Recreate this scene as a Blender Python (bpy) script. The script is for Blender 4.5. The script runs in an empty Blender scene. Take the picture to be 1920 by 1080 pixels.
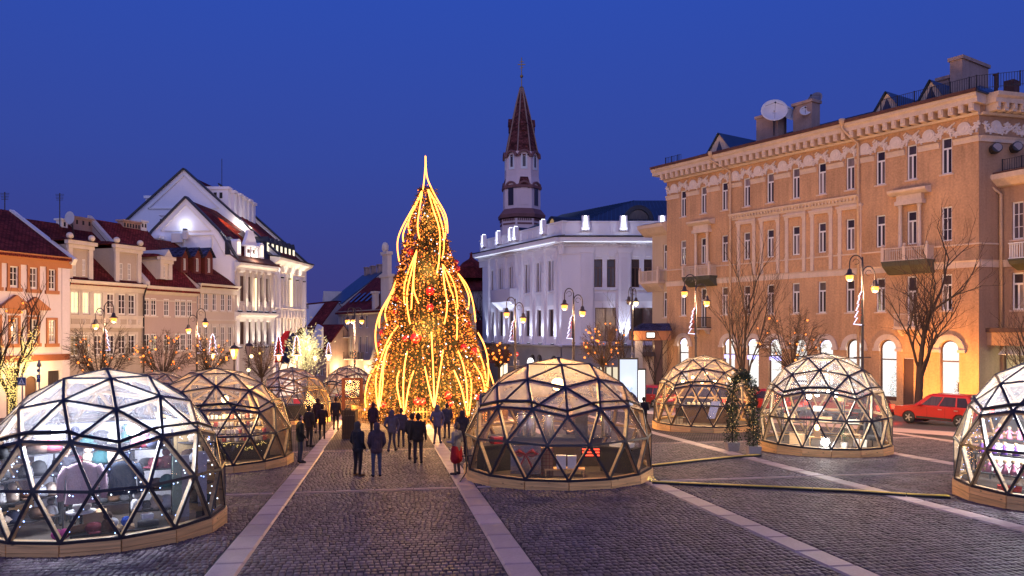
import bpy, math, random
import numpy as np
from mathutils import Vector, Matrix, noise
random.seed(7)
R = math.radians
S = bpy.context.scene
COL = S.collection
# ------------------------------------------------------------------ camera, sky, exposure
F, CX, CY, H = 1450.0, 960.0, 618.0, 3.6          # focal length (px), principal column, horizon row, eye height
cam = bpy.data.cameras.new('camera'); camo = bpy.data.objects.new('camera', cam); COL.objects.link(camo)
camo.location = (0, 0, H); camo.rotation_euler = (R(90), 0, 0)
cam.lens = 36 * F / 1920; cam.shift_y = (CY - 540) / 1920; cam.clip_end = 3000; cam.clip_start = .1
S.camera = camo
W = bpy.data.worlds.new('World'); S.world = W; W.use_nodes = True
wt = W.node_tree; wbg = wt.nodes['Background']
wtc = wt.nodes.new('ShaderNodeTexCoord'); wsx = wt.nodes.new('ShaderNodeSeparateXYZ'); wr = wt.nodes.new('ShaderNodeValToRGB')
wt.links.new(wtc.outputs['Generated'], wsx.inputs[0]); wt.links.new(wsx.outputs['Z'], wr.inputs[0]); wt.links.new(wr.outputs[0], wbg.inputs[0])
e = wr.color_ramp.elements
e[0].position = 0.0; e[0].color = (.050, .046, .205, 1)
e[1].position = 1.0; e[1].color = (.020, .066, .43, 1)
for p, c in ((.075, (.0435, .051, .245, 1)), (.21, (.035, .065, .337, 1)), (.39, (.027, .073, .425, 1))):
    k = e.new(p); k.color = c
wbg.inputs[1].default_value = 1.0
SL = bpy.data.lights.new('twilight', 'SUN'); SL.energy = 1.15; SL.color = (.74, .72, 1.0); SL.angle = R(100)      # soft afterglow from the sunset side behind the viewer
SO = bpy.data.objects.new('twilight', SL); COL.objects.link(SO); SO.rotation_euler = Vector((.18, .94, -.24)).to_track_quat('-Z', 'Y').to_euler()
S.view_settings.view_transform = 'Standard'; S.view_settings.look = 'None'
S.view_settings.exposure = 0.0; S.view_settings.gamma = 1.0; S.view_settings.use_curve_mapping = False
S.render.engine = 'CYCLES'
cy = S.cycles
cy.transparent_max_bounces = 24; cy.max_bounces = 6; cy.diffuse_bounces = 3; cy.glossy_bounces = 3; cy.transmission_bounces = 4
cy.sample_clamp_indirect = 2.5; cy.sample_clamp_direct = 30; cy.use_denoising = True
cy.caustics_reflective = False; cy.caustics_refractive = False

# ------------------------------------------------------------------ pixel -> place
GA, GB = .006, -.0424                               # the square falls gently away from the camera
def gz(x, y): return GA * x + GB * y
def gp(u, Y, dz=0): x = (u - CX) / F * Y; return Vector((x, Y, gz(x, Y) + dz))
def at(u, v, Y): return Vector(((u - CX) / F * Y, Y, H + (CY - v) / F * Y))
def ghit(u, v):
    k = (u - CX) / F; Y = H / ((v - CY) / F + GA * k + GB); return Vector((k * Y, Y, (GA * k + GB) * Y))
class Fac:
    """vertical facade plane through two plan points, left to right as seen from outside; local x along, y inward, z up from base"""
    def __init__(s, P0, P1, base):
        s.P0 = Vector(P0).to_2d(); s.P1 = Vector(P1).to_2d(); s.d = (s.P1 - s.P0); s.L = s.d.length; s.d.normalize(); s.base = base
        s.rz = math.atan2(s.d.y, s.d.x)
    def x(s, u):
        k = (u - CX) / F; return (k * s.P0.y - s.P0.x) / (s.d.x - k * s.d.y)
    def z(s, u, v):
        return H + (CY - v) / F * (s.P0.y + s.x(u) * s.d.y) - s.base
    def loc(s): return (s.P0.x, s.P0.y, s.base)
    def w(s, x, y, z):
        return Vector((s.P0.x + s.d.x * x - s.d.y * y, s.P0.y + s.d.y * x + s.d.x * y, s.base + z))

# ------------------------------------------------------------------ materials
MATS = {}
def newmat(name):
    m = bpy.data.materials.new(name); m.use_nodes = True; nt = m.node_tree; MATS[name] = m
    return m, nt, nt.nodes['Principled BSDF'], nt.nodes['Material Output']
def N(nt, t, **kw):
    n = nt.nodes.new(t)
    for k, v in kw.items():
        if k in n.bl_rna.properties: setattr(n, k, v)
        else: n.inputs[k.replace('_', ' ')].default_value = v
    return n
def M(name, col, rough=.6, var=.18, scale=1.5, fine=12, bump=.15, metal=0, streak=0, rnd=0, stretch=None, spec=.35):
    m, nt, b, o = newmat(name); L = nt.links.new
    tc = N(nt, 'ShaderNodeTexCoord'); mp = N(nt, 'ShaderNodeMapping'); L(tc.outputs['Object'], mp.inputs[0])
    if stretch: mp.inputs['Scale'].default_value = stretch
    n1 = N(nt, 'ShaderNodeTexNoise', Scale=scale, Detail=5.0); n2 = N(nt, 'ShaderNodeTexNoise', Scale=fine, Detail=4.0)
    L(mp.outputs[0], n1.inputs[0]); L(mp.outputs[0], n2.inputs[0])
    ad = N(nt, 'ShaderNodeMath', operation='ADD'); L(n1.outputs[0], ad.inputs[0]); L(n2.outputs[0], ad.inputs[1])
    last = ad.outputs[0]; lo, hi = .6, 1.4
    if streak:
        m2 = N(nt, 'ShaderNodeMapping'); m2.inputs['Scale'].default_value = (1.6, 1.6, .12); L(tc.outputs['Object'], m2.inputs[0])
        n3 = N(nt, 'ShaderNodeTexNoise', Scale=1.7, Detail=6.0); L(m2.outputs[0], n3.inputs[0])
        s = N(nt, 'ShaderNodeMath', operation='MULTIPLY_ADD'); L(n3.outputs[0], s.inputs[0]); s.inputs[1].default_value = streak; L(last, s.inputs[2])
        last = s.outputs[0]; lo += .35 * streak; hi += .65 * streak
    mr = N(nt, 'ShaderNodeMapRange'); mr.inputs[1].default_value = lo; mr.inputs[2].default_value = hi
    mr.inputs[3].default_value = 1 - var; mr.inputs[4].default_value = 1 + var * .8; L(last, mr.inputs[0])
    fac = mr.outputs[0]
    if rnd:
        oi = N(nt, 'ShaderNodeObjectInfo'); g = N(nt, 'ShaderNodeNewGeometry')
        a2 = N(nt, 'ShaderNodeMath', operation='ADD'); L(oi.outputs['Random'], a2.inputs[0]); L(g.outputs['Random Per Island'], a2.inputs[1])
        fr = N(nt, 'ShaderNodeMath', operation='FRACT'); L(a2.outputs[0], fr.inputs[0])
        r2 = N(nt, 'ShaderNodeMapRange'); r2.inputs[3].default_value = 1 - rnd; r2.inputs[4].default_value = 1 + rnd; L(fr.outputs[0], r2.inputs[0])
        mu = N(nt, 'ShaderNodeMath', operation='MULTIPLY'); L(fac, mu.inputs[0]); L(r2.outputs[0], mu.inputs[1]); fac = mu.outputs[0]
    vm = N(nt, 'ShaderNodeVectorMath', operation='SCALE'); vm.inputs[0].default_value = col; L(fac, vm.inputs['Scale'])
    L(vm.outputs[0], b.inputs['Base Color'])
    b.inputs['Roughness'].default_value = rough; b.inputs['Metallic'].default_value = metal; b.inputs['Specular IOR Level'].default_value = spec
    if bump:
        bp = N(nt, 'ShaderNodeBump', Strength=bump, Distance=.03); L(n2.outputs[0], bp.inputs['Height']); L(bp.outputs[0], b.inputs['Normal'])
    return m
def EM(name, col, st, sampling='AUTO'):
    m, nt, b, o = newmat(name)
    b.inputs['Base Color'].default_value = (.05, .05, .05, 1); b.inputs['Emission Color'].default_value = (*col, 1); b.inputs['Emission Strength'].default_value = st
    m.cycles.emission_sampling = sampling
    return m
def GL(name, col, rough=.08, var=.5, lo=.0):
    """window pane: dark reflective glass with an uneven curtain or room tone behind it"""
    m, nt, b, o = newmat(name); L = nt.links.new
    oi = N(nt, 'ShaderNodeObjectInfo'); tc = N(nt, 'ShaderNodeTexCoord'); mp = N(nt, 'ShaderNodeMapping'); L(tc.outputs['Object'], mp.inputs[0])
    mp.inputs['Scale'].default_value = (6, 1, .6); n = N(nt, 'ShaderNodeTexNoise', Scale=2.0, Detail=3.0); L(mp.outputs[0], n.inputs[0])
    ad = N(nt, 'ShaderNodeMath', operation='MULTIPLY'); L(oi.outputs['Random'], ad.inputs[0]); L(n.outputs[0], ad.inputs[1])
    mr = N(nt, 'ShaderNodeMapRange'); mr.inputs[2].default_value = .6; mr.inputs[3].default_value = 1 - var; mr.inputs[4].default_value = 1 + var; L(ad.outputs[0], mr.inputs[0])
    vm = N(nt, 'ShaderNodeVectorMath', operation='SCALE'); vm.inputs[0].default_value = col; L(mr.outputs[0], vm.inputs['Scale']); L(vm.outputs[0], b.inputs['Base Color'])
    b.inputs['Roughness'].default_value = rough; b.inputs['Specular IOR Level'].default_value = .6
    return m
def FILM(name, milk, gloss, col, rough=.12, noise_s=3, spots=.0):
    """clear sheet: mostly see-through, part milky scatter, part gloss"""
    m, nt, b, o = newmat(name); L = nt.links.new; nt.nodes.remove(b)
    tr = N(nt, 'ShaderNodeBsdfTransparent'); tl = N(nt, 'ShaderNodeBsdfTranslucent'); df = N(nt, 'ShaderNodeBsdfDiffuse'); gl = N(nt, 'ShaderNodeBsdfGlossy', Roughness=rough)
    for q in (tl, df): q.inputs[0].default_value = (*col, 1)
    tr.inputs[0].default_value = (.95, .96, .97, 1)
    tc = N(nt, 'ShaderNodeTexCoord'); n = N(nt, 'ShaderNodeTexNoise', Scale=noise_s, Detail=6.0, Distortion=1.2); L(tc.outputs['Object'], n.inputs[0])
    n2 = N(nt, 'ShaderNodeTexNoise', Scale=45.0, Detail=2.0); L(tc.outputs['Object'], n2.inputs[0])
    r2 = N(nt, 'ShaderNodeMapRange'); r2.inputs[1].default_value = .58; r2.inputs[2].default_value = .75; r2.inputs[3].default_value = 0; r2.inputs[4].default_value = spots; L(n2.outputs[0], r2.inputs[0])
    mr = N(nt, 'ShaderNodeMapRange'); mr.inputs[1].default_value = .3; mr.inputs[2].default_value = .72; mr.inputs[3].default_value = milk * .6; mr.inputs[4].default_value = milk * 1.5; L(n.outputs[0], mr.inputs[0])
    ad = N(nt, 'ShaderNodeMath', operation='ADD', use_clamp=True); L(mr.outputs[0], ad.inputs[0]); L(r2.outputs[0], ad.inputs[1])
    ms = N(nt, 'ShaderNodeMixShader'); ms.inputs[0].default_value = .45; L(tl.outputs[0], ms.inputs[1]); L(df.outputs[0], ms.inputs[2])
    m1 = N(nt, 'ShaderNodeMixShader'); L(ad.outputs[0], m1.inputs[0]); L(tr.outputs[0], m1.inputs[1]); L(ms.outputs[0], m1.inputs[2])
    lw = N(nt, 'ShaderNodeLayerWeight', Blend=.25); gm = N(nt, 'ShaderNodeMath', operation='MULTIPLY_ADD'); L(lw.outputs['Fresnel'], gm.inputs[0]); gm.inputs[1].default_value = gloss; gm.inputs[2].default_value = gloss * .3
    bp = N(nt, 'ShaderNodeBump', Strength=.6, Distance=.05); L(n.outputs[0], bp.inputs['Height']); L(bp.outputs[0], gl.inputs['Normal'])
    m2 = N(nt, 'ShaderNodeMixShader'); L(gm.outputs[0], m2.inputs[0]); L(m1.outputs[0], m2.inputs[1]); L(gl.outputs[0], m2.inputs[2]); L(m2.outputs[0], o.inputs[0])
    return m
def TILES(name, col, bw=.28, bh=.3, var=.35):
    """roof covering too far off to pick single tiles apart: courses in the slope's own coordinates"""
    m, nt, b, o = newmat(name); L = nt.links.new
    tc = N(nt, 'ShaderNodeTexCoord'); sx = N(nt, 'ShaderNodeSeparateXYZ'); L(tc.outputs['Object'], sx.inputs[0])
    cb = N(nt, 'ShaderNodeCombineXYZ'); L(sx.outputs[0], cb.inputs[0])
    ys = N(nt, 'ShaderNodeMath', operation='MULTIPLY_ADD'); L(sx.outputs[2], ys.inputs[0]); ys.inputs[1].default_value = 1.6; L(sx.outputs[1], ys.inputs[2]); L(ys.outputs[0], cb.inputs[1])
    br = N(nt, 'ShaderNodeTexBrick'); L(cb.outputs[0], br.inputs[0]); br.inputs['Scale'].default_value = 1
    br.inputs['Brick Width'].default_value = bw; br.inputs['Row Height'].default_value = bh; br.inputs['Mortar Size'].default_value = .03
    br.inputs['Color1'].default_value = (*[c * (1 + var) for c in col], 1); br.inputs['Color2'].default_value = (*[c * (1 - var) for c in col], 1); br.inputs['Mortar'].default_value = (*[c * .35 for c in col], 1)
    n = N(nt, 'ShaderNodeTexNoise', Scale=.9, Detail=6.0); L(tc.outputs['Object'], n.inputs[0])
    mr = N(nt, 'ShaderNodeMapRange'); mr.inputs[1].default_value = .3; mr.inputs[2].default_value = .7; mr.inputs[3].default_value = .6; mr.inputs[4].default_value = 1.3; L(n.outputs[0], mr.inputs[0])
    vm = N(nt, 'ShaderNodeVectorMath', operation='SCALE'); L(br.outputs[0], vm.inputs[0]); L(mr.outputs[0], vm.inputs['Scale']); L(vm.outputs[0], b.inputs['Base Color'])
    bp = N(nt, 'ShaderNodeBump', Strength=.8, Distance=.05); L(br.outputs['Fac'], bp.inputs['Height']); bp.invert = True; L(bp.outputs[0], b.inputs['Normal'])
    b.inputs['Roughness'].default_value = .85; b.inputs['Specular IOR Level'].default_value = .12
    return m
def WOOD(name, col, rough=.55, rnd=.12, scale=1.0):
    m, nt, b, o = newmat(name); L = nt.links.new
    tc = N(nt, 'ShaderNodeTexCoord'); oi = N(nt, 'ShaderNodeObjectInfo')
    va = N(nt, 'ShaderNodeVectorMath', operation='ADD'); L(tc.outputs['Object'], va.inputs[0])
    sc = N(nt, 'ShaderNodeVectorMath', operation='SCALE'); sc.inputs[0].default_value = (13, 7, 5); L(oi.outputs['Random'], sc.inputs['Scale']); L(sc.outputs[0], va.inputs[1])
    mp = N(nt, 'ShaderNodeMapping'); mp.inputs['Scale'].default_value = (.7 * scale, 3 * scale, 14 * scale); L(va.outputs[0], mp.inputs[0])
    n = N(nt, 'ShaderNodeTexNoise', Scale=1.6, Detail=5.0, Distortion=.6); L(mp.outputs[0], n.inputs[0])
    mk = N(nt, 'ShaderNodeMapping'); mk.inputs['Scale'].default_value = (2.6 * scale, 2.6 * scale, 6 * scale); L(va.outputs[0], mk.inputs[0])
    vo = N(nt, 'ShaderNodeTexVoronoi', Scale=1.0); L(mk.outputs[0], vo.inputs[0])
    kn = N(nt, 'ShaderNodeMapRange'); kn.inputs[1].default_value = .05; kn.inputs[2].default_value = .13; kn.inputs[3].default_value = .3; kn.inputs[4].default_value = 1; L(vo.outputs['Distance'], kn.inputs[0])
    mr = N(nt, 'ShaderNodeMapRange'); mr.inputs[1].default_value = .3; mr.inputs[2].default_value = .7; mr.inputs[3].default_value = .68; mr.inputs[4].default_value = 1.2; L(n.outputs[0], mr.inputs[0])
    mu = N(nt, 'ShaderNodeMath', operation='MULTIPLY'); L(mr.outputs[0], mu.inputs[0]); L(kn.outputs[0], mu.inputs[1])
    r2 = N(nt, 'ShaderNodeMapRange'); r2.inputs[3].default_value = 1 - rnd; r2.inputs[4].default_value = 1 + rnd; L(oi.outputs['Random'], r2.inputs[0])
    m3 = N(nt, 'ShaderNodeMath', operation='MULTIPLY'); L(mu.outputs[0], m3.inputs[0]); L(r2.outputs[0], m3.inputs[1])
    vm = N(nt, 'ShaderNodeVectorMath', operation='SCALE'); vm.inputs[0].default_value = col; L(m3.outputs[0], vm.inputs['Scale']); L(vm.outputs[0], b.inputs['Base Color'])
    bp = N(nt, 'ShaderNodeBump', Strength=.2, Distance=.01); L(n.outputs[0], bp.inputs['Height']); L(bp.outputs[0], b.inputs['Normal'])
    b.inputs['Roughness'].default_value = rough
    return m

cobble_m = M('cobble', (.105, .076, .088), .58, .3, 1.2, 30, .3, rnd=.42, spec=.2)
joint_m = M('cobble_joint', (.045, .038, .04), .9, .3, 6)
slab_m = M('slab', (.40, .28, .25), .55, .16, 1.2, 20, .12, rnd=.16)
far_m = TILES('far_cobbles', (.115, .086, .094), .12, .2, .28)
asph_m = M('asphalt', (.06, .055, .06), .55, .25, .8, 40, .2)
pave_m = M('pavement', (.21, .18, .17), .6, .2, .7, 25, .12)
kerb_m = M('kerb', (.32, .3, .3), .6, .15)
cream = M('cream_render', (.66, .59, .64), .8, .1, .5, 9, .06, streak=.5)
orange = M('orange_trim', (.42, .17, .075), .75, .12, 1)
brownb = M('brown_band', (.27, .085, .04), .7, .15)
greige = M('grey_render', (.43, .36, .31), .8, .14, .6, 9, .08, streak=.6)
greytrim = M('grey_trim', (.60, .53, .48), .75, .16, 1, streak=.6)
beige = M('beige_render', (.47, .36, .33), .8, .1, .5, 9, .06, streak=.5)
pinkb = M('pink_beige_render', (.56, .46, .40), .8, .1, .5, 9, .06, streak=.5)
whiter = M('white_render', (.80, .80, .90), .75, .06, .4, 9, .05, streak=.4)
whitet = M('white_trim', (.76, .74, .73), .7, .08, 1)
bluew = M('blue_white_render', (.64, .63, .74), .7, .07, .5, 9, .05, streak=.4)
greyw = M('grey_white_render', (.50, .50, .62), .7, .08, .5, 9, .05, streak=.4)
greyb = M('grey_stone', (.27, .25, .26), .7, .18, .8)
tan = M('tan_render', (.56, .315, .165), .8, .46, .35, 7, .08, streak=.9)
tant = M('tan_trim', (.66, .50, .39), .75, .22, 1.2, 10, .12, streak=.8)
tans = M('shaded_wing_render', (.40, .24, .15), .8, .3, .4, 7, .08, streak=.9)  # darker copy of tan, the side's shade put into the colour
relief_m = M('plaster_relief', (.74, .63, .57), .8, .2, 4, 20, .2)
rtile = TILES('red_roof_tiles', (.16, .028, .024), .3, .34)
rtile2 = TILES('dark_red_tiles', (.20, .03, .028), .3, .32)
btile = TILES('glazed_dark_tiles', (.05, .05, .11), .34, .3, .5)
metalr = M('blue_metal_roof', (.05, .075, .12), .38, .3, .7, 8, .06, metal=.4)
dkmetal = M('dark_roof', (.035, .035, .05), .45, .3, .8, 8, .08, metal=.2)
rust = M('rusty_edge', (.11, .045, .035), .8, .4, 2)
iron = M('dark_iron', (.03, .028, .035), .5, .3, 3, metal=.3)
pole_m = M('lamp_post_paint', (.045, .035, .04), .45, .3, 3, metal=.2)
brick_m = M('chimney_render', (.38, .26, .22), .85, .3, 1.2, 9, .15, streak=.7)
pipe_m = M('downpipe', (.60, .40, .25), .6, .2, 2)
dish_m = M('dish', (.62, .6, .63), .5, .1, 2)
dishd = M('dark_dish', (.22, .2, .24), .5, .2, 2)
winf = M('window_frame', (.74, .72, .72), .5, .06)
winb = M('brown_window_frame', (.10, .05, .04), .5, .15)
gl_d = GL('dark_glass', (.055, .042, .048)); gl_m = GL('curtained_glass', (.18, .14, .14), .2, .75); gl_b = GL('dusk_glass', (.05, .05, .075))
gl_y = EM('lit_window', (1, .80, .40), 1.6); gl_w = EM('dim_lit_window', (1, .62, .28), .35)
shop_w = EM('shop_light', (1, .96, .90), 2.2); shop_v = EM('violet_sign', (.45, .42, 1), 3.0); led_w = EM('white_led', (.85, .88, 1), 3.0); led_y = EM('warm_led', (1, .74, .40), 2.2)
lamp_o = EM('sodium_globe', (1, .36, .045), 2.6); lamp_y = EM('yellow_globe', (1, .80, .40), 3)
bulb_w = EM('warm_bulb', (1, .23, .022), 3.0, 'NONE'); bulb_c = EM('cold_bulb', (.75, .82, 1), 4, 'NONE'); bulb_r = EM('red_bulb', (1, .06, .02), 1.0, 'NONE'); bulb_y = EM('wrap_bulb', (1, .70, .20), 1.5, 'NONE')
bulb_b = EM('blue_bulb', (.30, .45, 1), 6, 'NONE')
strand_m = EM('light_strand', (1, .29, .04), 6.5)
stroke_w = EM('white_light_rope', (.74, .70, 1), 2.2, 'NONE')
bark = M('bark', (.042, .028, .024), .85, .3, 6, 30, .4)
twig_m = M('twig', (.055, .03, .024), .85, .3, 4)
fir_m = M('fir_garland', (.13, .075, .022), .8, .4, 3, rnd=.3)  # orange brown needles, the bulbs' glow put into the colour
green_m = M('garland_leaves', (.035, .055, .03), .7, .4, 4, rnd=.4)
bauble_m = M('red_bauble', (.42, .012, .015), .12, .1, 3, bump=0, spec=.8)
pine = WOOD('pine_plank', (.82, .47, .18)); pine_s = WOOD('pine_strut', (.44, .28, .14), .6, .15, .6); osb = M('osb_board', (.62, .42, .20), .7, .35, 9, 40, .2)  # plank colour made more orange in place of warm light on the plinths
strip_m = M('black_strip', (.022, .02, .028), .42, .3, 5, spec=.4)
film_top = FILM('milky_film', .125, .34, (.83, .80, .82), .16, 1.1, .18)
film_warm = FILM('warm_milky_film', .34, .3, (.85, .78, .72), .16, 1.1, .2)  # milkier, warmer copy; the urn dome's lamp glow put into the film
film_low = FILM('clear_film', .02, .16, (.8, .8, .82), .05, 2.0)
black = M('matt_black', (.02, .018, .02), .6, .2); wicker = M('dark_floor', (.06, .045, .038), .7, .25)
steel = M('steel', (.55, .53, .52), .22, .1, 2, metal=.9); paper = M('white_card', (.75, .73, .7), .7, .05); kraft = M('kraft_card', (.42, .27, .15), .75, .12)
skin = M('skin', (.50, .30, .22), .55, .08); rubber = M('tyre_rubber', (.02, .02, .022), .75, .2); chrome = M('alloy', (.45, .45, .47), .3, .1, metal=.8)
yel = M('yellow_plastic', (.62, .42, .04), .5, .15, 4); redp = M('red_paint_and_trails', (.36, .012, .012), .28, .12, 1, bump=0, spec=.6); red_e = EM('tail_light', (1, .03, .01), 7)  # red for goods, and for car bodies standing in for light trails
signb = EM('sign_blue', (.01, .05, .30), .25); signr = M('sign_red', (.55, .02, .02), .4, .1); signw = M('sign_white', (.8, .8, .8), .4, .05)
CM = {}
def cloth(c):
    c = tuple(round(x, 3) for x in c)
    if c not in CM: CM[c] = M('cloth', c, .9, .25, 5, 40, .3)
    return CM[c]

# ------------------------------------------------------------------ mesh helpers
class MB:
    def __init__(s): s.v = []; s.f = []; s.m = []
    def face(s, pts, m=0):
        n = len(s.v); s.v.extend([tuple(p) for p in pts]); s.f.append(tuple(range(n, n + len(pts)))); s.m.append(m)
    def hexa(s, p, m=0):      # p: 8 points, bottom 4 (ccw from above) then top 4
        n = len(s.v); s.v.extend([tuple(q) for q in p])
        for q in ((3, 2, 1, 0), (4, 5, 6, 7), (0, 1, 5, 4), (1, 2, 6, 5), (2, 3, 7, 6), (3, 0, 4, 7)): s.f.append(tuple(n + i for i in q)); s.m.append(m)
    def box(s, x0, x1, y0, y1, z0, z1, m=0):
        s.hexa([(x0, y0, z0), (x1, y0, z0), (x1, y1, z0), (x0, y1, z0), (x0, y0, z1), (x1, y0, z1), (x1, y1, z1), (x0, y1, z1)], m)
    def bar(s, p0, p1, w, d, up=(0, 0, 1), m=0, off=0):
        p0, p1 = Vector(p0), Vector(p1); a = (p1 - p0).normalized(); u = Vector(up); u = (u - a * u.dot(a))
        if u.length < 1e-6: u = a.orthogonal()
        u.normalize(); r = a.cross(u) * (w / 2); lo = u * (off - d / 2); hi = u * (off + d / 2)
        s.hexa([p0 - r + lo, p0 + r + lo, p1 + r + lo, p1 - r + lo, p0 - r + hi, p0 + r + hi, p1 + r + hi, p1 - r + hi], m)
    def tube(s, pts, rad, n=6, m=0, cap=True):
        pts = [Vector(p) for p in pts]; k = len(pts); rad = rad if isinstance(rad, (list, tuple)) else [rad] * k
        base = len(s.v); u = None
        for i in range(k):
            t = (pts[min(i + 1, k - 1)] - pts[max(i - 1, 0)])
            t = t.normalized() if t.length > 1e-9 else Vector((0, 0, 1))
            u = t.orthogonal() if u is None else (u - t * u.dot(t))
            u = u.normalized() if u.length > 1e-6 else t.orthogonal().normalized()
            w = t.cross(u)
            for j in range(n):
                a = 2 * math.pi * j / n; s.v.append(tuple(pts[i] + (u * math.cos(a) + w * math.sin(a)) * rad[i]))
        for i in range(k - 1):
            for j in range(n):
                a = base + i * n + j; b = base + i * n + (j + 1) % n; s.f.append((a, b, b + n, a + n)); s.m.append(m)
        if cap:
            s.f.append(tuple(base + j for j in reversed(range(n)))); s.m.append(m)
            s.f.append(tuple(base + (k - 1) * n + j for j in range(n))); s.m.append(m)
    def lathe(s, prof, n=12, m=0, c=(0, 0, 0), sx=1, sy=1):
        base = len(s.v); k = len(prof)
        for r, z in prof:
            for j in range(n):
                a = 2 * math.pi * j / n; s.v.append((c[0] + r * sx * math.cos(a), c[1] + r * sy * math.sin(a), c[2] + z))
        for i in range(k - 1):
            for j in range(n):
                a = base + i * n + j; b = base + i * n + (j + 1) % n; s.f.append((a, b, b + n, a + n)); s.m.append(m)
        s.f.append(tuple(base + j for j in reversed(range(n)))); s.m.append(m)
        s.f.append(tuple(base + (k - 1) * n + j for j in range(n))); s.m.append(m)
    def ball(s, c, r, m=0, n=8, k=5, sz=1):
        s.lathe([(max(r * math.sin(math.pi * i / k), r * .02), -r * sz * math.cos(math.pi * i / k)) for i in range(k + 1)], n, m, c)
    def octa(s, c, r, m=0):
        n = len(s.v); x, y, z = c
        s.v += [(x + r, y, z), (x, y + r, z), (x - r, y, z), (x, y - r, z), (x, y, z + r), (x, y, z - r)]
        for i in range(4):
            j = (i + 1) % 4; s.f.append((n + i, n + j, n + 4)); s.f.append((n + j, n + i, n + 5)); s.m += [m, m]
    def extr(s, poly, y0, y1, m=0):     # polygon in (x,z), extruded in y
        n = len(s.v); k = len(poly)
        s.v += [(p[0], y0, p[1]) for p in poly] + [(p[0], y1, p[1]) for p in poly]
        s.f.append(tuple(range(n, n + k))); s.f.append(tuple(reversed(range(n + k, n + 2 * k)))); s.m += [m, m]
        for i in range(k):
            j = (i + 1) % k; s.f.append((n + j, n + i, n + k + i, n + k + j)); s.m.append(m)
    def prof(s, pts, x0, x1, m=0):      # profile in (y,z), swept along x
        n = len(s.v); k = len(pts)
        s.v += [(x0, p[0], p[1]) for p in pts] + [(x1, p[0], p[1]) for p in pts]
        s.f.append(tuple(range(n, n + k))); s.f.append(tuple(reversed(range(n + k, n + 2 * k)))); s.m += [m, m]
        for i in range(k):
            j = (i + 1) % k; s.f.append((n + j, n + i, n + k + i, n + k + j)); s.m.append(m)
    def mesh(s, name, mats, smooth=False):
        me = bpy.data.meshes.new(name); me.from_pydata(s.v, [], s.f)
        for q in (mats if isinstance(mats, (list, tuple)) else [mats]): me.materials.append(q)
        if any(s.m): me.polygons.foreach_set('material_index', s.m)
        if smooth: me.polygons.foreach_set('use_smooth', [True] * len(s.f))
        me.update(); return me
    def build(s, name, mats, parent=None, loc=None, smooth=False, rz=0):
        return inst(s.mesh(name, mats, smooth), name, parent, loc, rz)
def inst(me, name, parent=None, loc=None, rz=0):
    o = bpy.data.objects.new(name, me); COL.objects.link(o)
    if parent is not None: o.parent = parent
    if loc is not None: o.location = loc
    if rz: o.rotation_euler = (0, 0, rz)
    return o
def tag(o, label=None, cat=None, group=None, kind=None):
    if label: o['label'] = label
    if cat: o['category'] = cat
    if group: o['group'] = group
    if kind: o['kind'] = kind
    return o
def thing(name, label, cat, loc=(0, 0, 0), rz=0, group=None):
    o = bpy.data.objects.new(name, None); COL.objects.link(o); o.location = loc; o.rotation_euler = (0, 0, rz); o.empty_display_size = .1
    return tag(o, label, cat, group)
def kids(o): return [c for c in o.children]
def dup(o, parent=None):
    c = o.copy(); COL.objects.link(c)
    if parent is not None: c.parent = parent
    for ch in kids(o): dup(ch, c)
    return c
LD = {}
def light(kind, name, power, col, parent=None, loc=(0, 0, 0), rot=None, size=.15, spot=None, blend=.6):
    key = (kind, power, col, size, spot)
    if key not in LD:
        l = bpy.data.lights.new(name, kind); l.energy = power; l.color = col
        l.shadow_soft_size = size
        if spot: l.spot_size = R(spot); l.spot_blend = blend
        LD[key] = l
    o = bpy.data.objects.new(name, LD[key]); COL.objects.link(o)
    if parent is not None: o.parent = parent
    o.location = loc
    if rot is not None: o.rotation_euler = rot
    return o
SOD = (1, .60, .30); WARM = (1, .66, .32); COLD = (.80, .86, 1); NEUT = (1, .87, .66)

def wall(mb, x0, x1, z0, z1, ops, depth=.25, y=0, m=0, mr=0):
    """wall sheet at y with openings (a,b,c,d[,'arch']) and their reveals going in"""
    xs = sorted({x0, x1, *[min(max(q, x0), x1) for o in ops for q in o[:2]]}); zs = sorted({z0, z1, *[min(max(q, z0), z1) for o in ops for q in o[2:4]]})
    for i in range(len(zs) - 1):
        run = None
        for j in range(len(xs) - 1):
            cx, cz = (xs[j] + xs[j + 1]) / 2, (zs[i] + zs[i + 1]) / 2
            hole = any(o[0] < cx < o[1] and o[2] < cz < o[3] for o in ops)
            if hole:
                if run is not None: mb.face([(run, y, zs[i]), (xs[j], y, zs[i]), (xs[j], y, zs[i + 1]), (run, y, zs[i + 1])], m); run = None
            elif run is None: run = xs[j]
        if run is not None: mb.face([(run, y, zs[i]), (xs[-1], y, zs[i]), (xs[-1], y, zs[i + 1]), (run, y, zs[i + 1])], m)
    for o in ops:
        a, b, c, d = o[:4]; e = y + depth
        arch = len(o) > 4; r = (b - a) / 2; sp = d - r if arch else d
        mb.face([(a, y, c), (a, e, c), (b, e, c), (b, y, c)], mr)
        mb.face([(a, y, c), (a, y, sp), (a, e, sp), (a, e, c)], mr); mb.face([(b, y, c), (b, e, c), (b, e, sp), (b, y, sp)], mr)
        if not arch: mb.face([(a, y, d), (b, y, d), (b, e, d), (a, e, d)], mr)
        else:
            arc = [(a + r - r * math.cos(t), sp + r * math.sin(t)) for t in [math.pi * q / 10 for q in range(11)]]
            for q in range(10):
                p0, p1 = arc[q], arc[q + 1]; cx = a if q < 5 else b
                mb.face([(cx, y, d), (p0[0], y, p0[1]), (p1[0], y, p1[1])], m)
                mb.face([(p0[0], y, p0[1]), (p0[0], e, p0[1]), (p1[0], e, p1[1]), (p1[0], y, p1[1])], mr)
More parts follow.
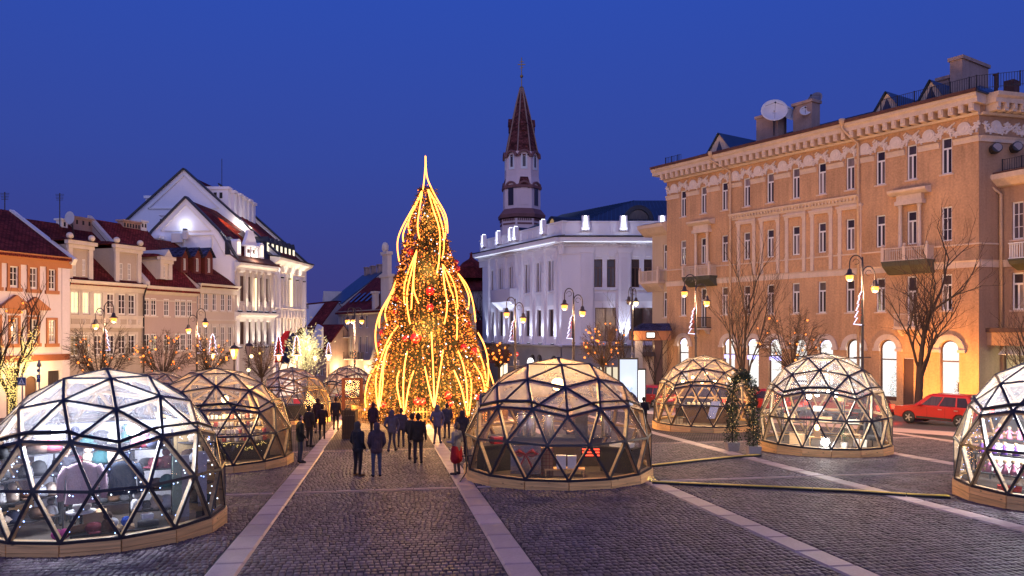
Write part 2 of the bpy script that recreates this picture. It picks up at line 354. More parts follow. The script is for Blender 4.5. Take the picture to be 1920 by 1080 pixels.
WC = {}
def window(par, x0, x1, z0, z1, y=.14, style='t', fm=None, gl=None, sill=None, lit=None):
    """window part (frame and bars) with pane sub-parts and a sill; meshes shared between windows of one size"""
    w, h = round(x1 - x0, 2), round(z1 - z0, 2); fm = fm or winf; key = (w, h, style, fm.name)
    if key not in WC:
        b = max(.06, min(.11, w * .14)); f = MB(); H2 = h
        f.box(-w / 2, -w / 2 + b, 0, .07, 0, h); f.box(w / 2 - b, w / 2, 0, .07, 0, h); f.box(-w / 2 + b, w / 2 - b, 0, .07, 0, b); f.box(-w / 2 + b, w / 2 - b, 0, .07, h - b, h)
        ps = []; t = h * .70
        if style == 't':        # transom light over two casements
            f.box(-w / 2 + b, w / 2 - b, .004, .066, t - b * .6, t + b * .6); f.box(-b * .55, b * .55, .004, .066, b, t - b * .6)
            ps = [(-w / 2 + b, w / 2 - b, t + b * .6, h - b), (-w / 2 + b, -b * .55, b, t - b * .6), (b * .55, w / 2 - b, b, t - b * .6)]
        elif style == 'g':      # small paned
            for k in (1, 2): zz = h * k / 3; f.box(-w / 2 + b, w / 2 - b, .008, .06, zz - .02, zz + .02)
            f.box(-.03, .03, .004, .066, b, h - b); ps = [(-w / 2 + b, -.03, b, h - b), (.03, w / 2 - b, b, h - b)]
        elif style == 'd':      # double leaf
            f.box(-b * .5, b * .5, .004, .066, b, h - b); ps = [(-w / 2 + b, -b * .5, b, h - b), (b * .5, w / 2 - b, b, h - b)]
        else: ps = [(-w / 2 + b, w / 2 - b, b, h - b)]
        pm = []
        for a, c, d, e2 in ps:
            g = MB(); g.box(a, c, .03, .038, d, e2); pm.append(g)
        WC[key] = (f.mesh('window', fm), pm, {})
    fme, pm, cache = WC[key]
    o = inst(fme, 'window', par, ((x0 + x1) / 2, y, z0))
    for i, g in enumerate(pm):
        mat = lit or (gl or random.choice([gl_d, gl_d, gl_m])); ck = (i, mat.name)
        if ck not in cache: cache[ck] = g.mesh('pane', mat)
        inst(cache[ck], 'pane', o)
    if sill:
        ck = ('sill', sill.name)
        if ck not in cache:
            g = MB(); g.box(-w / 2 - .12, w / 2 + .12, -y - .09, -.005, -.12, -.01); cache[ck] = g.mesh('sill', sill)
        inst(cache[ck], 'sill', o)
    return o
def shell(mb, L, D, z0, z1, m=0, y=.3):     # closed sides and back of a building
    mb.face([(0, 0, z0), (0, D, z0), (0, D, z1), (0, 0, z1)], m); mb.face([(L, 0, z0), (L, 0, z1), (L, D, z1), (L, D, z0)], m)
    mb.face([(0, D, z0), (L, D, z0), (L, D, z1), (0, D, z1)], m)
def gable_roof(mb, L, D, z, rise, over=.4, m=0, th=.18, ridge=None):
    """two slopes with thickness; ridge parallel to the facade at depth ridge"""
    r = ridge or D / 2
    k = rise / r
    for (ya, za, yb, zb) in ((-over, z - over * k, r, z + rise), (D + over, z - over * rise / (D - r), r, z + rise)):
        mb.hexa([(0, ya, za), (L, ya, za), (L, yb, zb), (0, yb, zb), (0, ya, za + th), (L, ya, za + th), (L, yb, zb + th), (0, yb, zb + th)] if ya < yb else
                [(L, ya, za), (0, ya, za), (0, yb, zb), (L, yb, zb), (L, ya, za + th), (0, ya, za + th), (0, yb, zb + th), (L, yb, zb + th)], m)
# ------------------------------------------------------------------ ground
E1 = Vector((-238 / F, 1, 0)).normalized(); E2 = Vector((E1.y, -E1.x, 0))      # along and across the pale bands
def ab(p): return p.x * E1.x + p.y * E1.y, p.x * E2.x + p.y * E2.y
def fromab(a, b, dz=0):
    x, y = a * E1.x + b * E2.x, a * E1.y + b * E2.y; return (x, y, gz(x, y) + dz)
def sheet(name, pts, dz, mat, kind='structure', label=None):
    mb = MB(); mb.face([(x, y, gz(x, y) + dz) for x, y in pts]); o = mb.build(name, mat); tag(o, label, None, None, kind); return o
sheet('ground', [(-700, -60), (700, -60), (700, 900), (-700, 900)], -.04, asph_m)
sq = MB(); A0, A1, A2, B0, B1 = 6, 33, 92, -34, 46
sq.face([fromab(A0, B0, -.028), fromab(A0, B1, -.028), fromab(A1, B1, -.028), fromab(A1, B0, -.028)])
square = tag(sq.build('square_paving', joint_m), 'cobbled town square with pale stone bands', None, None, 'structure')
fs = MB(); fs.face([fromab(A1, B0, -.004), fromab(A1, B1 - 14, -.004), fromab(A2, B1 - 40, -.004), fromab(A2, B0, -.004)])
fs.build('far_paving', far_m, square)
bs = [ab(ghit(u, 1080))[1] for u in (411, 987, 1623)] + [ab(ghit(1780, 955))[1], ab(ghit(1735, 860))[1]]
sp_ = (bs[2] - bs[0]) / 2; bs = [bs[0] - sp_] + bs + [bs[4] + sp_]
SW = .56; cross = [ab(ghit(650, 920))[0], ab(ghit(650, 845))[0], ab(ghit(650, 845))[0] * 2 - ab(ghit(650, 920))[0]]
rngs = np.random.RandomState(3)
# pale stone bands of separate slabs
slabs = []
for b in bs:
    a = 8.0
    while a < 62:
        l = 1.05 + .15 * rngs.rand()
        slabs.append((a + .006, a + l - .006, b - SW / 2, b + SW / 2)); a += l
for c in cross:
    for i in range(len(bs) - 1):
        b = bs[i] + SW / 2 + .01
        while b < bs[i + 1] - SW / 2 - .05:
            e_ = min(b + 1.1, bs[i + 1] - SW / 2 - .01); slabs.append((c - .06, c + .06, b + .005, e_ - .005)); b += 1.1
def brick_np(recs, top, low, jit):
    """recs: (n,4) a0,a1,b0,b1 -> verts, faces of boxes without undersides"""
    n = len(recs); a0, a1, b0, b1 = recs.T; V = np.zeros((n, 8, 3)); c = np.minimum(a1 - a0, b1 - b0) * .08; hj = rngs.randn(n) * jit
    for i, (a, b) in enumerate(((a0, b0), (a0, b1), (a1, b1), (a1, b0))):
        V[:, i, 0] = a * E1.x + b * E2.x; V[:, i, 1] = a * E1.y + b * E2.y; V[:, i, 2] = GA * V[:, i, 0] + GB * V[:, i, 1] + low
    for i, (a, b) in enumerate(((a0 + c, b0 + c), (a0 + c, b1 - c), (a1 - c, b1 - c), (a1 - c, b0 + c))):
        V[:, 4 + i, 0] = a * E1.x + b * E2.x; V[:, 4 + i, 1] = a * E1.y + b * E2.y
        V[:, 4 + i, 2] = GA * V[:, 4 + i, 0] + GB * V[:, 4 + i, 1] + top + hj + rngs.randn(n) * jit * .5
    Fq = np.array([(4, 5, 6, 7), (0, 1, 5, 4), (1, 2, 6, 5), (2, 3, 7, 6), (3, 0, 4, 7)])
    return V, Fq
def np_mesh(name, V, Fq, mat):
    n = len(V); me = bpy.data.meshes.new(name); me.vertices.add(n * 8); me.vertices.foreach_set('co', V.reshape(-1))
    q = (Fq[None] + (np.arange(n) * 8)[:, None, None]).reshape(-1); me.loops.add(len(q)); me.loops.foreach_set('vertex_index', q.astype(np.int32))
    k = n * len(Fq); me.polygons.add(k); me.polygons.foreach_set('loop_start', np.arange(k, dtype=np.int32) * 4); me.polygons.foreach_set('loop_total', np.full(k, 4, np.int32))
    me.materials.append(mat); me.update(calc_edges=True); me.validate(); return me
sl = np.array(slabs); V, Fq = brick_np(sl, .005, -.03, .0012)
ctr = V[:, 4:8].mean(1); us = CX + F * ctr[:, 0] / ctr[:, 1]
order = np.argsort(np.where((us > -60) & (us < 1980), ctr[:, 1], 999 + ctr[:, 1])); near = order[:230]; rest = order[230:]
def piece(V1, name, mat, par):
    c = V1.mean(0); me = bpy.data.meshes.new(name); me.from_pydata([tuple(p) for p in (V1 - c)], [], [tuple(q) for q in Fq]); me.materials.append(mat); inst(me, name, par, tuple(c))
for i in near: piece(V[i], 'slab', slab_m, square)
tag(inst(np_mesh('slab_bands', V[rest], Fq, slab_m), 'slab_bands', square), kind='stuff')
# cobbles between the bands
recs = []; pitch, blen = .198, .122
for r in range(int((A1 - 10.6) / pitch)):
    a0 = 10.6 + r * pitch
    if any(abs(a0 + pitch / 2 - c) < .06 + pitch * .52 for c in cross): continue
    Ym = a0 + 1; xl = .74 * Ym + 2.5
    for i in range(len(bs) - 1):
        lo, hi = bs[i] + SW / 2 + .012, bs[i + 1] - SW / 2 - .012
        b = lo - rngs.rand() * blen
        while b < hi:
            l = blen * (.85 + .3 * rngs.rand()); q0, q1 = max(b, lo), min(b + l, hi)
            if q1 - q0 > .05:
                bm = (q0 + q1) / 2; x = a0 * E1.x + bm * E2.x
                if abs(x) < xl: recs.append((a0 + .008, a0 + pitch - .006, q0 + .007, q1 - .007))
            b += l
recs = np.array(recs); V, Fq = brick_np(recs, 0, -.03, .0026)
ctr = V[:, 4:8].mean(1); us = CX + F * ctr[:, 0] / ctr[:, 1]; vs = CY - F * (ctr[:, 2] - H) / ctr[:, 1]
okv = (us > -10) & (us < 1930) & (vs < 1090)
dd = np.hypot(ctr[:, 0] + 8.86, ctr[:, 1] - 16.96); okv &= dd > 2.6
order = np.argsort(np.where(okv, -vs, 9999)); near = order[:298]; rest = order[298:]
for i in near: piece(V[i], 'cobble', cobble_m, square)
tag(inst(np_mesh('cobble_field', V[rest], Fq, cobble_m), 'cobble_field', square), kind='stuff')
# street beside the tan building, its kerbs and pavements
RB0, RB1 = Vector((15.8, 78.9)), Vector((32.6, 54.0)); rd = (RB1 - RB0).normalized(); ro = Vector((rd.y, -rd.x))
def rs(s, o, dz=0): p = RB0 + rd * s + ro * o; return (p.x, p.y, gz(p.x, p.y) + dz)
def strip(name, o0, o1, s0, s1, dz, mat, low=None, par=None):
    mb = MB()
    if low is None: mb.face([rs(s0, o1, dz), rs(s1, o1, dz), rs(s1, o0, dz), rs(s0, o0, dz)])
    else: mb.hexa([rs(s0, o1, low), rs(s1, o1, low), rs(s1, o0, low), rs(s0, o0, low), rs(s0, o1, dz), rs(s1, o1, dz), rs(s1, o0, dz), rs(s0, o0, dz)])
    return tag(mb.build(name, mat, par), kind='structure' if par is None else None)
strip('road', 6.2, 17.5, -60, 60, .004, asph_m)
pv = strip('pavement', -1, 6.0, -30, 60, .13, pave_m, -.05)
for k in range(40): strip('kerb_stone', 6.003, 6.19, -14 + k * 1.2, -14 + k * 1.2 + 1.185, .14, kerb_m, -.05, pv)
st2 = strip('edge_paving', 17.62, 19.6, -30, 60, .012, slab_m, -.05)
for k in range(36): strip('kerb_stone', 17.5, 17.61, 2 + k * 1.2, 2 + k * 1.2 + 1.185, .02, kerb_m, -.05, st2)
# ------------------------------------------------------------------ the long tan building on the right
fr = Fac(RB0, RB1, gz(*RB1)); L = fr.L
tb = thing('tan_apartment_building', 'long four storey tan building with plaster frieze, white windows and lit arched shops', 'building', fr.loc(), fr.rz)
cols = [1281, 1319, 1358.5, 1400, 1444, 1492, 1541, 1594, 1651, 1709.5, 1775]
xc = [fr.x(u) for u in cols]; ww = fr.x(1785) - fr.x(1765); hw = ww / 2
z4 = (fr.z(1775, 326), fr.z(1775, 258)); z3 = (fr.z(1775, 452), fr.z(1775, 387)); z2 = (fr.z(1775, 582), fr.z(1775, 514))
zf = [fr.z(1822, v) for v in (181, 199, 218, 256, 267)]         # cornice top, fascia foot, bracket foot, frieze foot, moulding foot
zb = fr.z(1835, 487), fr.z(1835, 500.5); zs = fr.z(1835, 455)
azt = fr.z(1776, 638); aw = (fr.x(1798.6) - fr.x(1762.5)) / 2
arch_u = [1281.5, 1367, 1411, 1453, 1500, 1548, 1602, 1665, 1780]
ops = []
for i, x in enumerate(xc):
    ops += [(x - hw, x + hw, *z4), (x - hw, x + hw, *z3)]
    zz = z2 if i not in (1, 9) else (z2[0] - 1.2, z2[1]); ops.append((x - hw, x + hw, *zz))
ax = [fr.x(u) for u in arch_u]
zsh = .25
for x in ax: ops.append((x - aw, x + aw, zsh, azt, 'arch'))
door = (fr.x(1693), fr.x(1713), -1.2, fr.z(1700, 672)); ops.append(door)
mb = MB(); top = zf[1] + .05
wall(mb, 0, L, -1.4, top, ops, .28); shell(mb, L, 14, -1.4, top)
mb.build('wall', tan, tb)
for i, x in enumerate(xc):
    window(tb, x - hw, x + hw, *z4, sill=tant); window(tb, x - hw, x + hw, *z3, style='t' if i < 10 else 'g')
    window(tb, x - hw, x + hw, *(z2 if i not in (1, 9) else (z2[0] - 1.2, z2[1])), sill=tant if i not in (1, 9) else None)
# cornice, frieze moulding, bands
mb = MB(); o = 1.1
mb.prof([(0, zf[1] - .02), (-o + .12, zf[1] - .02), (-o + .1, zf[1] + .28), (-o - .06, zf[0] - .25), (-o - .1, zf[0]), (.4, zf[0] + .12), (.4, zf[1])], -o, L + .35)
mb.prof([(.0, zf[2]), (-.22, zf[2]), (-.3, zf[2] + .16), (0, zf[2] + .16)], -.2, L + .06)
mb.build('cornice', tant, tb)
mb = MB(); mb.box(-.18, .18, -o + .2, 0, zf[2] + .17, zf[1] - .03); mb.box(-.12, .12, -o + .12, -o + .2, zf[2] + .35, zf[1] - .03); bm_ = mb.mesh('bracket', tant)
nb = 44
for k in range(nb): inst(bm_, 'bracket', tb, (.1 + (L - .2) * k / (nb - 1), 0, 0))
mb = MB(); edges = [-.05] + sum([[x - hw - .12, x + hw + .12] for x in xc], []) + [L + .05]
for k in range(0, len(edges), 2): mb = MB(); mb.prof([(0, zf[4]), (-.08, zf[4]), (-.12, zf[4] + .22), (-.22, zf[3] - .02), (0, zf[3])], edges[k], edges[k + 1]); mb.build('frieze_moulding', tant, tb)
def relief(kind):
    mb = MB(); rr = random.Random(5 if kind else 9); h = zf[2] - zf[3]
    if kind:
        for r, y in ((.46, -.10), (.36, -.15), (.24, -.11), (.13, -.18)):
            pts = [(r * math.cos(t), r * math.sin(t) * 1.0) for t in [2 * math.pi * q / 14 for q in range(14)]]; mb.extr(pts, y, .0)
        for sgn in (-1, 1):
            for k in range(16):
                t = k / 15; cx = sgn * (.3 + .72 * t); cz = -.28 + .5 * t * t + rr.uniform(-.13, .13); a = rr.uniform(-.9, .9); l = rr.uniform(.12, .24)
                mb.bar((cx - l * math.cos(a), -.05, cz - l * math.sin(a)), (cx + l * math.cos(a), -.09, cz + l * math.sin(a)), .08, .09, (0, -1, 0))
            mb.bar((sgn * 1.0, -.06, .35), (sgn * .85, -.07, -.45), .12, .1, (0, -1, 0)); mb.bar((sgn * .55, -.06, -.3), (sgn * .5, -.07, -.55), .1, .08, (0, -1, 0))
    else:
        for sgn in (-1, 1):
            for k in range(7):
                t = k / 6 - .5; mb.bar((t * 1.0 - .12, -.04, sgn * t * .62 - .08 + rr.uniform(-.06, .06)), (t * 1.0 + .12, -.08, sgn * t * .62 + .08), .1, .09, (0, -1, 0))
        mb.ball((0, -.05, 0), .14, 0, 8, 4)
    return mb.mesh('medallion_relief' if kind else 'garland_relief', relief_m)
rmed, rgar = relief(1), relief(0); fzc = (zf[2] + zf[3]) / 2 - .05
mids = [(0 + xc[0]) / 2 - .1] + [(xc[i] + xc[i + 1]) / 2 for i in range(10)] + [(xc[10] + L) / 2 + .1]
for x in mids: inst(rmed, 'medallion_relief', tb, (x, 0, fzc))
for x in xc: inst(rgar, 'garland_relief', tb, (x, 0, fzc + .15))
mb = MB(); mb.prof([(0, zb[1]), (-.07, zb[1]), (-.1, zb[0] - .1), (-.17, zb[0]), (0, zb[0] + .03)], -.04, L + .07); mb.build('string_course', tant, tb)
mb = MB(); mb.prof([(0, zs - .1), (-.08, zs - .1), (-.1, zs), (0, zs + .02)], -.03, L + .05); mb.build('sill_band', tant, tb)
# framed bays of the third floor
c0, c1 = fr.x(1371), fr.x(1613); zc3 = fr.z(1613, 366)
mb = MB(); mb.prof([(0, zc3 - .55), (-.1, zc3 - .55), (-.16, zc3 - .25), (-.42, zc3 - .12), (-.48, zc3 + .02), (0, zc3 + .12)], c0, c1); mb.build('bay_cornice', tant, tb)
mb = MB(); n_ = int((c1 - c0) / .32)
for k in range(n_): x = c0 + .15 + k * .32; mb.box(x - .07, x + .07, -.36, -.17, zc3 - .36, zc3 - .13)
tag(mb.build('dentils', tant, tb), kind='stuff')
pil = MB(); ph = z3[1] + .55; pil.box(-.15, .15, -.13, 0, zb[0] + .05, ph); pil.box(-.2, .2, -.18, 0, ph, ph + .18); pil.box(-.19, .19, -.17, 0, zs, zs + .14)
pil_m = pil.mesh('pilaster', tant)
lin = MB(); lin.box(-1.06, 1.06, -.2, 0, ph + .18, ph + .34); lin.box(-1.12, 1.12, -.28, 0, ph + .34, ph + .52); lin.box(-.95, .95, -.06, 0, ph + .55, zc3 - .56); lin_m = lin.mesh('bay_lintel', tant)
for i in range(3, 8):
    for sg in (-1, 1): inst(pil_m, 'pilaster', tb, (xc[i] + sg * .86, 0, 0))
    inst(lin_m, 'bay_lintel', tb, (xc[i], 0, 0))
    mb = MB(); mb.box(-.7, .7, -.05, 0, zb[0] + .35, zs - .3); mb.build('apron_panel', tan, tb, (xc[i], 0, 0))
# balconies with columns
def balustrade(mb, pts, z, h, step=.16, w=.05):
    for (p, q) in zip(pts[:-1], pts[1:]):
        p, q = Vector(p), Vector(q); l = (q - p).length; n = max(2, int(l / step))
        for k in range(n): r = p.lerp(q, (k + .5) / n); mb.box(r.x - w / 2, r.x + w / 2, r.y - w / 2, r.y + w / 2, z + .08, z + h - .06)
        mb.bar((p.x, p.y, z + h - .03), (q.x, q.y, z + h - .03), .13, .07); mb.bar((p.x, p.y, z + .05), (q.x, q.y, z + .05), .12, .07)
def post(par, x, y, z, h, mat):
    mb = MB(); mb.box(-.11, .11, -.11, .11, 0, h); mb.ball((0, 0, h + .12), .12, 0, 8, 5); mb.build('post', mat, par, (x, y, z))
colm = MB(); ch = z3[1] + .45 - zs; colm.lathe([(.17, 0), (.17, .1), (.15, .16), (.15, ch * .4), (.125, ch - .2), (.17, ch - .14), (.19, ch)], 12)
col_m = colm.mesh('column', tant, True)
bal_g = M('dark_green_slab', (.085, .085, .065), .85, .3, 2)  # dark greenish slab and underside
for i, (ua, ub) in ((1, (1270, 1334)), (9, (1645, 1738))):
    xa, xb = fr.x(ua), fr.x(ub); bd = 1.15; zl = fr.z(1738, 488) if i == 9 else fr.z(1738, 488)
    xm = xc[i]; xa, xb = xm - 1.75, xm + 1.75
    br = MB(); br.box(xa, xb, -bd, 0, zl - .06, zl + .02); br.prof([(0, zl - .95), (-.3, zl - .9), (-bd + .1, zl - .35), (-bd, zl - .07), (0, zl - .07)], xa + .04, xb - .04); b_ = br.build('balcony', bal_g, tb)
    rl = MB(); balustrade(rl, [(xa + .1, -.05, 0), (xa + .1, -bd + .1, 0), (xb - .1, -bd + .1, 0), (xb - .1, -.05, 0)], zl + .02, 1.0); rl.build('railing', tant, b_)
    for x in (xa + .1, xm, xb - .1): post(b_, x, -bd + .1, zl + .02, 1.08, tant)
    for sg in (-1, 1): inst(col_m, 'column', tb, (xm + sg * .72, -.3, zs))
    mb = MB(); t0 = zs + ch; mb.box(xm - 1.05, xm + 1.05, -.55, 0, t0, t0 + .3); mb.box(xm - .95, xm + .95, -.45, 0, t0 + .3, t0 + .75); mb.prof([(0, t0 + .75), (-.5, t0 + .75), (-.85, t0 + .95), (-.9, t0 + 1.12), (0, t0 + 1.3)], xm - 1.45, xm + 1.45)
    mb.build('balcony_entablature', tant, tb)
    # small balcony below
    zq = z2[0] - 1.25; xa, xb = xm - 1.0, xm + 1.0
    br = MB(); br.box(xa, xb, -.85, 0, zq - .14, zq); br.prof([(0, zq - .6), (-.2, zq - .55), (-.6, zq - .15), (0, zq - .15)], xa + .2, xa + .45); br.prof([(0, zq - .6), (-.2, zq - .55), (-.6, zq - .15), (0, zq - .15)], xb - .45, xb - .2); b_ = br.build('balcony', tant, tb)
    rl = MB(); balustrade(rl, [(xa + .05, -.05, 0), (xa + .05, -.8, 0), (xb - .05, -.8, 0), (xb - .05, -.05, 0)], zq, 1.05, .14, .03); rl.build('railing', tant if i == 9 else iron, b_)
# shop arches
arm = MB(); r0, r1 = aw + .02, aw + .42
def ring(mb, cx, cz, r0, r1, y0, y1, t0=0, t1=math.pi, n=14, m=0):
    for q in range(n):
        a, b = t0 + (t1 - t0) * q / n, t0 + (t1 - t0) * (q + 1) / n
        c = [(cx + r * math.cos(t), cz + r * math.sin(t)) for r, t in ((r0, a), (r1, a), (r1, b), (r0, b))]
        mb.extr(c, y0, y1, m)
spz = azt - aw
ring(arm, 0, spz, r0, r1, -.14, 0); 
for sg in (-1, 1): arm.box(sg * (aw + .22) - .27, sg * (aw + .22) + .27, -.2, 0, spz - .22, spz)
ar_m = arm.mesh('arch_surround', tant)
frm = MB(); ring(frm, 0, spz, aw - .1, aw - .005, .0, .08, m=0); frm.box(-aw, -aw + .09, 0, .08, zsh, spz); frm.box(aw - .09, aw, 0, .08, zsh, spz); frm.box(-aw + .09, aw - .09, .002, .078, zsh, zsh + .3); frm.box(-aw + .09, aw - .09, .002, .078, spz - .9, spz - .8)
fr_m = frm.mesh('shop_window', winb)
pan = MB(); pts = [(-aw + .05, zsh + .3), (aw - .05, zsh + .3)] + [((aw - .05) * math.cos(t), spz + (aw - .05) * math.sin(t)) for t in [math.pi * q / 12 for q in range(13)]]
pan.extr(pts, .035, .045); pan_m = pan.mesh('pane', film_low)
shop_i = {}
for i, x in enumerate(ax):
    inst(ar_m, 'arch_surround', tb, (x, 0, 0)); w_ = inst(fr_m, 'shop_window', tb, (x, .2, 0)); inst(pan_m, 'pane', w_, (0, 0, 0))
    dep = 1.6 if i < 7 else 2.2
    mb = MB(); x0, x1 = -aw - .3, aw + .3
    for q in ([(x0, dep, zsh - .1), (x1, dep, zsh - .1), (x1, dep, azt + .2), (x0, dep, azt + .2)], [(x0, .1, zsh - .1), (x0, dep, zsh - .1), (x0, dep, azt + .2), (x0, .1, azt + .2)], [(x1, .1, zsh - .1), (x1, .1, azt + .2), (x1, dep, azt + .2), (x1, dep, zsh - .1)]): mb.face(q, 0)
    mb.face([(x0, .1, zsh - .09), (x1, .1, zsh - .09), (x1, dep, zsh - .09), (x0, dep, zsh - .09)], 1); mb.face([(x0, .1, azt + .19), (x0, dep, azt + .19), (x1, dep, azt + .19), (x1, .1, azt + .19)], 0)
    mb.build('shop_interior', [EM('glowing_shop_wall', (1, .95, .88), 1.25) if i == 0 else MATS['glowing_shop_wall'], pave_m], tb, (x, 0, 0))  # walls glow themselves, the shop's brightness put into the material
    mb = MB(); mb.box(-.5, .5, dep - .9, dep - .6, azt - .02, azt + .06); l_ = mb.build('ceiling_light', EM('shop_tube', (1, .95, .88), 110) if i == 0 else MATS['shop_tube'], tb, (x, 0, 0))
    if i in (1, 2, 3, 5):
        mb = MB(); mb.box(-.62, .62, -.0, .1, 0, .34); mb.build('shop_sign', shop_v, tb, (x, .08, spz - 1.25))
    if i in (1, 2, 3, 5, 0):
        mb = MB(); ring(mb, 0, spz, aw - .14, aw - .10, -.02, .02); mb.build('light_rope', stroke_w, tb, (x, .2, 0))
mb = MB(); mb.box(door[0] + .02, door[1] - .02, .12, .2, door[2], door[3] - .02); dd_ = mb.build('door', winb, tb)
# unseen floodlight added behind the parked cars to wash the corner bays
q = rs(fr.x(1775), 2.6, .15); t = thing('added_floodlight', 'added unseen orange floodlight on the pavement at the corner of the tan building', 'floodlight', q, fr.rz); mb = MB(); mb.box(-.25, .25, -.12, .12, .06, .3); mb.build('housing', iron, t); mb = MB(); mb.box(-.2, .2, .121, .13, .09, .27); mb.build('lens', EM('orange_lens', (1, .5, .1), 3), t); mb = MB(); mb.box(-.15, .15, -.1, .1, -.02, .06); mb.build('stand', iron, t); light('SPOT', 'flood_beam', 4200, (1, .42, .08), t, (0, .3, .3), (R(90 + 48), 0, 0), .1, 125, .9)
# downpipes
for ut, vt, ub, vb in ((1349, 291, 1372, 320), (1596, 229, 1612, 256)):
    xt, xb = fr.x(ut), fr.x(ub); zt = zf[0]; zb_ = zf[2] + .2
    mb = MB(); mb.tube([(xt, -o - .15, zt + .1), (xt, -o - .15, zt - .5), (xb, -.22, zb_ - .5), (xb, -.2, -.8)], .11, 8); mb.lathe([(.12, -.25), (.25, .1), (.25, .3)], 8, 0, (xt, -o - .15, zt)); 
    for k in range(5): mb.lathe([(.14, 0), (.14, .07)], 8, 0, (xb, -.2, 2 + k * 3))
    mb.build('downpipe', pipe_m, tb, smooth=True)
# roof
mb = MB(); zr = zf[0] + .1; rk = 2.6
mb.face([(-o, -o - .1, zr), (L + .5, -o - .1, zr), (L - 3, 7, zr + rk), (3, 7, zr + rk)]); mb.face([(L + .5, 15, zr), (-o, 15, zr), (3, 7, zr + rk), (L - 3, 7, zr + rk)])
mb.face([(-o, 15, zr), (-o, -o - .1, zr), (3, 7, zr + rk)]); mb.face([(L + .5, -o - .1, zr), (L + .5, 15, zr), (L - 3, 7, zr + rk)])
mb.box(-o, L + .5, -o - .1, 15, zr - .12, zr - .004); rf = mb.build('roof', metalr, tb)
mb = MB(); sl_ = rk / (7 + o)
for k in range(46):
    x = -o + .6 + k * .65; t = min(1, max(0, (x + o) / (3 + o))); t2 = min(1, max(0, (L + .5 - x) / 3.5)); tt = min(t, t2)
    if tt > .05: mb.bar((x, -o - .08, zr + .02), (x, -o - .1 + (7 + o) * tt, zr + rk * tt + .02), .03, .05, (0, 0, 1))
tag(mb.build('roof_seams', metalr, rf), kind='stuff')
mb = MB(); mb.box(-o - .05, L + .4, -o - .2, -o - .08, zr - .14, zr + .1); mb.build('gutter', rust, rf)
def roof_z(y): return zr + (y + o) * sl_
for ut, wv, hh in ((1341, 1.5, 1.75), (1655, 1.1, 1.45), (1738, 1.0, 1.45)):
    x = fr.x(ut); y0 = .6; zb_ = roof_z(y0) - .1; yb = 6.4
    mb = MB(); mb.face([(x - wv, y0, zb_), (x + wv, y0, zb_), (x, y0, zb_ + hh)], 1)
    mb.hexa([(x - wv - .15, y0 - .2, zb_ - .1), (x - wv - .05, y0 - .2, zb_ - .12), (x - .0, yb, zb_ + hh - .1), (x - .12, yb, zb_ + hh - .1), (x - .1, y0 - .2, zb_ + hh + .12), (x, y0 - .2, zb_ + hh + .1), (x, yb, zb_ + hh + .1), (x - .1, yb, zb_ + hh + .1)])
    mb.face([(x - wv - .15, y0 - .25, zb_ - .1), (x, y0 - .25, zb_ + hh + .13), (x, yb, zb_ + hh + .13), (x - wv - .15, yb, zb_ - .1)]); mb.face([(x + wv + .15, y0 - .25, zb_ - .1), (x + wv + .15, yb, zb_ - .1), (x, yb, zb_ + hh + .13), (x, y0 - .25, zb_ + hh + .13)])
    d_ = mb.build('dormer', [metalr, tant], tb)
    mb = MB(); mb.extr([(x - .35, zb_ + .2), (x + .35, zb_ + .2), (x, zb_ + 1.05)], y0 - .06, y0 + .02); mb.build('pane', gl_b, d_)
def on_roof(u, v, y):   # a place on the roof at depth y
    # x where the ray of column u meets the plane y
    P = Vector((fr.P0.x - fr.d.y * y, fr.P0.y + fr.d.x * y)); k = (u - CX) / F
    x = (k * P.y - P.x) / (fr.d.x - k * fr.d.y); return x, H + (CY - v) / F * (P.y + x * fr.d.y) - fr.base
def chimney(ua, ub, vt, vb, y, d, cap=.12, mat=None, nm='chimney'):
    x0, zt = on_roof(ua, vt, y); x1, _ = on_roof(ub, vt, y); _, zb_ = on_roof(ua, vb, y)
    mb = MB(); mb.box(x0, x1, y, y + d, zb_ - 1.2, zt - .25); mb.box(x0 - cap, x1 + cap, y - cap, y + d + cap, zt - .25, zt); return mb.build(nm, mat or brick_m, tb)
chimney(1418, 1458, 219, 266, 2.2, 1.3); chimney(1487, 1522, 195, 238, 3.2, 1.2); chimney(1757, 1779, 147, 165, 5.0, 1.0)
# wall-like chimney near the corner
x0, zt = on_roof(1781, 111, 2.6); mb = MB(); mb.box(x0, x0 + .9, 2.6, 6.6, zr - .2, zt - .2); mb.box(x0 - .12, x0 + 1.02, 2.48, 6.72, zt - .2, zt + .05); mb.build('chimney', brick_m, tb)
mb = MB(); mb.tube([(L - 1.2, 5.2, zr), (L - 1.2, 5.2, zr + 2.6)], .14, 8); mb.lathe([(.2, 0), (.2, .1)], 8, 0, (L - 1.2, 5.2, zr + 2.55)); mb.build('flue', rust, tb); mb = MB(); mb.box(L - .6, L + .1, 5.0, 5.9, zr, zr + 1.9); mb.build('vent_box', rust, tb)
def rail(mb, pts, h, step, w=.03, post_every=8):
    for p, q in zip(pts[:-1], pts[1:]):
        p, q = Vector(p), Vector(q); n = max(1, int((q - p).length / step))
        for k in range(n + 1):
            r = p.lerp(q, k / n); ww_ = .035 if k % post_every == 0 else .012; mb.box(r.x - ww_, r.x + ww_, r.y - ww_, r.y + ww_, r.z, r.z + h + (.05 if ww_ > .02 else 0))
        for zz in (.12, h): mb.bar(p + Vector((0, 0, zz)), q + Vector((0, 0, zz)), w, w)
mb = MB(); rail(mb, [(fr.x(1662), -.75, zr + .05), (L + .2, -.75, zr + .05), (L + 8, 4.6, zr + .05)], 1.0, .16); mb.build('roof_railing', iron, tb)
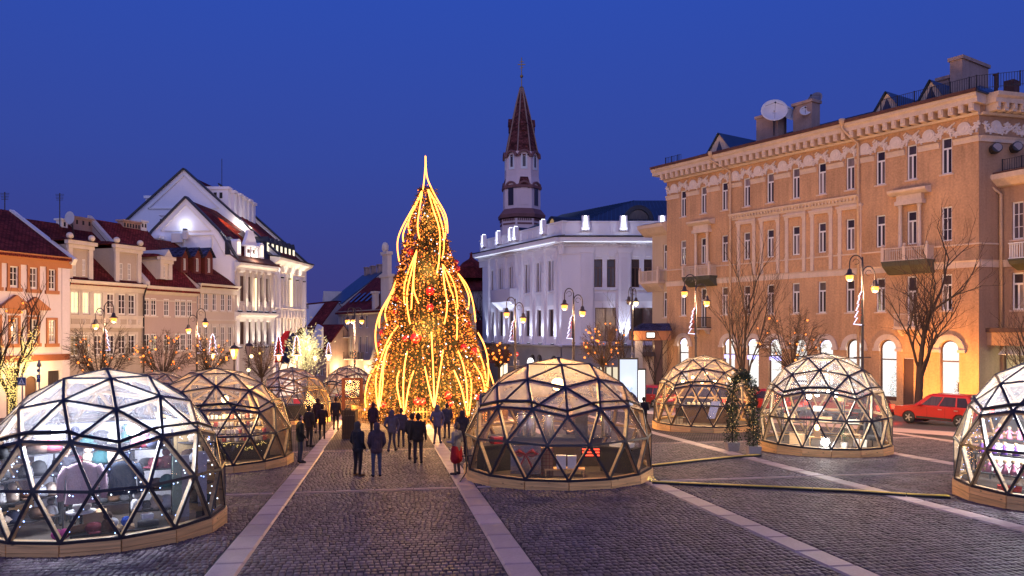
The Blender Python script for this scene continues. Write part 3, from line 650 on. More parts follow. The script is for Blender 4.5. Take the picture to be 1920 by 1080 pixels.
mb = MB(); x0 = fr.x(1256); rail(mb, [(x0, -.6, zr + .1), (x0 + 2.1, -.6, zr + .1)], .75, .2, post_every=4); mb.build('roof_railing', iron, tb)
def dish(name, lab, u, v, y, rpx, mat, yaw, par_z):
    x, z = on_roof(u, v, y); p = fr.w(x, y, z); r = rpx / F * p.y
    t = thing(name, lab, 'satellite dish', p, math.atan2(-p.x, p.y) * 0 + yaw, 'satellite dishes on the tan building')
    mb = MB(); n = 20; prof_ = [(r * q / 5, .30 * r * (q / 5) ** 2) for q in range(6)]
    base = len(mb.v)
    for rr_, zz in prof_:
        for j in range(n): a = 2 * math.pi * j / n; mb.v.append((max(rr_, .01) * math.cos(a), -zz + .3 * r, max(rr_, .01) * math.sin(a)))
    for i in range(5):
        for j in range(n): a = base + i * n + j; b = base + i * n + (j + 1) % n; mb.f.append((a, a + n, b + n, b)); mb.m.append(0)
    o = mb.build('reflector', mat, t, smooth=True); md = o.modifiers.new('t', 'SOLIDIFY'); md.thickness = .03; o.rotation_euler = (R(-22), 0, 0)
    mb = MB(); 
    for a in (.5, 2.6, 4.71): mb.tube([(r * .8 * math.cos(a), 0, r * .8 * math.sin(a)), (0, -r * .9, 0)], .015, 4)
    mb.ball((0, -r * .9, 0), .09, 0, 6, 4); f_ = mb.build('feed_arm', iron, t); f_.rotation_euler = (R(-22), 0, 0)
    mb = MB(); mb.tube([(0, .3 * r, 0), (0, .3 * r + .2, -.2), (0, .3 * r + .2, -par_z)], .05, 6); mb.build('mast', iron, t)
dish('satellite_dish', 'large white satellite dish on the first chimney of the tan roof', 1452, 206, 1.6, 24, dish_m, R(-14), 2.2)
dish('satellite_dish', 'white dish half hidden behind the largest dish', 1479, 211, 3.0, 16, dish_m, R(25), 1.8)
dish('satellite_dish', 'small pinkish dish on the second chimney', 1510, 207, 3.0, 10, dish_m, R(-20), 1.0)
dish('satellite_dish', 'dark grey satellite dish standing highest above the second chimney', 1527, 186, 4.2, 15, dishd, R(-50), 1.8)
# short side wall turned towards us and the lower wing
fs_ = Fac(RB1, RB1 + Vector((1, .272)).normalized() * 9, gz(*RB1))
sd = thing('corner_wall', 'shaded end wall of the tan building with white garland frieze', 'wall', fs_.loc(), fs_.rz)
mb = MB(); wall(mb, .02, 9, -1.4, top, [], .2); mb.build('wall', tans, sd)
mb = MB(); mb.prof([(0, zf[1] - .02), (-o + .12, zf[1] - .02), (-o + .1, zf[1] + .28), (-o - .06, zf[0] - .25), (-o - .1, zf[0]), (.4, zf[0] + .12), (.4, zf[1])], .45, 9); mb.prof([(0, zf[2]), (-.22, zf[2]), (-.3, zf[2] + .16), (0, zf[2] + .16)], .1, 9); mb.build('cornice', tant, sd)
for k in range(12): inst(bm_, 'bracket', sd, (.75 + k * .72, 0, 0))
mb = MB(); mb.prof([(0, zf[4]), (-.08, zf[4]), (-.12, zf[4] + .22), (-.22, zf[3] - .02), (0, zf[3])], .05, 9); mb.prof([(0, zb[1]), (-.07, zb[1]), (-.1, zb[0] - .1), (-.17, zb[0]), (0, zb[0] + .03)], .1, 9); mb.prof([(0, zs - .1), (-.08, zs - .1), (-.1, zs), (0, zs + .02)], .06, 9); mb.build('string_course', tant, sd)
for x in (1.45, 4.2): inst(rmed, 'medallion_relief', sd, (x, 0, fzc)); inst(rgar, 'garland_relief', sd, (x + 1.4, 0, fzc))
for u, v in ((1860, 281), (1898, 279)):
    x = fs_.x(u); z = fs_.z(u, v); mb = MB(); mb.tube([(0, 0, 0), (0, -.25, 0), (-.12, -.55, .06)], [.3, .36, .36], 12); mb.tube([(-.12, -.551, .06), (-.13, -.57, .062)], [.3, .29], 12, 1); mb.build('wall_fan', [iron, dishd], sd, (x, 0, z))
wg0 = fs_.w(fs_.x(1876), 0, 0).to_2d(); fw = Fac(wg0, wg0 + Vector((.42, -.9)).normalized() * 9, gz(*RB1))
wg = thing('side_wing', 'lower tan wing at the right edge with balcony over a bright shop window', 'building', fw.loc(), fw.rz)
zwt = fw.z(1890, 336); wx = (fw.x(1897), fw.x(1919))
wops = [(wx[0], wx[1], fw.z(1905, 449), fw.z(1905, 378)), (wx[0], wx[1], fw.z(1905, 581), fw.z(1905, 511)), (fw.x(1882), 8.0, .1, fw.z(1890, 637))]
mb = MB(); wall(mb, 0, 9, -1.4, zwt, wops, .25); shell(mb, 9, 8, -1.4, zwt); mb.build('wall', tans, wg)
for q in wops[:2]: window(wg, *q, sill=tant, style='g' if q is wops[0] else 't')
mb = MB(); mb.prof([(0, zwt - .5), (-.3, zwt - .45), (-.8, zwt), (-.85, zwt + .35), (.3, zwt + .4)], -.5, 9.3); mb.build('cornice', tant, wg); mb = MB(); mb.prof([(0, zb[1]), (-.07, zb[1]), (-.17, zb[0]), (0, zb[0])], 0, 9); mb.build('string_course', tant, wg)
mb = MB(); mb.box(-.3, 9.3, -.7, 8, zwt + .36, zwt + .5); mb.build('roof', rust, wg)
mb = MB(); rail(mb, [(.4, -.4, zwt + .5), (9, -.4, zwt + .5)], .85, .16); mb.build('roof_railing', iron, wg)
mb = MB(); mb.tube([(-.35, -.8, zwt + .1), (-.35, -.8, zwt - .3), (.15, -.2, zwt - 1.0), (.15, -.16, 5.2)], .11, 8); mb.lathe([(.12, -.2), (.24, .1), (.24, .3)], 8, 0, (-.35, -.8, zwt)); mb.build('downpipe', pipe_m, wg, smooth=True)
zl = fw.z(1912, 488); mb = MB(); mb.box(fw.x(1908), 8, -1.1, 0, zl - .05, zl + .05); mb.prof([(0, zl - .7), (-.9, zl - .3), (-1.05, zl - .06), (0, zl - .06)], fw.x(1908), 8); b_ = mb.build('balcony', bal_g, wg)
mb = MB(); balustrade(mb, [(fw.x(1909), -.05, 0), (fw.x(1909), -1.0, 0), (8, -1.0, 0)], zl + .05, 1.1); mb.build('railing', whitet, b_)
q = wops[2]; mb = MB(); mb.box(q[0], q[1], .1, .16, q[2], q[2] + .5); mb.box(q[0], q[0] + .12, .08, .2, q[2] + .5, q[3]); f_ = mb.build('shop_window', winb, wg); mb = MB(); mb.box(q[0] + .12, q[1], .12, .14, q[2] + .5, q[3]); mb.build('pane', film_low, f_)
mb = MB(); mb.face([(q[0] - .2, 2.5, q[2]), (q[1], 2.5, q[2]), (q[1], 2.5, q[3]), (q[0] - .2, 2.5, q[3])]); mb.face([(q[0] - .2, .26, q[2]), (q[0] - .2, 2.5, q[2]), (q[0] - .2, 2.5, q[3]), (q[0] - .2, .26, q[3])]); mb.face([(q[0] - .2, .26, q[3]), (q[0] - .2, 2.5, q[3]), (q[1], 2.5, q[3]), (q[1], .26, q[3])]); mb.build('shop_interior', EM('green_white_shop', (.92, 1, .72), 1.6), wg)
for k in range(2): mb = MB(); mb.box(q[0] + .3 + k * 1.3, q[0] + .8 + k * 1.3, 2.2, 2.3, 2.6, 3.1); mb.build('poster', green_m, wg)
zcn = fw.z(1890, 618); mb = MB(); mb.box(fw.x(1880) - 1.0, 8.5, -1.3, 0, zcn - .18, zcn + .12); mb.box(fw.x(1880) - 1.0, fw.x(1880) - .82, -1.25, 0, -.5, zcn - .18); mb.build('shop_canopy', winb, wg)
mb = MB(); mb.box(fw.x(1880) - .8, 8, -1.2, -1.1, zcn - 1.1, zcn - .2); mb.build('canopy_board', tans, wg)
mb = MB(); 
for k in range(14): mb.hexa([(fw.x(1884) + k * .32, -.7, zcn - 1.75), (fw.x(1884) + k * .32 + .3, -.7, zcn - 1.75), (fw.x(1884) + k * .32 + .3, -.05, zcn - 1.2), (fw.x(1884) + k * .32, -.05, zcn - 1.2), (fw.x(1884) + k * .32, -.72, zcn - 1.7), (fw.x(1884) + k * .32 + .3, -.72, zcn - 1.7), (fw.x(1884) + k * .32 + .3, -.05, zcn - 1.15), (fw.x(1884) + k * .32, -.05, zcn - 1.15)])
mb.build('awning', whitet, wg)
light('POINT', 'shop_light', 260, (.85, 1, .6), wg, (3, .9, 3.0), size=.3)
# ------------------------------------------------------------------ white floodlit building with two fronts
bw = -3.2
fl = Fac((-4.4, 115.4), (6.09, 95.0), bw); frt = Fac((6.09, 95.0), (26, 95.0), bw)
wb = thing('white_floodlit_building', 'white two storey building with pilasters lit from below and dark metal roof', 'building', fl.loc(), 0)
wb.location = (0, 0, bw)
def sub(par, name, fac):      # a wing's own frame as a part
    o = bpy.data.objects.new(name, None); COL.objects.link(o); o.parent = par; o.location = (fac.P0.x - par.location.x, fac.P0.y - par.location.y, fac.base - par.location.z); o.rotation_euler = (0, 0, fac.rz); return o
def lift(mb, fac):            # facade coordinates -> building coordinates
    mb.v = [tuple(fac.w(*p) - Vector((0, 0, fac.base))) for p in mb.v]; return mb
def fpart(fac, mb, name, mat, par, smooth=False): return lift(mb, fac).build(name, mat, par, smooth=smooth)
def fpiece(fac, me, name, par, p): o = inst(me, name, par, fac.w(*p) - Vector((0, 0, fac.base)), fac.rz); return o
zl_ = fl.z(1044, 647); zt_ = fl.z(1044, 470); zc0 = fl.z(1053, 458); zc1 = fl.z(1053, 441); zp = frt.z(1140, 417)
lw_u = [925, 939.7, 959, 989.4, 1011, 1033.3]; hwl = .62
zu = (fl.z(1033, 545), fl.z(1033, 489)); zd = (fl.z(1033, 631), fl.z(1033, 580))
ops = []
for i, u in enumerate(lw_u):
    x = fl.x(u)
    for sg in (-1, 1):
        ops.append((x + sg * .47 - .34, x + sg * .47 + .34, *zu))
    ops.append((x - .62, x + .62, *zd))
gops = []
for u in (1000, 1013, 1040): x = fl.x(u); gops.append((x - .7, x + .7, zl_ - 3.2, zl_ - 1.3, 'arch'))
mb = MB(); wall(mb, 0, fl.L, zl_, zc1, ops, .35); fpart(fl, mb, 'wall', bluew, wb)
mb = MB(); wall(mb, 0, fl.L, -2, zl_, gops, .4, y=-.12); fpart(fl, mb, 'plinth_wall', greyb, wb)
class FW:   # window helper in a facade frame
    pass
def fwin(fac, par, x0, x1, z0, z1, **k):
    o = window(par, x0, x1, z0, z1, **k); p = o.location.copy(); o.location = fac.w(p.x, p.y, p.z) - Vector((0, 0, fac.base)); o.rotation_euler = (0, 0, fac.rz); return o
for q in ops: fwin(fl, wb, *q, y=.25, fm=winb, gl=gl_d, style='p' if q[3] == zu[1] else 'd')
for q in gops: mb = MB(); mb.box(q[0], q[1], .2, .25, q[2], q[3]); fpart(fl, mb, 'window', gl_d, wb)
pl = MB(); pl.box(-.36, .36, -.3, 0, zl_ + .9, zt_); pl.box(-.42, .42, -.36, 0, zl_, zl_ + .9); pl.box(-.46, .46, -.4, 0, zt_, zt_ + .35)
for k in range(9): 
    for c in (-.18, 0, .18): pl.box(c - .06, c + .06, -.35, -.3, zt_ - 2.6 + k * .28, zt_ - 2.42 + k * .28)
pl_m = pl.mesh('pilaster', bluew)
up = MB(); up.box(-.2, .2, -.12, .12, 0, .14); up_m = up.mesh('uplight', iron); upe = MB(); upe.box(-.16, .16, -.09, .09, .14, .15); upe_m = upe.mesh('lens', led_w)
pil_u = [917.2, 931.4, 948.6, 968, 979, 999.4, 1021, 1044.4]
def uplight(fac, par, x, y, z, power, col, spot=70, tilt=8):
    o = fpiece(fac, up_m, 'uplight', par, (x, y, z)); inst(upe_m, 'lens', o)
    l = light('SPOT', 'uplight_beam', power, col, o, (0, 0, .2), (R(180 - tilt), 0, 0), .06, spot, .8); return o
for u in pil_u:
    x = fl.x(u); fpiece(fl, pl_m, 'pilaster', wb, (x, 0, 0)); uplight(fl, wb, x, -.7, zl_ + .05, 1900, COLD, 58, 5)
for i, u in enumerate(lw_u):
    x = fl.x(u); mb = MB(); mb.box(x - .75, x + .75, -.07, 0, zd[1] + .5, zu[0] - .35); fpart(fl, mb, 'panel', greyw, wb); mb = MB(); mb.box(x - .95, x + .95, -.14, 0, zu[0] - .2, zu[0] - .05); fpart(fl, mb, 'sill', greyw, wb); mb = MB(); mb.box(x - .3, x + .3, -.16, 0, zu[1] + .15, zu[1] + .75); fpart(fl, mb, 'keystone', bluew, wb)
mb = MB(); mb.prof([(-.12, zl_ - .25), (-.55, zl_ - .12), (-.7, zl_), (0, zl_ + .04)], -.2, fl.L + .35); fpart(fl, mb, 'ledge', bluew, wb)
mb = MB(); xa, xb = fl.x(935), fl.x(972); zb_ = fl.z(955, 563); mb.box(xa, xb, -1.3, 0, zb_ - .25, zb_); mb.box(xa, xb, -1.3, -1.15, zb_, zb_ + 1.5); mb.box(xa, xa + .15, -1.15, 0, zb_, zb_ + 1.5); mb.box(xb - .15, xb, -1.15, 0, zb_, zb_ + 1.5); mb.prof([(0, zb_ - 1.3), (-.9, zb_ - .5), (-1.25, zb_ - .26), (0, zb_ - .26)], xa + .1, xb - .1); fpart(fl, mb, 'balcony', greyw, wb)
# right front
pr_u = [(1089, 1111), (1159, 1181), (1229, 1251)]; rw = [(1114, 1129.5), (1138, 1154), (1184, 1199), (1207.5, 1223), (1256, 1272)]
zur = (frt.z(1130, 538.6), frt.z(1130, 486)); zdr = (frt.z(1130, 640), frt.z(1130, 577))
rops = [(frt.x(a), frt.x(b), *zur) for a, b in rw] + [(frt.x(1116), frt.x(1155), *zdr), (frt.x(1186), frt.x(1226), *zdr)]
mb = MB(); wall(mb, 0, frt.L, frt.z(1100, 647), zc1, rops, .35); fpart(frt, mb, 'wall', bluew, wb)
mb = MB(); wall(mb, 0, frt.L, -2, frt.z(1100, 647), [(frt.x(1112), frt.x(1160), -1.5, 2.2)], .4, y=-.12); fpart(frt, mb, 'plinth_wall', greyb, wb)
mb = MB(); mb.box(frt.x(1112), frt.x(1160), .2, .24, -1.5, 2.2); fpart(frt, mb, 'shop_pane', EM('far_shop', (1, .85, .6), .9), wb)
mb = MB()
for k in range(5): mb.box(frt.x(1112 + k * 12) - .1, frt.x(1112 + k * 12) + .1, .1, .19, -1.5, 2.2)
fpart(frt, mb, 'shop_frame', winb, wb)
for q in rops[:5]: fwin(frt, wb, *q, y=.25, fm=winb, gl=gl_d, style='t')
for q in rops[5:]: fwin(frt, wb, *q, y=.25, fm=winb, gl=gl_m, style='d')
mb = MB(); x0, x1 = frt.x(1118), frt.x(1153)
z0r = frt.z(1100, 647); z1r = frt.z(1100, 474)
for a, b in pr_u:
    xa, xb = frt.x(a), frt.x(b); mb = MB(); mb.box(xa, xb, -.35, 0, z0r + 1.2, z1r); mb.box(xa - .12, xb + .12, -.42, 0, z0r, z0r + 1.2); mb.box(xa - .15, xb + .15, -.45, 0, z1r, z1r + .5)
    for k in range(14):
        for c in (-.3, -.1, .1, .3): mb.box((xa + xb) / 2 + c - .06, (xa + xb) / 2 + c + .06, -.41, -.35, z1r - 6.2 + k * .42, z1r - 5.98 + k * .42)
    fpart(frt, mb, 'pilaster', bluew, wb)
uplight(frt, wb, (frt.x(1159) + frt.x(1181)) / 2, -.95, z0r + .05, 2600, COLD, 60); uplight(frt, wb, (frt.x(1229) + frt.x(1251)) / 2, -.95, z0r + .05, 2600, COLD, 60)
for i in (0, 2):
    xm = (frt.x(rw[i][0]) + frt.x(rw[i + 1][1])) / 2; hw_ = (frt.x(rw[i + 1][1]) - frt.x(rw[i][0])) / 2
    mb = MB(); mb.box(xm - hw_, xm + hw_, -.1, 0, zdr[1] + .8, zur[0] - .7); fpart(frt, mb, 'panel', greyw, wb); mb = MB(); mb.box(xm - hw_ - .2, xm + hw_ + .2, -.16, 0, zur[0] - .35, zur[0] - .1); fpart(frt, mb, 'sill', greyw, wb)
    for q in (i, i + 1): c = (frt.x(rw[q][0]) + frt.x(rw[q][1])) / 2; mb = MB(); mb.box(c - .35, c + .35, -.2, 0, zur[1] + .3, zur[1] + 1.1); fpart(frt, mb, 'keystone', bluew, wb)
mb = MB(); mb.prof([(-.12, z0r - .25), (-.55, z0r - .12), (-.7, z0r), (0, z0r + .04)], 0, frt.L); fpart(frt, mb, 'ledge', bluew, wb)
# entablature, parapet, lanterns
for fac, xa, xb in ((fl, -.9, fl.L + .6), (frt, -.3, frt.L)):
    mb = MB(); mb.prof([(0, zc0 - 1.2), (-.12, zc0 - 1.2), (-.15, zc0), (-.5, zc0 + .12), (-1.2, zc0 + .3), (-1.25, zc0 + .75), (0, zc0 + .85)], xa, xb); fpart(fac, mb, 'cornice', bluew, wb)
    mb = MB(); mb.prof([(.1, zc0 + .85), (-1.3, zc0 + .76), (-1.35, zc0 + .9), (.1, zc0 + 1.15)], xa - .05, xb); fpart(fac, mb, 'cornice_flashing', dkmetal, wb)
    mb = MB(); mb.box(xa + .3, xb - .2, -.15, .35, zc0 + .9, zp); n_ = int((xb - xa) / 1.4)
    for k in range(n_): x = xa + 1 + k * 1.4; mb.box(x - .35, x + .35, -.22, -.15, zc0 + 1.5, zp - .4)
    mb.box(xa + .2, xb, -.25, .4, zp, zp + .15); fpart(fac, mb, 'parapet', bluew, wb)
    mb = MB(); n_ = int((xb - xa) / .45)
    for k in range(n_): x = xa + .3 + k * .45; mb.box(x - .11, x + .11, -.42, -.12, zc0 - .28, zc0 - .02)
    tag(fpart(fac, mb, 'dentils', bluew, wb), kind='stuff')
    mb = MB(); mb.box(xa + .5, xb - .5, -1.08, -1.0, zc0 + .18, zc0 + .22); fpart(fac, mb, 'cornice_light', EM('cornice_led', (.80, .86, 1), 1.6) if fac is fl else MATS['cornice_led'], wb)
lan = MB(); lan.box(-.15, .15, -.3, .3, 0, 1.3); lan_m = lan.mesh('parapet_lantern', led_w)
cas = MB()
for c in (-.35, .35): cas.box(c - .09, c + .09, -.34, .2, -.1, 1.3)
cas.box(-.5, .5, -.3, .35, -.5, -.12); cas_m = cas.mesh('lantern_post', bluew)
for fac, us_ in ((fl, (911.5, 939, 962.5, 971.5, 1023)), (frt, (1097, 1168, 1240))):
    for u in us_:
        x = fac.x(u); z = zp - .55; o = fpiece(fac, cas_m, 'lantern_post', wb, (x, -.35, z)); q = inst(lan_m, 'lantern', o); q.scale = (1, 1, 1) if fac is frt else (.7, .7, 1.1)
        light('POINT', 'lantern_light', 30, COLD, o, (0, -.9, -.3), size=.1)
# roof of dark metal sheets
pk = [at(1010, 428, 108), at(1060, 404, 106), at(1180, 376, 108), at(1262, 378, 108)]
mb = MB(); e0, e1, e2, e3 = fl.w(-.3, 1, zp - .4), fl.w(fl.L, 1.2, zp - .4), frt.w(frt.L, 1.2, zp - .4), Vector((26, 126, bw + zp - .4)); e4 = Vector((2, 128, bw + zp - .4))
r0_, r1_ = Vector((7.5, 114, at(1060, 402, 114).z)), Vector((17, 108, at(1180, 376, 108).z)); r2_ = Vector((26, 108, at(1180, 376, 108).z))
LO = Vector((0, 0, bw))
for q in ([e0, e1, r1_, r0_], [e1, e2, r2_, r1_], [e4, e0, r0_], [e3, e4, r0_, r1_, r2_]): mb.face([p - LO for p in q])
rf = mb.build('roof', dkmetal, wb)
mb = MB()
for k in range(34):
    t = k / 33; a = e1.lerp(e2, t); b = r1_ if t < .45 else r1_.lerp(r2_, (t - .45) / .55); b = r1_.lerp(r2_, max(0, (t - .45) / .55)); 
    if t < .45: b = e1.lerp(r1_, min(1, t / .45 + .02)) 
    mb.bar(a - LO, b - LO, .08, .1)
for k in range(26):
    t = k / 25; a = e0.lerp(e1, t); b = r0_.lerp(r1_, t); mb.bar(a - LO, b - LO, .08, .1)
tag(mb.build('roof_seams', metalr, rf), kind='stuff')
for u, v, w_, Y in ((1197, 401, 1.9, 99), (1037, 409, 1.1, 103), (975, 430, 1.2, 112)):
    p = at(u, v + 12, Y) - LO; mb = MB(); r = w_
    ring(mb, 0, 0, r * .72, r, -.3, 0, n=12); 
    pts = [(r * math.cos(t), r * math.sin(t)) for t in [math.pi * q / 12 for q in range(13)]]; mb.extr(pts, .02, 4.5)
    d_ = mb.build('dormer', dkmetal, wb, p); d_.rotation_euler = (0, 0, 0 if u > 1100 else fl.rz)
    mb = MB(); pts = [(r * .7 * math.cos(t), r * .7 * math.sin(t)) for t in [math.pi * q / 10 for q in range(11)]]; mb.extr(pts, -.1, .0); mb.build('pane', gl_m if u > 1100 else gl_w, d_)
mb = MB(); 
for a, b in (((0, 0), (0, 12)),): pass
mb.face([fl.w(0, 0, -2) - LO, fl.w(0, 14, -2) - LO, fl.w(0, 14, zp - .4) - LO, fl.w(0, 0, zp - .4) - LO]); mb.face([frt.w(frt.L, 0, -2) - LO, frt.w(frt.L, 0, zp - .4) - LO, e3 - LO, e3 - LO - Vector((0, 0, zp + 1.6))]); mb.build('rear_wall', greyw, wb)
# maroon awning by its door
p = at(940, 672, 100); mb = MB(); mb.hexa([(-1.9, -1.4, -.6), (1.6, -1.4, -.6), (1.6, .4, -.6), (-1.9, .4, -.6), (-1.6, -.3, 1.1), (1.4, -.3, 1.1), (1.4, .4, 1.1), (-1.6, .4, 1.1)])
aw_ = tag(mb.build('awning', M('maroon_canvas', (.10, .02, .03), .8), None, p, rz=fl.rz), 'maroon canvas awning over the lit shop door beside the white building', 'awning')
p = at(940, 697, 100); mb = MB()
for c in (-1.35, .05): mb.box(c, c + 1.0, 0, .06, -1.6, .6)
mb.build('lit_window', EM('awning_shop', (1, .86, .6), 1.6), aw_, (0, .3, -.9))
t = thing('round_lit_sign', 'small white round lit sign on the grey plinth', 'sign', at(1000, 682, 97), fl.rz); mb = MB(); mb.tube([(0, -.5, 0), (0, -.3, 0)], .75, 14); mb.build('disc', shop_w, t); mb = MB(); mb.tube([(0, -.3, 0), (0, 0, 0)], .1, 6); mb.build('bracket', iron, t)
# ------------------------------------------------------------------ church tower behind
Yt = 150; tw = thing('church_tower', 'octagonal pale church tower with dark red spire and cross', 'tower', at(978, 618, Yt) * 1.0)
tw.location.z = -5; sc = Yt / F; tz = lambda v: H + (CY - v) / F * Yt + 5
def octp(mb, rpx0, v0, rpx1, v1, m=0, n=8, off=22.5):
    pass
def olathe(prof, mat, name, par=tw, rot=R(22.5 + 8), n=8, smooth=False):
    mb = MB(); mb.lathe([(r * sc, tz(v)) for r, v in prof], n); mb.v = [(x * math.cos(rot) - y * math.sin(rot), x * math.sin(rot) + y * math.cos(rot), z) for x, y, z in mb.v]; return mb.build(name, mat, par, smooth=smooth)
stone = M('tower_stone', (.76, .58, .57), .8, .12, .5, streak=.5); tred = M('tower_red', (.22, .095, .09), .75, .25, .6)
olathe([(42, 760), (42, 438), (41, 414)], stone, 'base_wall'); olathe([(45, 412), (46, 406), (38, 396), (37, 395)], tred, 'base_cornice')
olathe([(36, 396), (36, 358)], stone, 'belfry_wall'); olathe([(38.5, 357), (39, 353), (36, 351)], tred, 'belfry_band')
olathe([(36, 352), (33, 335), (33, 290)], stone, 'upper_wall')
mb = MB(); spire = TILES('spire_tiles', (.14, .042, .04), .6, .6, .5)
olathe([(34, 298), (31, 290), (24, 255), (17, 222), (9.5, 190), (2.6, 164)], spire, 'spire')
mb = MB()
for k in range(8):
    a = R(22.5 + 8 + 45 * k); pts = [(r * sc * 1.02 * math.cos(a), r * sc * 1.02 * math.sin(a), tz(v)) for r, v in ((31, 290), (24, 255), (17, 222), (9.5, 190), (2.6, 164))]; mb.tube(pts, .13, 5)
mb.build('spire_ribs', M('rib_copper', (.35, .22, .17), .5, .2), tw)
mb = MB(); mb.lathe([(3.5 * sc, tz(167)), (4.5 * sc, tz(165)), (2 * sc, tz(162))], 8); mb.tube([(0, 0, tz(164)), (0, 0, tz(108))], .09, 6); mb.ball((0, 0, tz(143)), 3.2 * sc, 0, 10, 6); mb.bar((-.75, 0, tz(121)), (.75, 0, tz(121)), .14, .14); mb.bar((-.4, 0, tz(116)), (.4, 0, tz(116)), .12, .12); mb.bar((-.35, 0, tz(128)), (.35, 0, tz(126)), .12, .12); mb.build('cross', M('gilt', (.35, .22, .08), .4, .2, metal=.6), tw)
for k in range(8):
    a = R(8 + 45 * k); ca, sa = math.cos(a), math.sin(a); ap = math.cos(R(22.5))
    def face_part(name, mb, mat, r): o = mb.build(name, mat, tw, (r * sc * ap * ca, r * sc * ap * sa, 0)); o.rotation_euler = (0, 0, a + R(90)); return o
    # belfry arch and window, gable hood, lancet
    mb = MB(); z0, z1 = tz(389), tz(352); mb.box(-.62, .62, -.03, .06, z0, z1 - .6); ring(mb, 0, z1 - .62, 0.001, .62, -.03, .06, n=8); face_part('window', mb, gl_d if k % 2 else stone, 36.3)
    mb = MB(); ring(mb, 0, z1 - .62, 1.05, 1.4, -.2, .2, n=10); face_part('arch_hood', mb, tred, 36.3)
    mb = MB(); z0, z1 = tz(318), tz(299); mb.box(-.28, .28, -.03, .06, z0, z1); o = face_part('window', mb, gl_d, 33.3); mb = MB(); mb.box(-.62, -.3, -.06, .05, z0 - .5, z1 + .3); mb.box(.3, .62, -.06, .05, z0 - .5, z1 + .3); mb.box(-.3, .3, -.05, .05, z0 - .5, z0 - .02); face_part('window_jamb', mb, whitet, 33.3)
    mb = MB(); ring(mb, 0, tz(300), .95, 1.35, -.35, .3, n=8); face_part('arch_hood', mb, tred, 33.6)
    if k % 2 == 0:
        mb = MB(); mb.hexa([(-1.1, -.35, tz(352)), (1.1, -.35, tz(352)), (1.1, .5, tz(352)), (-1.1, .5, tz(352)), (-.75, .1, tz(337)), (.75, .1, tz(337)), (.75, .5, tz(337)), (-.75, .5, tz(337))]); face_part('hood_roof', mb, spire, 34.5)
        mb = MB(); mb.box(-.55, .55, -.5, 1.2, tz(250), tz(238)); mb.extr([(-.75, tz(238)), (.75, tz(238)), (0, tz(224))], -.6, 1.2); face_part('spire_dormer', mb, spire, 21)
    mb = MB()
    for j in range(7): mb.box(-1.35 + j * .4, -1.15 + j * .4, -.1, .05, tz(418), tz(414))
    mb.box(-1.4, 1.4, -.06, .05, tz(425), tz(422)); face_part('brick_frieze', mb, tred, 42)
# lower buildings behind the fir, red domed church roof
t = thing('church_annex', 'dark red domed church roofs with small gilt cross behind the fir', 'building', at(893, 618, 135) - Vector((0, 0, 9)), 0)
z_ = lambda v: H + (CY - v) / F * 135 + 9 - H
mb = MB(); mb.box(-6, 4, 0, 12, -2, z_(545)); mb.build('wall', beige, t); mb = MB(); mb.prof([(-.5, z_(545)), (6, z_(500)), (12.5, z_(545))], -6.5, 4.5); mb.build('roof', rtile2, t)
mb = MB(); mb.lathe([(2.6, z_(520)), (2.4, z_(500)), (1.6, z_(490)), (.4, z_(482)), (.15, z_(470))], 10, 0, (-1, 3, 0)); mb.bar((-1.4, 3, z_(473)), (-.6, 3, z_(473)), .12, .12); mb.build('cupola', rtile2, t)
t = thing('small_house', 'small cream house with lit window behind the fir beside the white building', 'house', at(897, 700, 118), 0)
mb = MB(); wall(mb, -4, 2.2, -3, 5.2, [(.2, 1.3, 1.2, 3.2)], .2); shell(mb, 2.2, 8, -3, 5.2); mb.build('wall', cream, t); mb = MB(); mb.prof([(-.4, 5.2), (4, 8.2), (8.4, 5.2)], -4.2, 2.4); mb.build('roof', rtile, t); window(t, .2, 1.3, 1.2, 3.2, lit=gl_w, style='d')
# ------------------------------------------------------------------ small beige building left of the tan one, with a porch
p0 = RB0 - rd * 2.6 + ro * -.5; fb = Fac(p0, RB0 - rd * .02 + ro * -.5, gz(*RB0))
sb = thing('narrow_beige_building', 'narrow beige building with balcony and tiled porch beside the tan building', 'building', fb.loc(), fb.rz)
ze = fb.z(1240, 432); q1 = (fb.L - 1.0, fb.L - .25, fb.z(1246, 505), fb.z(1246, 458)); q2 = (fb.L - 1.0, fb.L - .25, fb.z(1246, 595), fb.z(1246, 547))
mb = MB(); wall(mb, 0, fb.L, -1.5, ze, [q1, q2], .2); shell(mb, fb.L, 12, -1.5, ze); mb.build('wall', M('pale_tan_render', (.55, .40, .26), .8, .15, .5, streak=.8), sb)
for q in (q1, q2): window(sb, *q, sill=tant)
mb = MB(); mb.prof([(0, ze - .5), (-.4, ze - .3), (-1.1, ze + .25), (-1.15, ze + .6), (0, ze + .9), (12, ze + .9), (12, ze - .1)], -1.1, fb.L - .05); mb.build('cornice', tant, sb)
mb = MB(); mb.prof([(-1.2, ze + .6), (6, ze + 1.9), (12, ze + .9), (12, ze + .8)], -1.2, fb.L - .06); mb.build('roof', dkmetal, sb)
zl = fb.z(1228, 531); mb = MB(); mb.box(-.9, 1.9, -1.1, 0, zl - .1, zl + .08); mb.prof([(0, zl - .9), (-.7, zl - .4), (-1, zl - .11), (0, zl - .11)], -.7, 1.7); b_ = mb.build('balcony', tant, sb); mb = MB(); balustrade(mb, [(-.8, 0, 0), (-.8, -1.0, 0), (1.8, -1.0, 0), (1.8, -.05, 0)], zl + .08, 1.15); mb.build('railing', tant, b_); post(b_, -.8, -1.0, zl + .08, 1.3, tant); post(b_, 1.8, -1.0, zl + .08, 1.3, tant)
pc = at(1191, 650, 76); pc.z = gz(pc.x, pc.y); pt = thing('porch', 'entrance porch with tiled roof, orange lit board and white sign', 'porch', pc, 0)
zq = lambda v: H + (CY - v) / F * 76 - pc.z
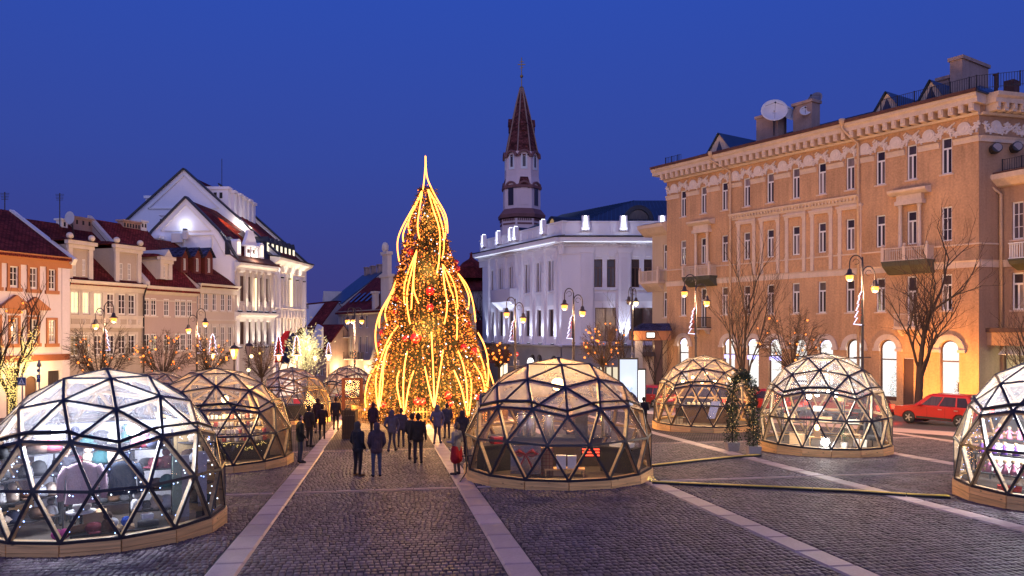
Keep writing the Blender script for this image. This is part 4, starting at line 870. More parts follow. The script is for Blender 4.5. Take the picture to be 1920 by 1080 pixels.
mb = MB(); mb.hexa([(-.3, -.3, zq(620)), (3.6, -.3, zq(620)), (3.6, 3.2, zq(620)), (-.3, 3.2, zq(620)), (1.2, 1.2, zq(606)), (3.6, 1.2, zq(606)), (3.6, 3.2, zq(606)), (1.2, 3.2, zq(606))]); mb.build('porch_roof', btile, pt)
mb = MB(); mb.box(-.15, 3.5, -.15, 3, zq(638), zq(620.5)); mb.build('board', orange, pt); mb = MB(); mb.box(.0, .75, 0, .4, -.3, zq(638)); mb.build('column', greyb, pt); mb = MB(); mb.box(1.9, 2.7, 0, .4, -.3, zq(638)); mb.build('column', winb, pt)
mb = MB(); mb.box(1.05, 1.9, -.26, -.16, zq(635), zq(622)); s_ = mb.build('sign_box', black, pt); mb = MB(); mb.box(1.1, 1.85, -.28, -.262, zq(632.5), zq(624)); mb.build('lit_face', shop_w, s_)
mb = MB(); 
for k in range(8): mb.tube([(.8 + k * .13, .3, -.2), (.8 + k * .13, .3, zq(668))], .065, 5)
mb.build('curtain', M('pale_curtain', (.55, .42, .32), .8), pt)
mb = MB(); mb.hexa([(.7, -.5, zq(668)), (2, -.5, zq(668)), (2, .3, zq(668)), (.7, .3, zq(668)), (.75, .1, zq(660)), (1.95, .1, zq(660)), (1.95, .3, zq(660)), (.75, .3, zq(660))]); mb.build('small_awning', dkmetal, pt)
light('POINT', 'porch_light', 260, SOD, pt, (-.6, -1.0, zq(632)), size=.1)
light('POINT', 'porch_light', 60, WARM, pt, (1.3, 1.4, zq(650)), size=.1)
# ------------------------------------------------------------------ old houses along the left side
rowd = Vector((.338, 1)).normalized(); rowP = Vector((-32.5, 62))
def rowpt(u, out=0):
    k = (u - CX) / F; t = (k * rowP.y - rowP.x) / (rowd.x - k * rowd.y); p = rowP + rowd * t; return p + Vector((rowd.y, -rowd.x)) * out
def rowfac(u0, u1, out=0): p, q = rowpt(u0, out), rowpt(u1, out); return Fac(p, q, min(gz(*p), gz(*q)) - .1)
def house(name, label, f, D, zev, rise, wm, rm, wins, ridge=6.0, extra_ops=()):
    t = thing(name, label, 'house', f.loc(), f.rz); ops = [(f.x(a), f.x(b), f.z((a + b) / 2, d), f.z((a + b) / 2, c)) for a, b, c, d in wins] + list(extra_ops)
    mb = MB(); wall(mb, 0, f.L, -.8, zev, ops, .1); shell(mb, f.L, D, -.8, zev)
    for x in (0, f.L): mb.face([(x, 0, zev), (x, D, zev), (x, ridge, zev + rise)])
    mb.build('wall', wm, t); mb = MB(); gable_roof(mb, f.L, D, zev, rise, .45, 0, .18, ridge); rf = mb.build('roof', rm, t); return t, ops, rf
# house 1
f = rowfac(-70, 119.5, .5); w1 = [(17, 33, 499, 537), (54.5, 69, 501.5, 540), (90, 103, 505, 542.5), (19, 33, 596, 642), (55, 69, 598.5, 641), (90, 103, 600, 641.5), (-18, -3, 496, 535), (-16, -2, 594, 643)]
zev = f.z(87, 480)
dr = [(f.x(47), f.x(69), -.8, f.z(58, 705), 'arch'), (f.x(90), f.x(112), f.z(100, 722), f.z(100, 695)), (f.x(12), f.x(33), -.8, f.z(22, 690))]
h1, ops, rf = house('cream_house', 'cream house with orange window surrounds at the left edge', f, 12, zev, 3.7, cream, rtile, w1, extra_ops=dr)
for q in ops[:8]:
    window(h1, *q[:4], style='g', y=.02); a, b, c, d = q[:4]; e_ = .17
    mb = MB(); mb.box(a - e_, a, -.1, 0, c - .1, d + e_); mb.box(b, b + e_, -.1, 0, c - .1, d + e_); mb.box(a, b, -.1, 0, d, d + e_); mb.box(a - e_ - .1, b + e_ + .1, -.16, 0, c - .35, c - .1); mb.build('window_surround', orange, h1)
for i in (3, 4):
    a, b, c, d = ops[i][:4]; m_ = (a + b) / 2; mb = MB(); z0 = d + .65; mb.extr([(m_ - 1.15, z0), (m_ + 1.15, z0), (m_ + 1.15, z0 + .12), (m_, z0 + .95), (m_ - 1.15, z0 + .12)], -.35, 0); mb.box(a - .2, b + .2, -.1, 0, d + .29, z0 - .01); mb.build('pediment', orange, h1)
mb = MB(); mb.prof([(0, zev - .78), (-.12, zev - .78), (-.16, zev - .35), (-.4, zev - .1), (-.45, zev + .02), (0, zev + .02)], -.05, f.L + .15); mb.build('eaves_band', orange, h1)
mb = MB(); mb.box(0, f.L + .02, -.08, 0, f.z(87, 676.5), f.z(87, 664.5)); mb.build('brown_band', brownb, h1)
mb = MB(); mb.box(f.L - .62, f.L + .04, -.06, 0, -.8, zev - .8); mb.build('corner_pier', cream, h1)
mb = MB(); mb.bar((f.L + .06, -.5, zev - .3), (f.L + .06, 6, zev + 3.75), .35, .5); mb.build('verge', whitet, rf)
q = dr[0]; mb = MB(); mb.box(q[0], q[1], .15, .2, q[2], q[3]); mb.build('door', winb, h1); q = dr[1]; mb = MB(); mb.box(q[0], q[1], .15, .2, q[2], q[3]); mb.build('shop_pane', gl_d, h1); q = dr[2]; mb = MB(); mb.box(q[0], q[1], .15, .2, q[2], q[3]); mb.build('door', winb, h1)
light('POINT', 'doorway_lamp', 150, (1, .66, .25), h1, (f.x(20), -1.2, 3.0), size=.15); light('POINT', 'doorway_lamp', 260, (1, .66, .2), h1, (f.x(64), -1.0, 3.4), size=.15)
def stack(t, x, y, z0, w, d, h, mat, n=3):
    mb = MB(); mb.box(x - w / 2, x + w / 2, y - d / 2, y + d / 2, z0 - 1, z0 + h); mb.box(x - w / 2 - .12, x + w / 2 + .12, y - d / 2 - .12, y + d / 2 + .12, z0 + h, z0 + h + .15)
    c = mb.build('chimney', mat, t); mb = MB()
    for k in range(n): xx = x - w / 2 + w * (k + .5) / n; mb.box(xx - .09, xx + .09, y - d / 2 - .02, y - d / 2 + .05, z0 + h - .5, z0 + h - .15)
    mb.build('flue_opening', black, c)
stack(h1, f.x(-5), 5.5, zev + 3.2, 1.0, .8, 1.6, whitet, 2)
# house 2
f = rowfac(119.6, 267.5); c2 = [(134, 146), (152.5, 165), (176.6, 189), (200.6, 213), (222, 234), (240, 252)]
zev = f.z(125, 524); zt, zb_ = f.z(140, 546), f.z(140, 588)
xs2 = [((f.x(a) + f.x(b)) / 2) for a, b in c2]; hw2 = .42
lz = (f.z(140, 668), f.z(140, 628))
h2, ops, rf = house('grey_house', 'grey beige house with two pavilion dormers and three lit windows', f, 12, zev, 4.9, greige, rtile, [], extra_ops=[(x - hw2, x + hw2, zb_, zt) for x in xs2] + [(x - hw2, x + hw2, *lz) for x in xs2])
for i, q in enumerate(ops):
    lit = gl_y if i < 3 else (gl_w if i in (6, 7) else None); window(h2, *q, style='g', lit=lit, y=.02); a, b, c, d = q; mb = MB(); mb.box(a - .2, a, -.12, 0, c - .1, d + .2); mb.box(b, b + .2, -.12, 0, c - .1, d + .2); mb.box(a, b, -.12, 0, d, d + .2); mb.box(a - .3, b + .3, -.18, 0, c - .25, c - .1); mb.build('window_surround', greytrim, h2)
mb = MB()
for k in range(14):
    z = zb_ - .2 + k * .27
    if z > zev - .7: break
    for x0, x1 in [(0, xs2[0] - hw2 - .22)] + [(xs2[i] + hw2 + .22, xs2[i + 1] - hw2 - .22) for i in range(5)] + [(xs2[5] + hw2 + .22, f.L)]: mb.box(x0, x1, -.05, 0, z, z + .22)
tag(mb.build('rusticated_courses', greige, h2), kind='stuff')
mb = MB(); mb.prof([(0, zev - .75), (-.2, zev - .7), (-.25, zev - .4), (-.55, zev - .2), (-.6, zev), (0, zev + .05)], -.05, f.L + .05); mb.build('cornice', greytrim, h2)
zf0, zf1 = f.z(140, 612), f.z(140, 593); mb = MB(); mb.box(0, f.L, -.1, 0, zf0, zf1); mb.box(0, f.L, -.22, 0, zf1, zf1 + .12); mb.box(0, f.L, -.22, 0, zf0 - .12, zf0); mb.build('frieze_band', greytrim, h2)
for x in xs2: mb = MB(); mb.box(x - .4, x + .4, -.14, -.1, zf0 + .18, zf1 - .18); mb.build('frieze_panel', greige, h2); mb = MB(); mb.ball((x + .75, -.1, (zf0 + zf1) / 2), .16, 0, 6, 4, 1.6); mb.build('rosette', greytrim, h2)
for x in (.15, f.L - .05): mb = MB(); mb.tube([(x, -.55, zev), (x, -.18, zev - 1), (x, -.15, -.5)], .07, 6); mb.build('downpipe', iron, h2)
def dormer_house(f, t, rf, ua, ub, vt, vb, wm, tm, wins, roofm, depth=5, balls=True, piers=True):
    xa, xb = f.x(ua), f.x(ub); zb0, zt0 = f.z(ua, vb) + 0, f.z(ub, vt); ops = [(f.x(a), f.x(b), f.z(a, d), f.z(a, c)) for a, b, c, d in wins]
    mb = MB(); wall(mb, xa, xb, zb0, zt0, ops, .15, y=.1); mb.face([(xb, .1, zb0), (xb, .1, zt0), (xb, depth, zt0), (xb, depth, zb0)]); mb.face([(xa, .1, zb0), (xa, depth, zb0), (xa, depth, zt0), (xa, .1, zt0)]); d = mb.build('dormer', wm, t)
    mb = MB(); mb.box(xa - .12, xa + .25, -.08, .1, zb0, zt0); mb.box(xb - .25, xb + .12, -.08, .1, zb0, zt0); mb.box(xa - .35, xb + .35, -.3, .1, zt0, zt0 + .3); mb.box(xa - .2, xb + .2, -.15, .1, zt0 - .3, zt0 - .01); mb.build('dormer_trim', tm, d)
    mb = MB(); mb.hexa([(xa - .4, -.35, zt0 + .3), (xb + .4, -.35, zt0 + .3), (xb + .4, depth, zt0 + .3), (xa - .4, depth, zt0 + .3), (xa - .2, .6, zt0 + .55), (xb + .2, .6, zt0 + .55), (xb + .2, depth, zt0 + .7), (xa - .2, depth, zt0 + .7)]); mb.build('dormer_roof', roofm, d)
    if balls:
        for x in (xa, xb): mb = MB(); mb.ball((x, -.05, zt0 + .62), .26, 0, 10, 6); mb.build('ball_finial', tm, d)
    for q in ops: window(t, *q, y=.12, style='g', fm=winf)
dormer_house(f, h2, rf, 130, 171, 462, 521, greige, greytrim, [(139, 144.5, 485, 517), (156, 162, 486, 517)], rtile)
dormer_house(f, h2, rf, 218, 262, 470, 528, greige, greytrim, [(226, 232, 493, 524), (241, 247, 494, 525)], rtile)
mb = MB(); z0 = zev + .2; mb.face([(f.x(172), 1.2, z0 + .6), (f.x(217), 1.2, z0 + .6), (f.x(217), 6, z0 + 2.9), (f.x(172), 6, z0 + 2.9)]); 
stack(h2, f.L - 2.7, 5.9, zev + 4.9, .6, .6, .45, whitet, 1)
stack(h2, f.L - .9, 5.9, zev + 4.9, 1.9, .7, .8, brick_m, 3)
pd = at(129, 408, 64); t = thing('satellite_dish', 'white satellite dish beside the chimney on the red roof', 'satellite dish', pd, R(-20)); mb = MB(); n_ = 16; base = 0
mb.lathe([(.02, 0), (.23, .02), (.42, .07), (.54, .13)], 16); mb.v = [(x, -z * 1.0 + .2, y) for x, y, z in mb.v]; mb.build('reflector', dish_m, t); mb = MB(); mb.tube([(0, .2, 0), (.1, .5, -1.8)], .05, 5); mb.build('mast', iron, t)
# house 3
f = rowfac(267.6, 368); zev = f.z(275, 536); c3 = [(268.9, 275), (285, 291), (309, 315), (330.5, 335.5), (341.5, 346), (353, 358)]; zt, zb_ = f.z(280, 559), f.z(280, 592)
xs3 = [max(.45, (f.x(a) + f.x(b)) / 2) for a, b in c3]; lz = (f.z(280, 660), f.z(280, 626))
h3, ops, rf = house('beige_house', 'plain beige house with one small pedimented dormer', f, 12, zev, 5.8, beige, rtile2, [], extra_ops=[(x - .32, x + .32, zb_, zt) for x in xs3] + [(x - .32, x + .32, *lz) for x in xs3])
for q in ops: window(h3, *q, style='g', sill=greytrim, y=.02)
mb = MB(); mb.prof([(0, zev - .7), (-.15, zev - .65), (-.5, zev - .15), (-.55, zev + .02), (0, zev + .05)], 0, f.L); mb.box(0, f.L, -.1, 0, zev - 1.25, zev - 1.15); mb.build('cornice', greytrim, h3)
mb = MB(); mb.prof([(-.4, zev - .2), (6, zev + 5.9), (6, zev + 6.25), (-.4, zev + .35)], -.05, .4); mb.build('fire_wall', greytrim, h3)
dormer_house(f, h3, rf, 302, 320, 489, 523, greytrim, greytrim, [(306.5, 311.5, 499, 521)], rtile2, balls=False)
xa, xb = f.x(300), f.x(322); zt0 = f.z(310, 488); mb = MB(); mb.extr([(xa, zt0), (xb, zt0), ((xa + xb) / 2, zt0 + .95)], -.32, 4); mb.build('dormer_pediment', greytrim, h3)
stack(h3, f.L - 1.9, 6.0, zev + 5.8, 2.0, .7, .4, brick_m, 6); stack(h3, f.L - .5, 6.0, zev + 5.8, .7, .8, .6, whitet, 2)
# house 4
f = rowfac(368.1, 440); zev = f.z(375, 532); c4 = [(368.8, 374), (384, 389), (399.5, 404.6), (415, 420), (428, 433.5)]; zt, zb_ = f.z(380, 548), f.z(380, 582); xs4 = [max(.4, (f.x(a) + f.x(b)) / 2) for a, b in c4]; lz = (f.z(380, 652), f.z(380, 612))
h4, ops, rf = house('pale_pink_house', 'pale pink beige house with three red wooden dormers', f, 12, zev, 4.3, pinkb, rtile, [], extra_ops=[(x - .3, x + .3, zb_, zt) for x in xs4] + [(x - .3, x + .3, *lz) for x in xs4])
for i, q in enumerate(ops):
    window(h4, *q, style='g', sill=greytrim, y=.02)
    if i >= 5: a, b, c, d = q; mb = MB(); mb.box(a - .2, a, -.1, 0, c, d + .25); mb.box(b, b + .2, -.1, 0, c, d + .25); mb.box(a, b, -.1, 0, d, d + .25); mb.build('window_surround', greytrim, h4)
mb = MB(); mb.prof([(0, zev - .9), (-.15, zev - .85), (-.2, zev - .4), (-.55, zev - .1), (-.6, zev + .02), (0, zev + .05)], 0, f.L + .3); mb.box(0, f.L, -.14, 0, f.z(400, 601.5), f.z(400, 599)); mb.build('cornice', greytrim, h4)
mb = MB(); mb.tube([(.1, -.5, zev), (.1, -.2, zev - 1), (.1, -.15, -.5)], .08, 6); mb.build('downpipe', pinkb, h4)
redw = M('red_wood', (.13, .03, .022), .6, .25, 2)
for ua, ub in ((360, 372), (383, 396), (404, 418)):
    xa, xb = f.x(ua), f.x(ub); k = xb - xa; zb0 = zev + 1.0; zt0 = f.z(ua, 478); y0 = 1.2
    mb = MB(); wall(mb, xa, xb, zb0, zt0, [(xa + k * .3, xa + k * .7, zb0 + .25, zt0 - .25)], .12, y=y0); mb.face([(xa, y0, zb0), (xa, 6, zb0), (xa, 6, zt0), (xa, y0, zt0)]); mb.face([(xb, y0, zb0), (xb, y0, zt0), (xb, 6, zt0), (xb, 6, zb0)]); mb.face([(xa, y0, zt0), (xb, y0, zt0), ((xa + xb) / 2, y0, zt0 + .7)]); d = mb.build('dormer', redw, h4)
    mb = MB(); m_ = (xa + xb) / 2; 
    for sg in (-1, 1): mb.hexa([(m_ + sg * (k / 2 + .2) - .02, y0 - .25, zt0 - .15), (m_ + sg * (k / 2 + .2) + .02, y0 - .25, zt0 - .15), (m_ + sg * (k / 2 + .2) + .02, 6, zt0 - .15), (m_ + sg * (k / 2 + .2) - .02, 6, zt0 - .15), (m_ - .02, y0 - .25, zt0 + .8), (m_ + .02, y0 - .25, zt0 + .8), (m_ + .02, 6, zt0 + .8), (m_ - .02, 6, zt0 + .8)])
    mb.build('dormer_roof', btile, d); window(h4, xa + k * .3, xa + k * .7, zb0 + .25, zt0 - .25, y=y0 + .05, style='d', fm=winf)
# ------------------------------------------------------------------ white gabled hotel
fA = rowfac(440.1, 512); wh = thing('white_gabled_hotel', 'white hotel with two tall gables and floodlit carved street fronts', 'building', (0, 0, fA.base)); BL = Vector((0, 0, fA.base))
def gable(name, Y, apex, foot, kink, thick, par, wm, lowz, left=None):
    """frontal gable wall from pixel outline"""
    ax_, ar = at(*apex, Y), at(*foot, Y); hw_ = ar.x - ax_.x; kz = at(*kink, Y) if kink else None
    pts = [(ax_.x, ax_.z), (kz.x, kz.z)] if kink else [(ax_.x, ax_.z)]
    pts += [(ar.x, ar.z), (ar.x, lowz), (2 * ax_.x - ar.x, lowz), (2 * ax_.x - ar.x, ar.z)]
    if kink: pts.append((2 * ax_.x - kz.x, kz.z))
    return ax_, ar, pts
ax1, ar1, pts = gable('g', 77, (349, 371), (446, 488), (413, 436), .5, wh, whiter, -3)
def fgab(pts, y0, y1, name, mat): mb = MB(); mb.extr([(x, z - fA.base) for x, z in pts], y0, y1); return mb.build(name, mat, wh)
fgab(pts, 77, 77.45, 'gable_wall', whiter)
rim = pts[-1:] + pts[:3]; mb = MB()
for (xa, za), (xb, zb2) in zip([pts[5]] + pts[-1:] + pts[:2], pts[-1:] + pts[:3]): mb.bar((xa, 77.1, za - fA.base + .1), (xb, 77.1, zb2 - fA.base + .1), .7, .18)
mb.build('gable_coping', dkmetal, wh)
# raised frame on the front gable, thin ledges
mb = MB(); a = at(349, 384, 77); l, r = at(302, 433, 77), at(396, 433, 77)
for p, q in ((l, a), (a, r), (l, r)): mb.bar((p.x, 76.95, p.z - fA.base), (q.x, 76.95, q.z - fA.base), .08, .12)
l, r, lb, rb_ = at(343, 441, 77), at(398, 441, 77), at(343, 500, 77), at(398, 475, 77)
for p, q in ((l, r), (l, lb), (r, rb_), (at(400, 440, 77), at(423, 480, 77))): mb.bar((p.x, 76.95, p.z - fA.base), (q.x, 76.95, q.z - fA.base), .08, .14, (0, 1, 0))
mb.build('gable_frame', whitet, wh)
gl_ = at(347, 431, 76.9); o = inst(up_m, 'uplight', wh, gl_ - BL); light('POINT', 'gable_light', 40, COLD, o, (0, -.45, .5), size=.08)
mb = MB(); p0_ = at(321, 445, 76.5); mb.box(0, 1.1, 0, .4, 0, .9); mb.box(1.2, 1.6, -.2, .3, .3, 1.0); mb.build('air_unit', dish_m, wh, p0_ - BL - Vector((0, 0, .5)))
# block A roof
yb1 = 85
mb = MB(); kx, kz_ = pts[1]; z = lambda q: q - fA.base
for sg in (1, -1):
    P = lambda x: x if sg > 0 else 2 * ax1.x - x
    mb.face([(ax1.x, 77.4, z(ax1.z) - .1), (P(kx), 77.4, z(kz_) - .1), (P(kx) + sg * 1.2, yb1, z(kz_) - .1), (ax1.x, yb1, z(ax1.z) - .1)]); mb.face([(P(kx), 77.4, z(kz_) - .1), (P(ar1.x), 77.4, z(ar1.z) - .1), (P(ar1.x) + sg * 2, yb1, z(ar1.z) - .1), (P(kx) + sg * 1.2, yb1, z(kz_) - .1)])
mb.build('roof', rtile2, wh)
sp = light('SPOT', 'roof_floodlight', 5000, (1, .42, .06), wh, at(372, 378, 78.6) - BL + Vector((1.0, .4, 1.6)), None, .05, 28, .5); sp.rotation_euler = (at(436, 428, 81.6) - BL - sp.location).to_track_quat('-Z', 'Y').to_euler()
# back block gable, far parapet gable
ax2, ar2, pts2 = gable('g', 85.2, (345, 318), (524, 479), None, .5, wh, whiter, -3)
fgab(pts2, 85.2, 85.7, 'gable_wall', whiter); mb = MB()
for p, q in ((pts2[-1], pts2[0]), (pts2[0], pts2[1])): mb.bar((p[0], 85.3, z(p[1]) + .1), (q[0], 85.3, z(q[1]) + .1), .7, .17)
mb.build('gable_coping', dkmetal, wh)
mb = MB(); a = at(345, 329, 85.2); l, r = at(278, 391, 85.2), at(411, 391, 85.2)
for p, q in ((l, a), (a, r), (l, r)): mb.bar((p.x, 85.14, z(p.z)), (q.x, 85.14, z(q.z)), .1, .14)
mb.build('gable_frame', whitet, wh)
mb = MB(); mb.face([(ax2.x, 85.6, z(ax2.z) - .35), (ar2.x, 85.6, z(ar2.z) - .35), (ar2.x + .6, 94, z(ar2.z) - .35), (ax2.x, 94, z(ax2.z) - .35)]); lx = 2 * ax2.x - ar2.x; mb.face([(ax2.x, 85.6, z(ax2.z) - .35), (ax2.x, 94, z(ax2.z) - .35), (lx, 94, z(ar2.z) - .35), (lx, 85.6, z(ar2.z) - .35)]); mb.build('roof', rtile2, wh)
fgab([(x + .5, q) for x, q in pts2[:2]] + [(ar2.x + .5, 0), (ax2.x, 0)], 94, 94.5, 'gable_wall', whiter)
mb = MB(); mb.bar((ax2.x + .5, 94.1, z(ax2.z) + .1), (ar2.x + .9, 94.1, z(ar2.z) - .25), .7, .17); mb.build('gable_coping', dkmetal, wh)
# chimneys on the street slope
def wchim(ua, ub, vt, vb, Y, D, n=0):
    p, q = at(ua, vt, Y), at(ub, vb, Y); mb = MB(); mb.box(p.x, q.x, Y, Y + D, z(q.z) - 1.5, z(p.z) - .3); mb.box(p.x - .15, q.x + .15, Y - .15, Y + D + .15, z(p.z) - .3, z(p.z)); c = mb.build('chimney', whiter, wh)
    if n:
        mb = MB()
        for k in range(n): x = p.x + (q.x - p.x) * (.12 + .27 * k); mb.box(x - .16, x + .16, Y - .04, Y + .02, z(p.z) - 1.3, z(p.z) - .65)
        mb.build('flue_opening', black, c)
wchim(388, 428, 350, 388, 86.2, 1, 3)
for u, v, Y in ((435.5, 357, 87), (446, 362, 88.2), (455, 368, 89.4), (464, 373, 90.6), (471.5, 379, 91.8)): wchim(u - 3.4, u + 3.4, v, v + 40, Y, .8)
wchim(273, 289, 367, 380, 88, 1); wchim(301, 318, 399, 425, 80, .8, 2); wchim(273, 297, 441, 455, 76, .8, 4)
for u, Y in ((442, 85.8), (468, 88.5)): p = at(u, 420, Y) - BL; light('POINT', 'chimney_light', 130, NEUT, wh, p + Vector((.9, -1.0, 0)), size=.1)
# street front A
zc = fA.z(480, 499); xw = [fA.x(u) for u in (454.4, 466.7, 477.6, 488.3, 500)]; hwA = .34
zu = (fA.z(480, 566), fA.z(480, 520)); zd = (fA.z(480, 645), fA.z(480, 604)); opsA = [(x - hwA, x + hwA, *zz) for x in xw for zz in (zu, zd)]
def sub2(mb, f, name, mat, smooth=False): return lift(mb, f).build(name, mat, wh, smooth=smooth)
mb = MB(); wall(mb, 0, fA.L, -.8, zc, opsA, .25); mb.face([(fA.L, 0, 0), (fA.L, 0, zc), (fA.L, 6, zc), (fA.L, 6, 0)]); sub2(mb, fA, 'wall', M('hotel_grey', (.50, .46, .45), .8, .08, .5, streak=.4))
for q in opsA: fwin(fA, wh, *q, y=.15, style='d', fm=winb, gl=gl_d)
mb = MB(); pl = MB(); pl.box(-.22, .22, -.2, 0, fA.z(480, 650), fA.z(480, 594)); plA = pl.mesh('pilaster', whitet); pl = MB(); pl.box(-.2, .2, -.18, 0, fA.z(480, 588), fA.z(480, 512)); pl.box(-.28, .28, -.25, 0, fA.z(480, 513), fA.z(480, 509)); plB = pl.mesh('pilaster', greytrim)
xp = [.3] + [(xw[i] + xw[i + 1]) / 2 for i in range(4)] + [fA.L - .35]
for i, x in enumerate(xp):
    fpiece(fA, plA, 'pilaster', wh, (x, 0, 0)); fpiece(fA, plB, 'pilaster', wh, (x, 0, 0)); uplight(fA, wh, x, -.42, fA.z(480, 650) - .1, 330, NEUT, 62); uplight(fA, wh, x, -.42, fA.z(480, 586), 260, NEUT, 62)
mb = MB()
for zc_ in (zc, fA.z(480, 589)): mb.prof([(0, zc_ - .8), (-.15, zc_ - .75), (-.25, zc_ - .3), (-.7, zc_ - .1), (-.75, zc_ + .1), (0, zc_ + .2)], -.05, fA.L + .02)
mb.box(0, fA.L, -.12, 0, fA.z(480, 588), fA.z(480, 586)); sub2(mb, fA, 'cornice', whitet)
mb = MB()
for x in xw: mb.box(x - .4, x + .4, -.1, 0, fA.z(480, 585), fA.z(480, 569)); mb.ball((x, -.14, fA.z(480, 577)), .2, 0, 6, 4, 1.7)
sub2(mb, fA, 'carved_panel', greytrim)
mb = MB(); mb.prof([(-.5, zc + .2), (1.2, zc + 1.3), (1.2, zc + 1.4), (-.5, zc + .32)], 0, fA.L + .1); sub2(mb, fA, 'lower_roof', rust)
# carved roof gable with side windows
xg0, xg1 = fA.x(463), fA.x(486); zg = zc + .9; zg1 = fA.z(474, 462); zg2 = fA.z(474, 432); m_ = (xg0 + xg1) / 2
mb = MB(); wall(mb, xg0, xg1, zg, zg1, [(m_ - .75, m_ - .1, zg + .4, zg1 - .3), (m_ + .1, m_ + .75, zg + .4, zg1 - .3)], .15, y=.3); mb.extr([(xg0 - .15, zg1), (xg1 + .15, zg1), (m_ + .55, zg1 + 1.1), (m_ + .35, zg2), (m_ - .35, zg2), (m_ - .55, zg1 + 1.1)], .25, .6)
for x in (xg0 + .1, m_, xg1 - .1): mb.box(x - .1, x + .1, .12, .3, zg, zg1)
mb.box(xg0 - .25, xg1 + .25, .05, .6, zg1 - .05, zg1 + .12); sub2(mb, fA, 'carved_gable', whiter)
for sg in (-1, 1): fwin(fA, wh, m_ + sg * .42 - .32, m_ + sg * .42 + .32, zg + .4, zg1 - .3, y=.4, style='p', fm=winb, gl=gl_d)
for u in (451, 494):
    x = fA.x(u); mb = MB(); mb.box(x - .35, x + .35, .2, 2, zg, zg + 1.3); ring(mb, x, zg + 1.3, .01, .35, .2, 2, n=8); sub2(mb, fA, 'attic_window', whiter); mb = MB(); mb.box(x - .2, x + .2, .15, .21, zg + .2, zg + 1.35); sub2(mb, fA, 'attic_pane', EM('attic_lit', (1, .85, .6), 1.8) if u == 451 else MATS['attic_lit'])
p = fA.w(m_, -.5, zg - .0) - BL; light('POINT', 'gable_light', 110, NEUT, wh, p, size=.1)
mb = MB(); mb.face([(xg0, .6, zg1), (xg0, 5, zg1), (xg0, 5, zg), (xg0, .6, zg)]); mb.prof([(.5, zg), (.9, zg1 + .4), (4, zg2 + .6), (5, zg)], -.1, xg0 - .3); mb.prof([(.5, zg), (.9, zg1 + .4), (4, zg2 + .6), (5, zg)], xg1 + .3, fA.L); sub2(mb, fA, 'mansard', dkmetal)
# street front B, projecting block
pB0 = (at(512, 500, 84.2)).to_2d(); pB1 = at(566.5, 500, 93.6).to_2d(); fB = Fac(pB0, pB1, fA.base); zc = fB.z(515, 487)
xb_ = [.6 + (fB.L - 1.2) * k / 8 for k in range(9)]; zu = (fB.z(515, 570), fB.z(515, 524)); zd = (fB.z(515, 646), fB.z(515, 604))
opsB = [((xb_[i] + xb_[i + 1]) / 2 - .33, (xb_[i] + xb_[i + 1]) / 2 + .33, *zz) for i in range(8) for zz in (zu, zd)]
mb = MB(); wall(mb, 0, fB.L, -.8, zc, opsB, .25); mb.face([(0, 0, -.8), (0, 0, zc), (0, 6, zc), (0, 6, -.8)]); mb.face([(fB.L, 0, -.8), (fB.L, 6, -.8), (fB.L, 6, zc), (fB.L, 0, zc)]); sub2(mb, fB, 'wall', whiter)
for q in opsB: fwin(fB, wh, *q, y=.15, style='p', fm=greytrim, gl=gl_m)
pl = MB(); pl.box(-.16, .16, -.22, 0, fB.z(515, 652), fB.z(515, 596)); pl.box(-.16, .16, -.18, 0, fB.z(515, 574), fB.z(515, 515)); plC = pl.mesh('pilaster', whitet)
hd = MB(); hd.extr([(-.34, 0), (.34, 0), (.06, .9), (-.06, .9)], -.55, 0); hd_m = hd.mesh('hood', whitet)
for i, x in enumerate(xb_):
    fpiece(fB, plC, 'pilaster', wh, (x, 0, 0))
    if i % 2 == 0: uplight(fB, wh, x, -.5, fB.z(515, 652), 420, NEUT, 55)
    if i < 8: fpiece(fB, hd_m, 'hood', wh, ((xb_[i] + xb_[i + 1]) / 2, 0, fB.z(515, 596)))
mb = MB(); mb.prof([(0, zc - 1.3), (-.2, zc - 1.2), (-.3, zc - .6), (-1.1, zc - .1), (-1.2, zc + .15), (0, zc + .3)], -.9, fB.L + .6); mb.prof([(0, fB.z(515, 580)), (-.25, fB.z(515, 579)), (-.3, fB.z(515, 576)), (0, fB.z(515, 575))], 0, fB.L); sub2(mb, fB, 'cornice', whitet)
mb = MB(); mb.prof([(-1.25, zc + .16), (.3, zc + .31), (1.8, zc + 1.6), (1.8, zc + 1.7), (.2, zc + .45), (-1.3, zc + .3)], -.95, fB.L + .65); sub2(mb, fB, 'eaves', dkmetal)
for k in range(7):
    x = .8 + k * 1.35; mb = MB(); mb.box(x - .3, x + .3, .9, 3, zc + .5, zc + 2.0); mb.extr([(x - .4, zc + 2.0), (x + .4, zc + 2.0), (x, zc + 2.6)], .8, 3.2); d_ = sub2(mb, fB, 'dormer', dkmetal); mb = MB(); mb.box(x - .22, x + .22, .82, .9, zc + .7, zc + 1.9); lift(mb, fB).build('pane', EM('dormer_lit', (1, .88, .66), 1.3) if k == 0 else MATS['dormer_lit'], d_)
for x in (.8, 3.2, 5.6, 8.0): uplight(fB, wh, x, -.75, zc - 2.0, 150, NEUT, 90)
mb = MB(); mb.box(fB.x(540) - .1, fB.x(540) + .1, -.5, -.3, fB.z(540, 575), fB.z(540, 512)); sub2(mb, fB, 'vertical_light', led_y)
mb = MB(); mb.box(fA.x(474) - .07, fA.x(474) + .07, -.42, -.3, fA.z(474, 582), fA.z(474, 522)); sub2(mb, fA, 'vertical_light', led_y)
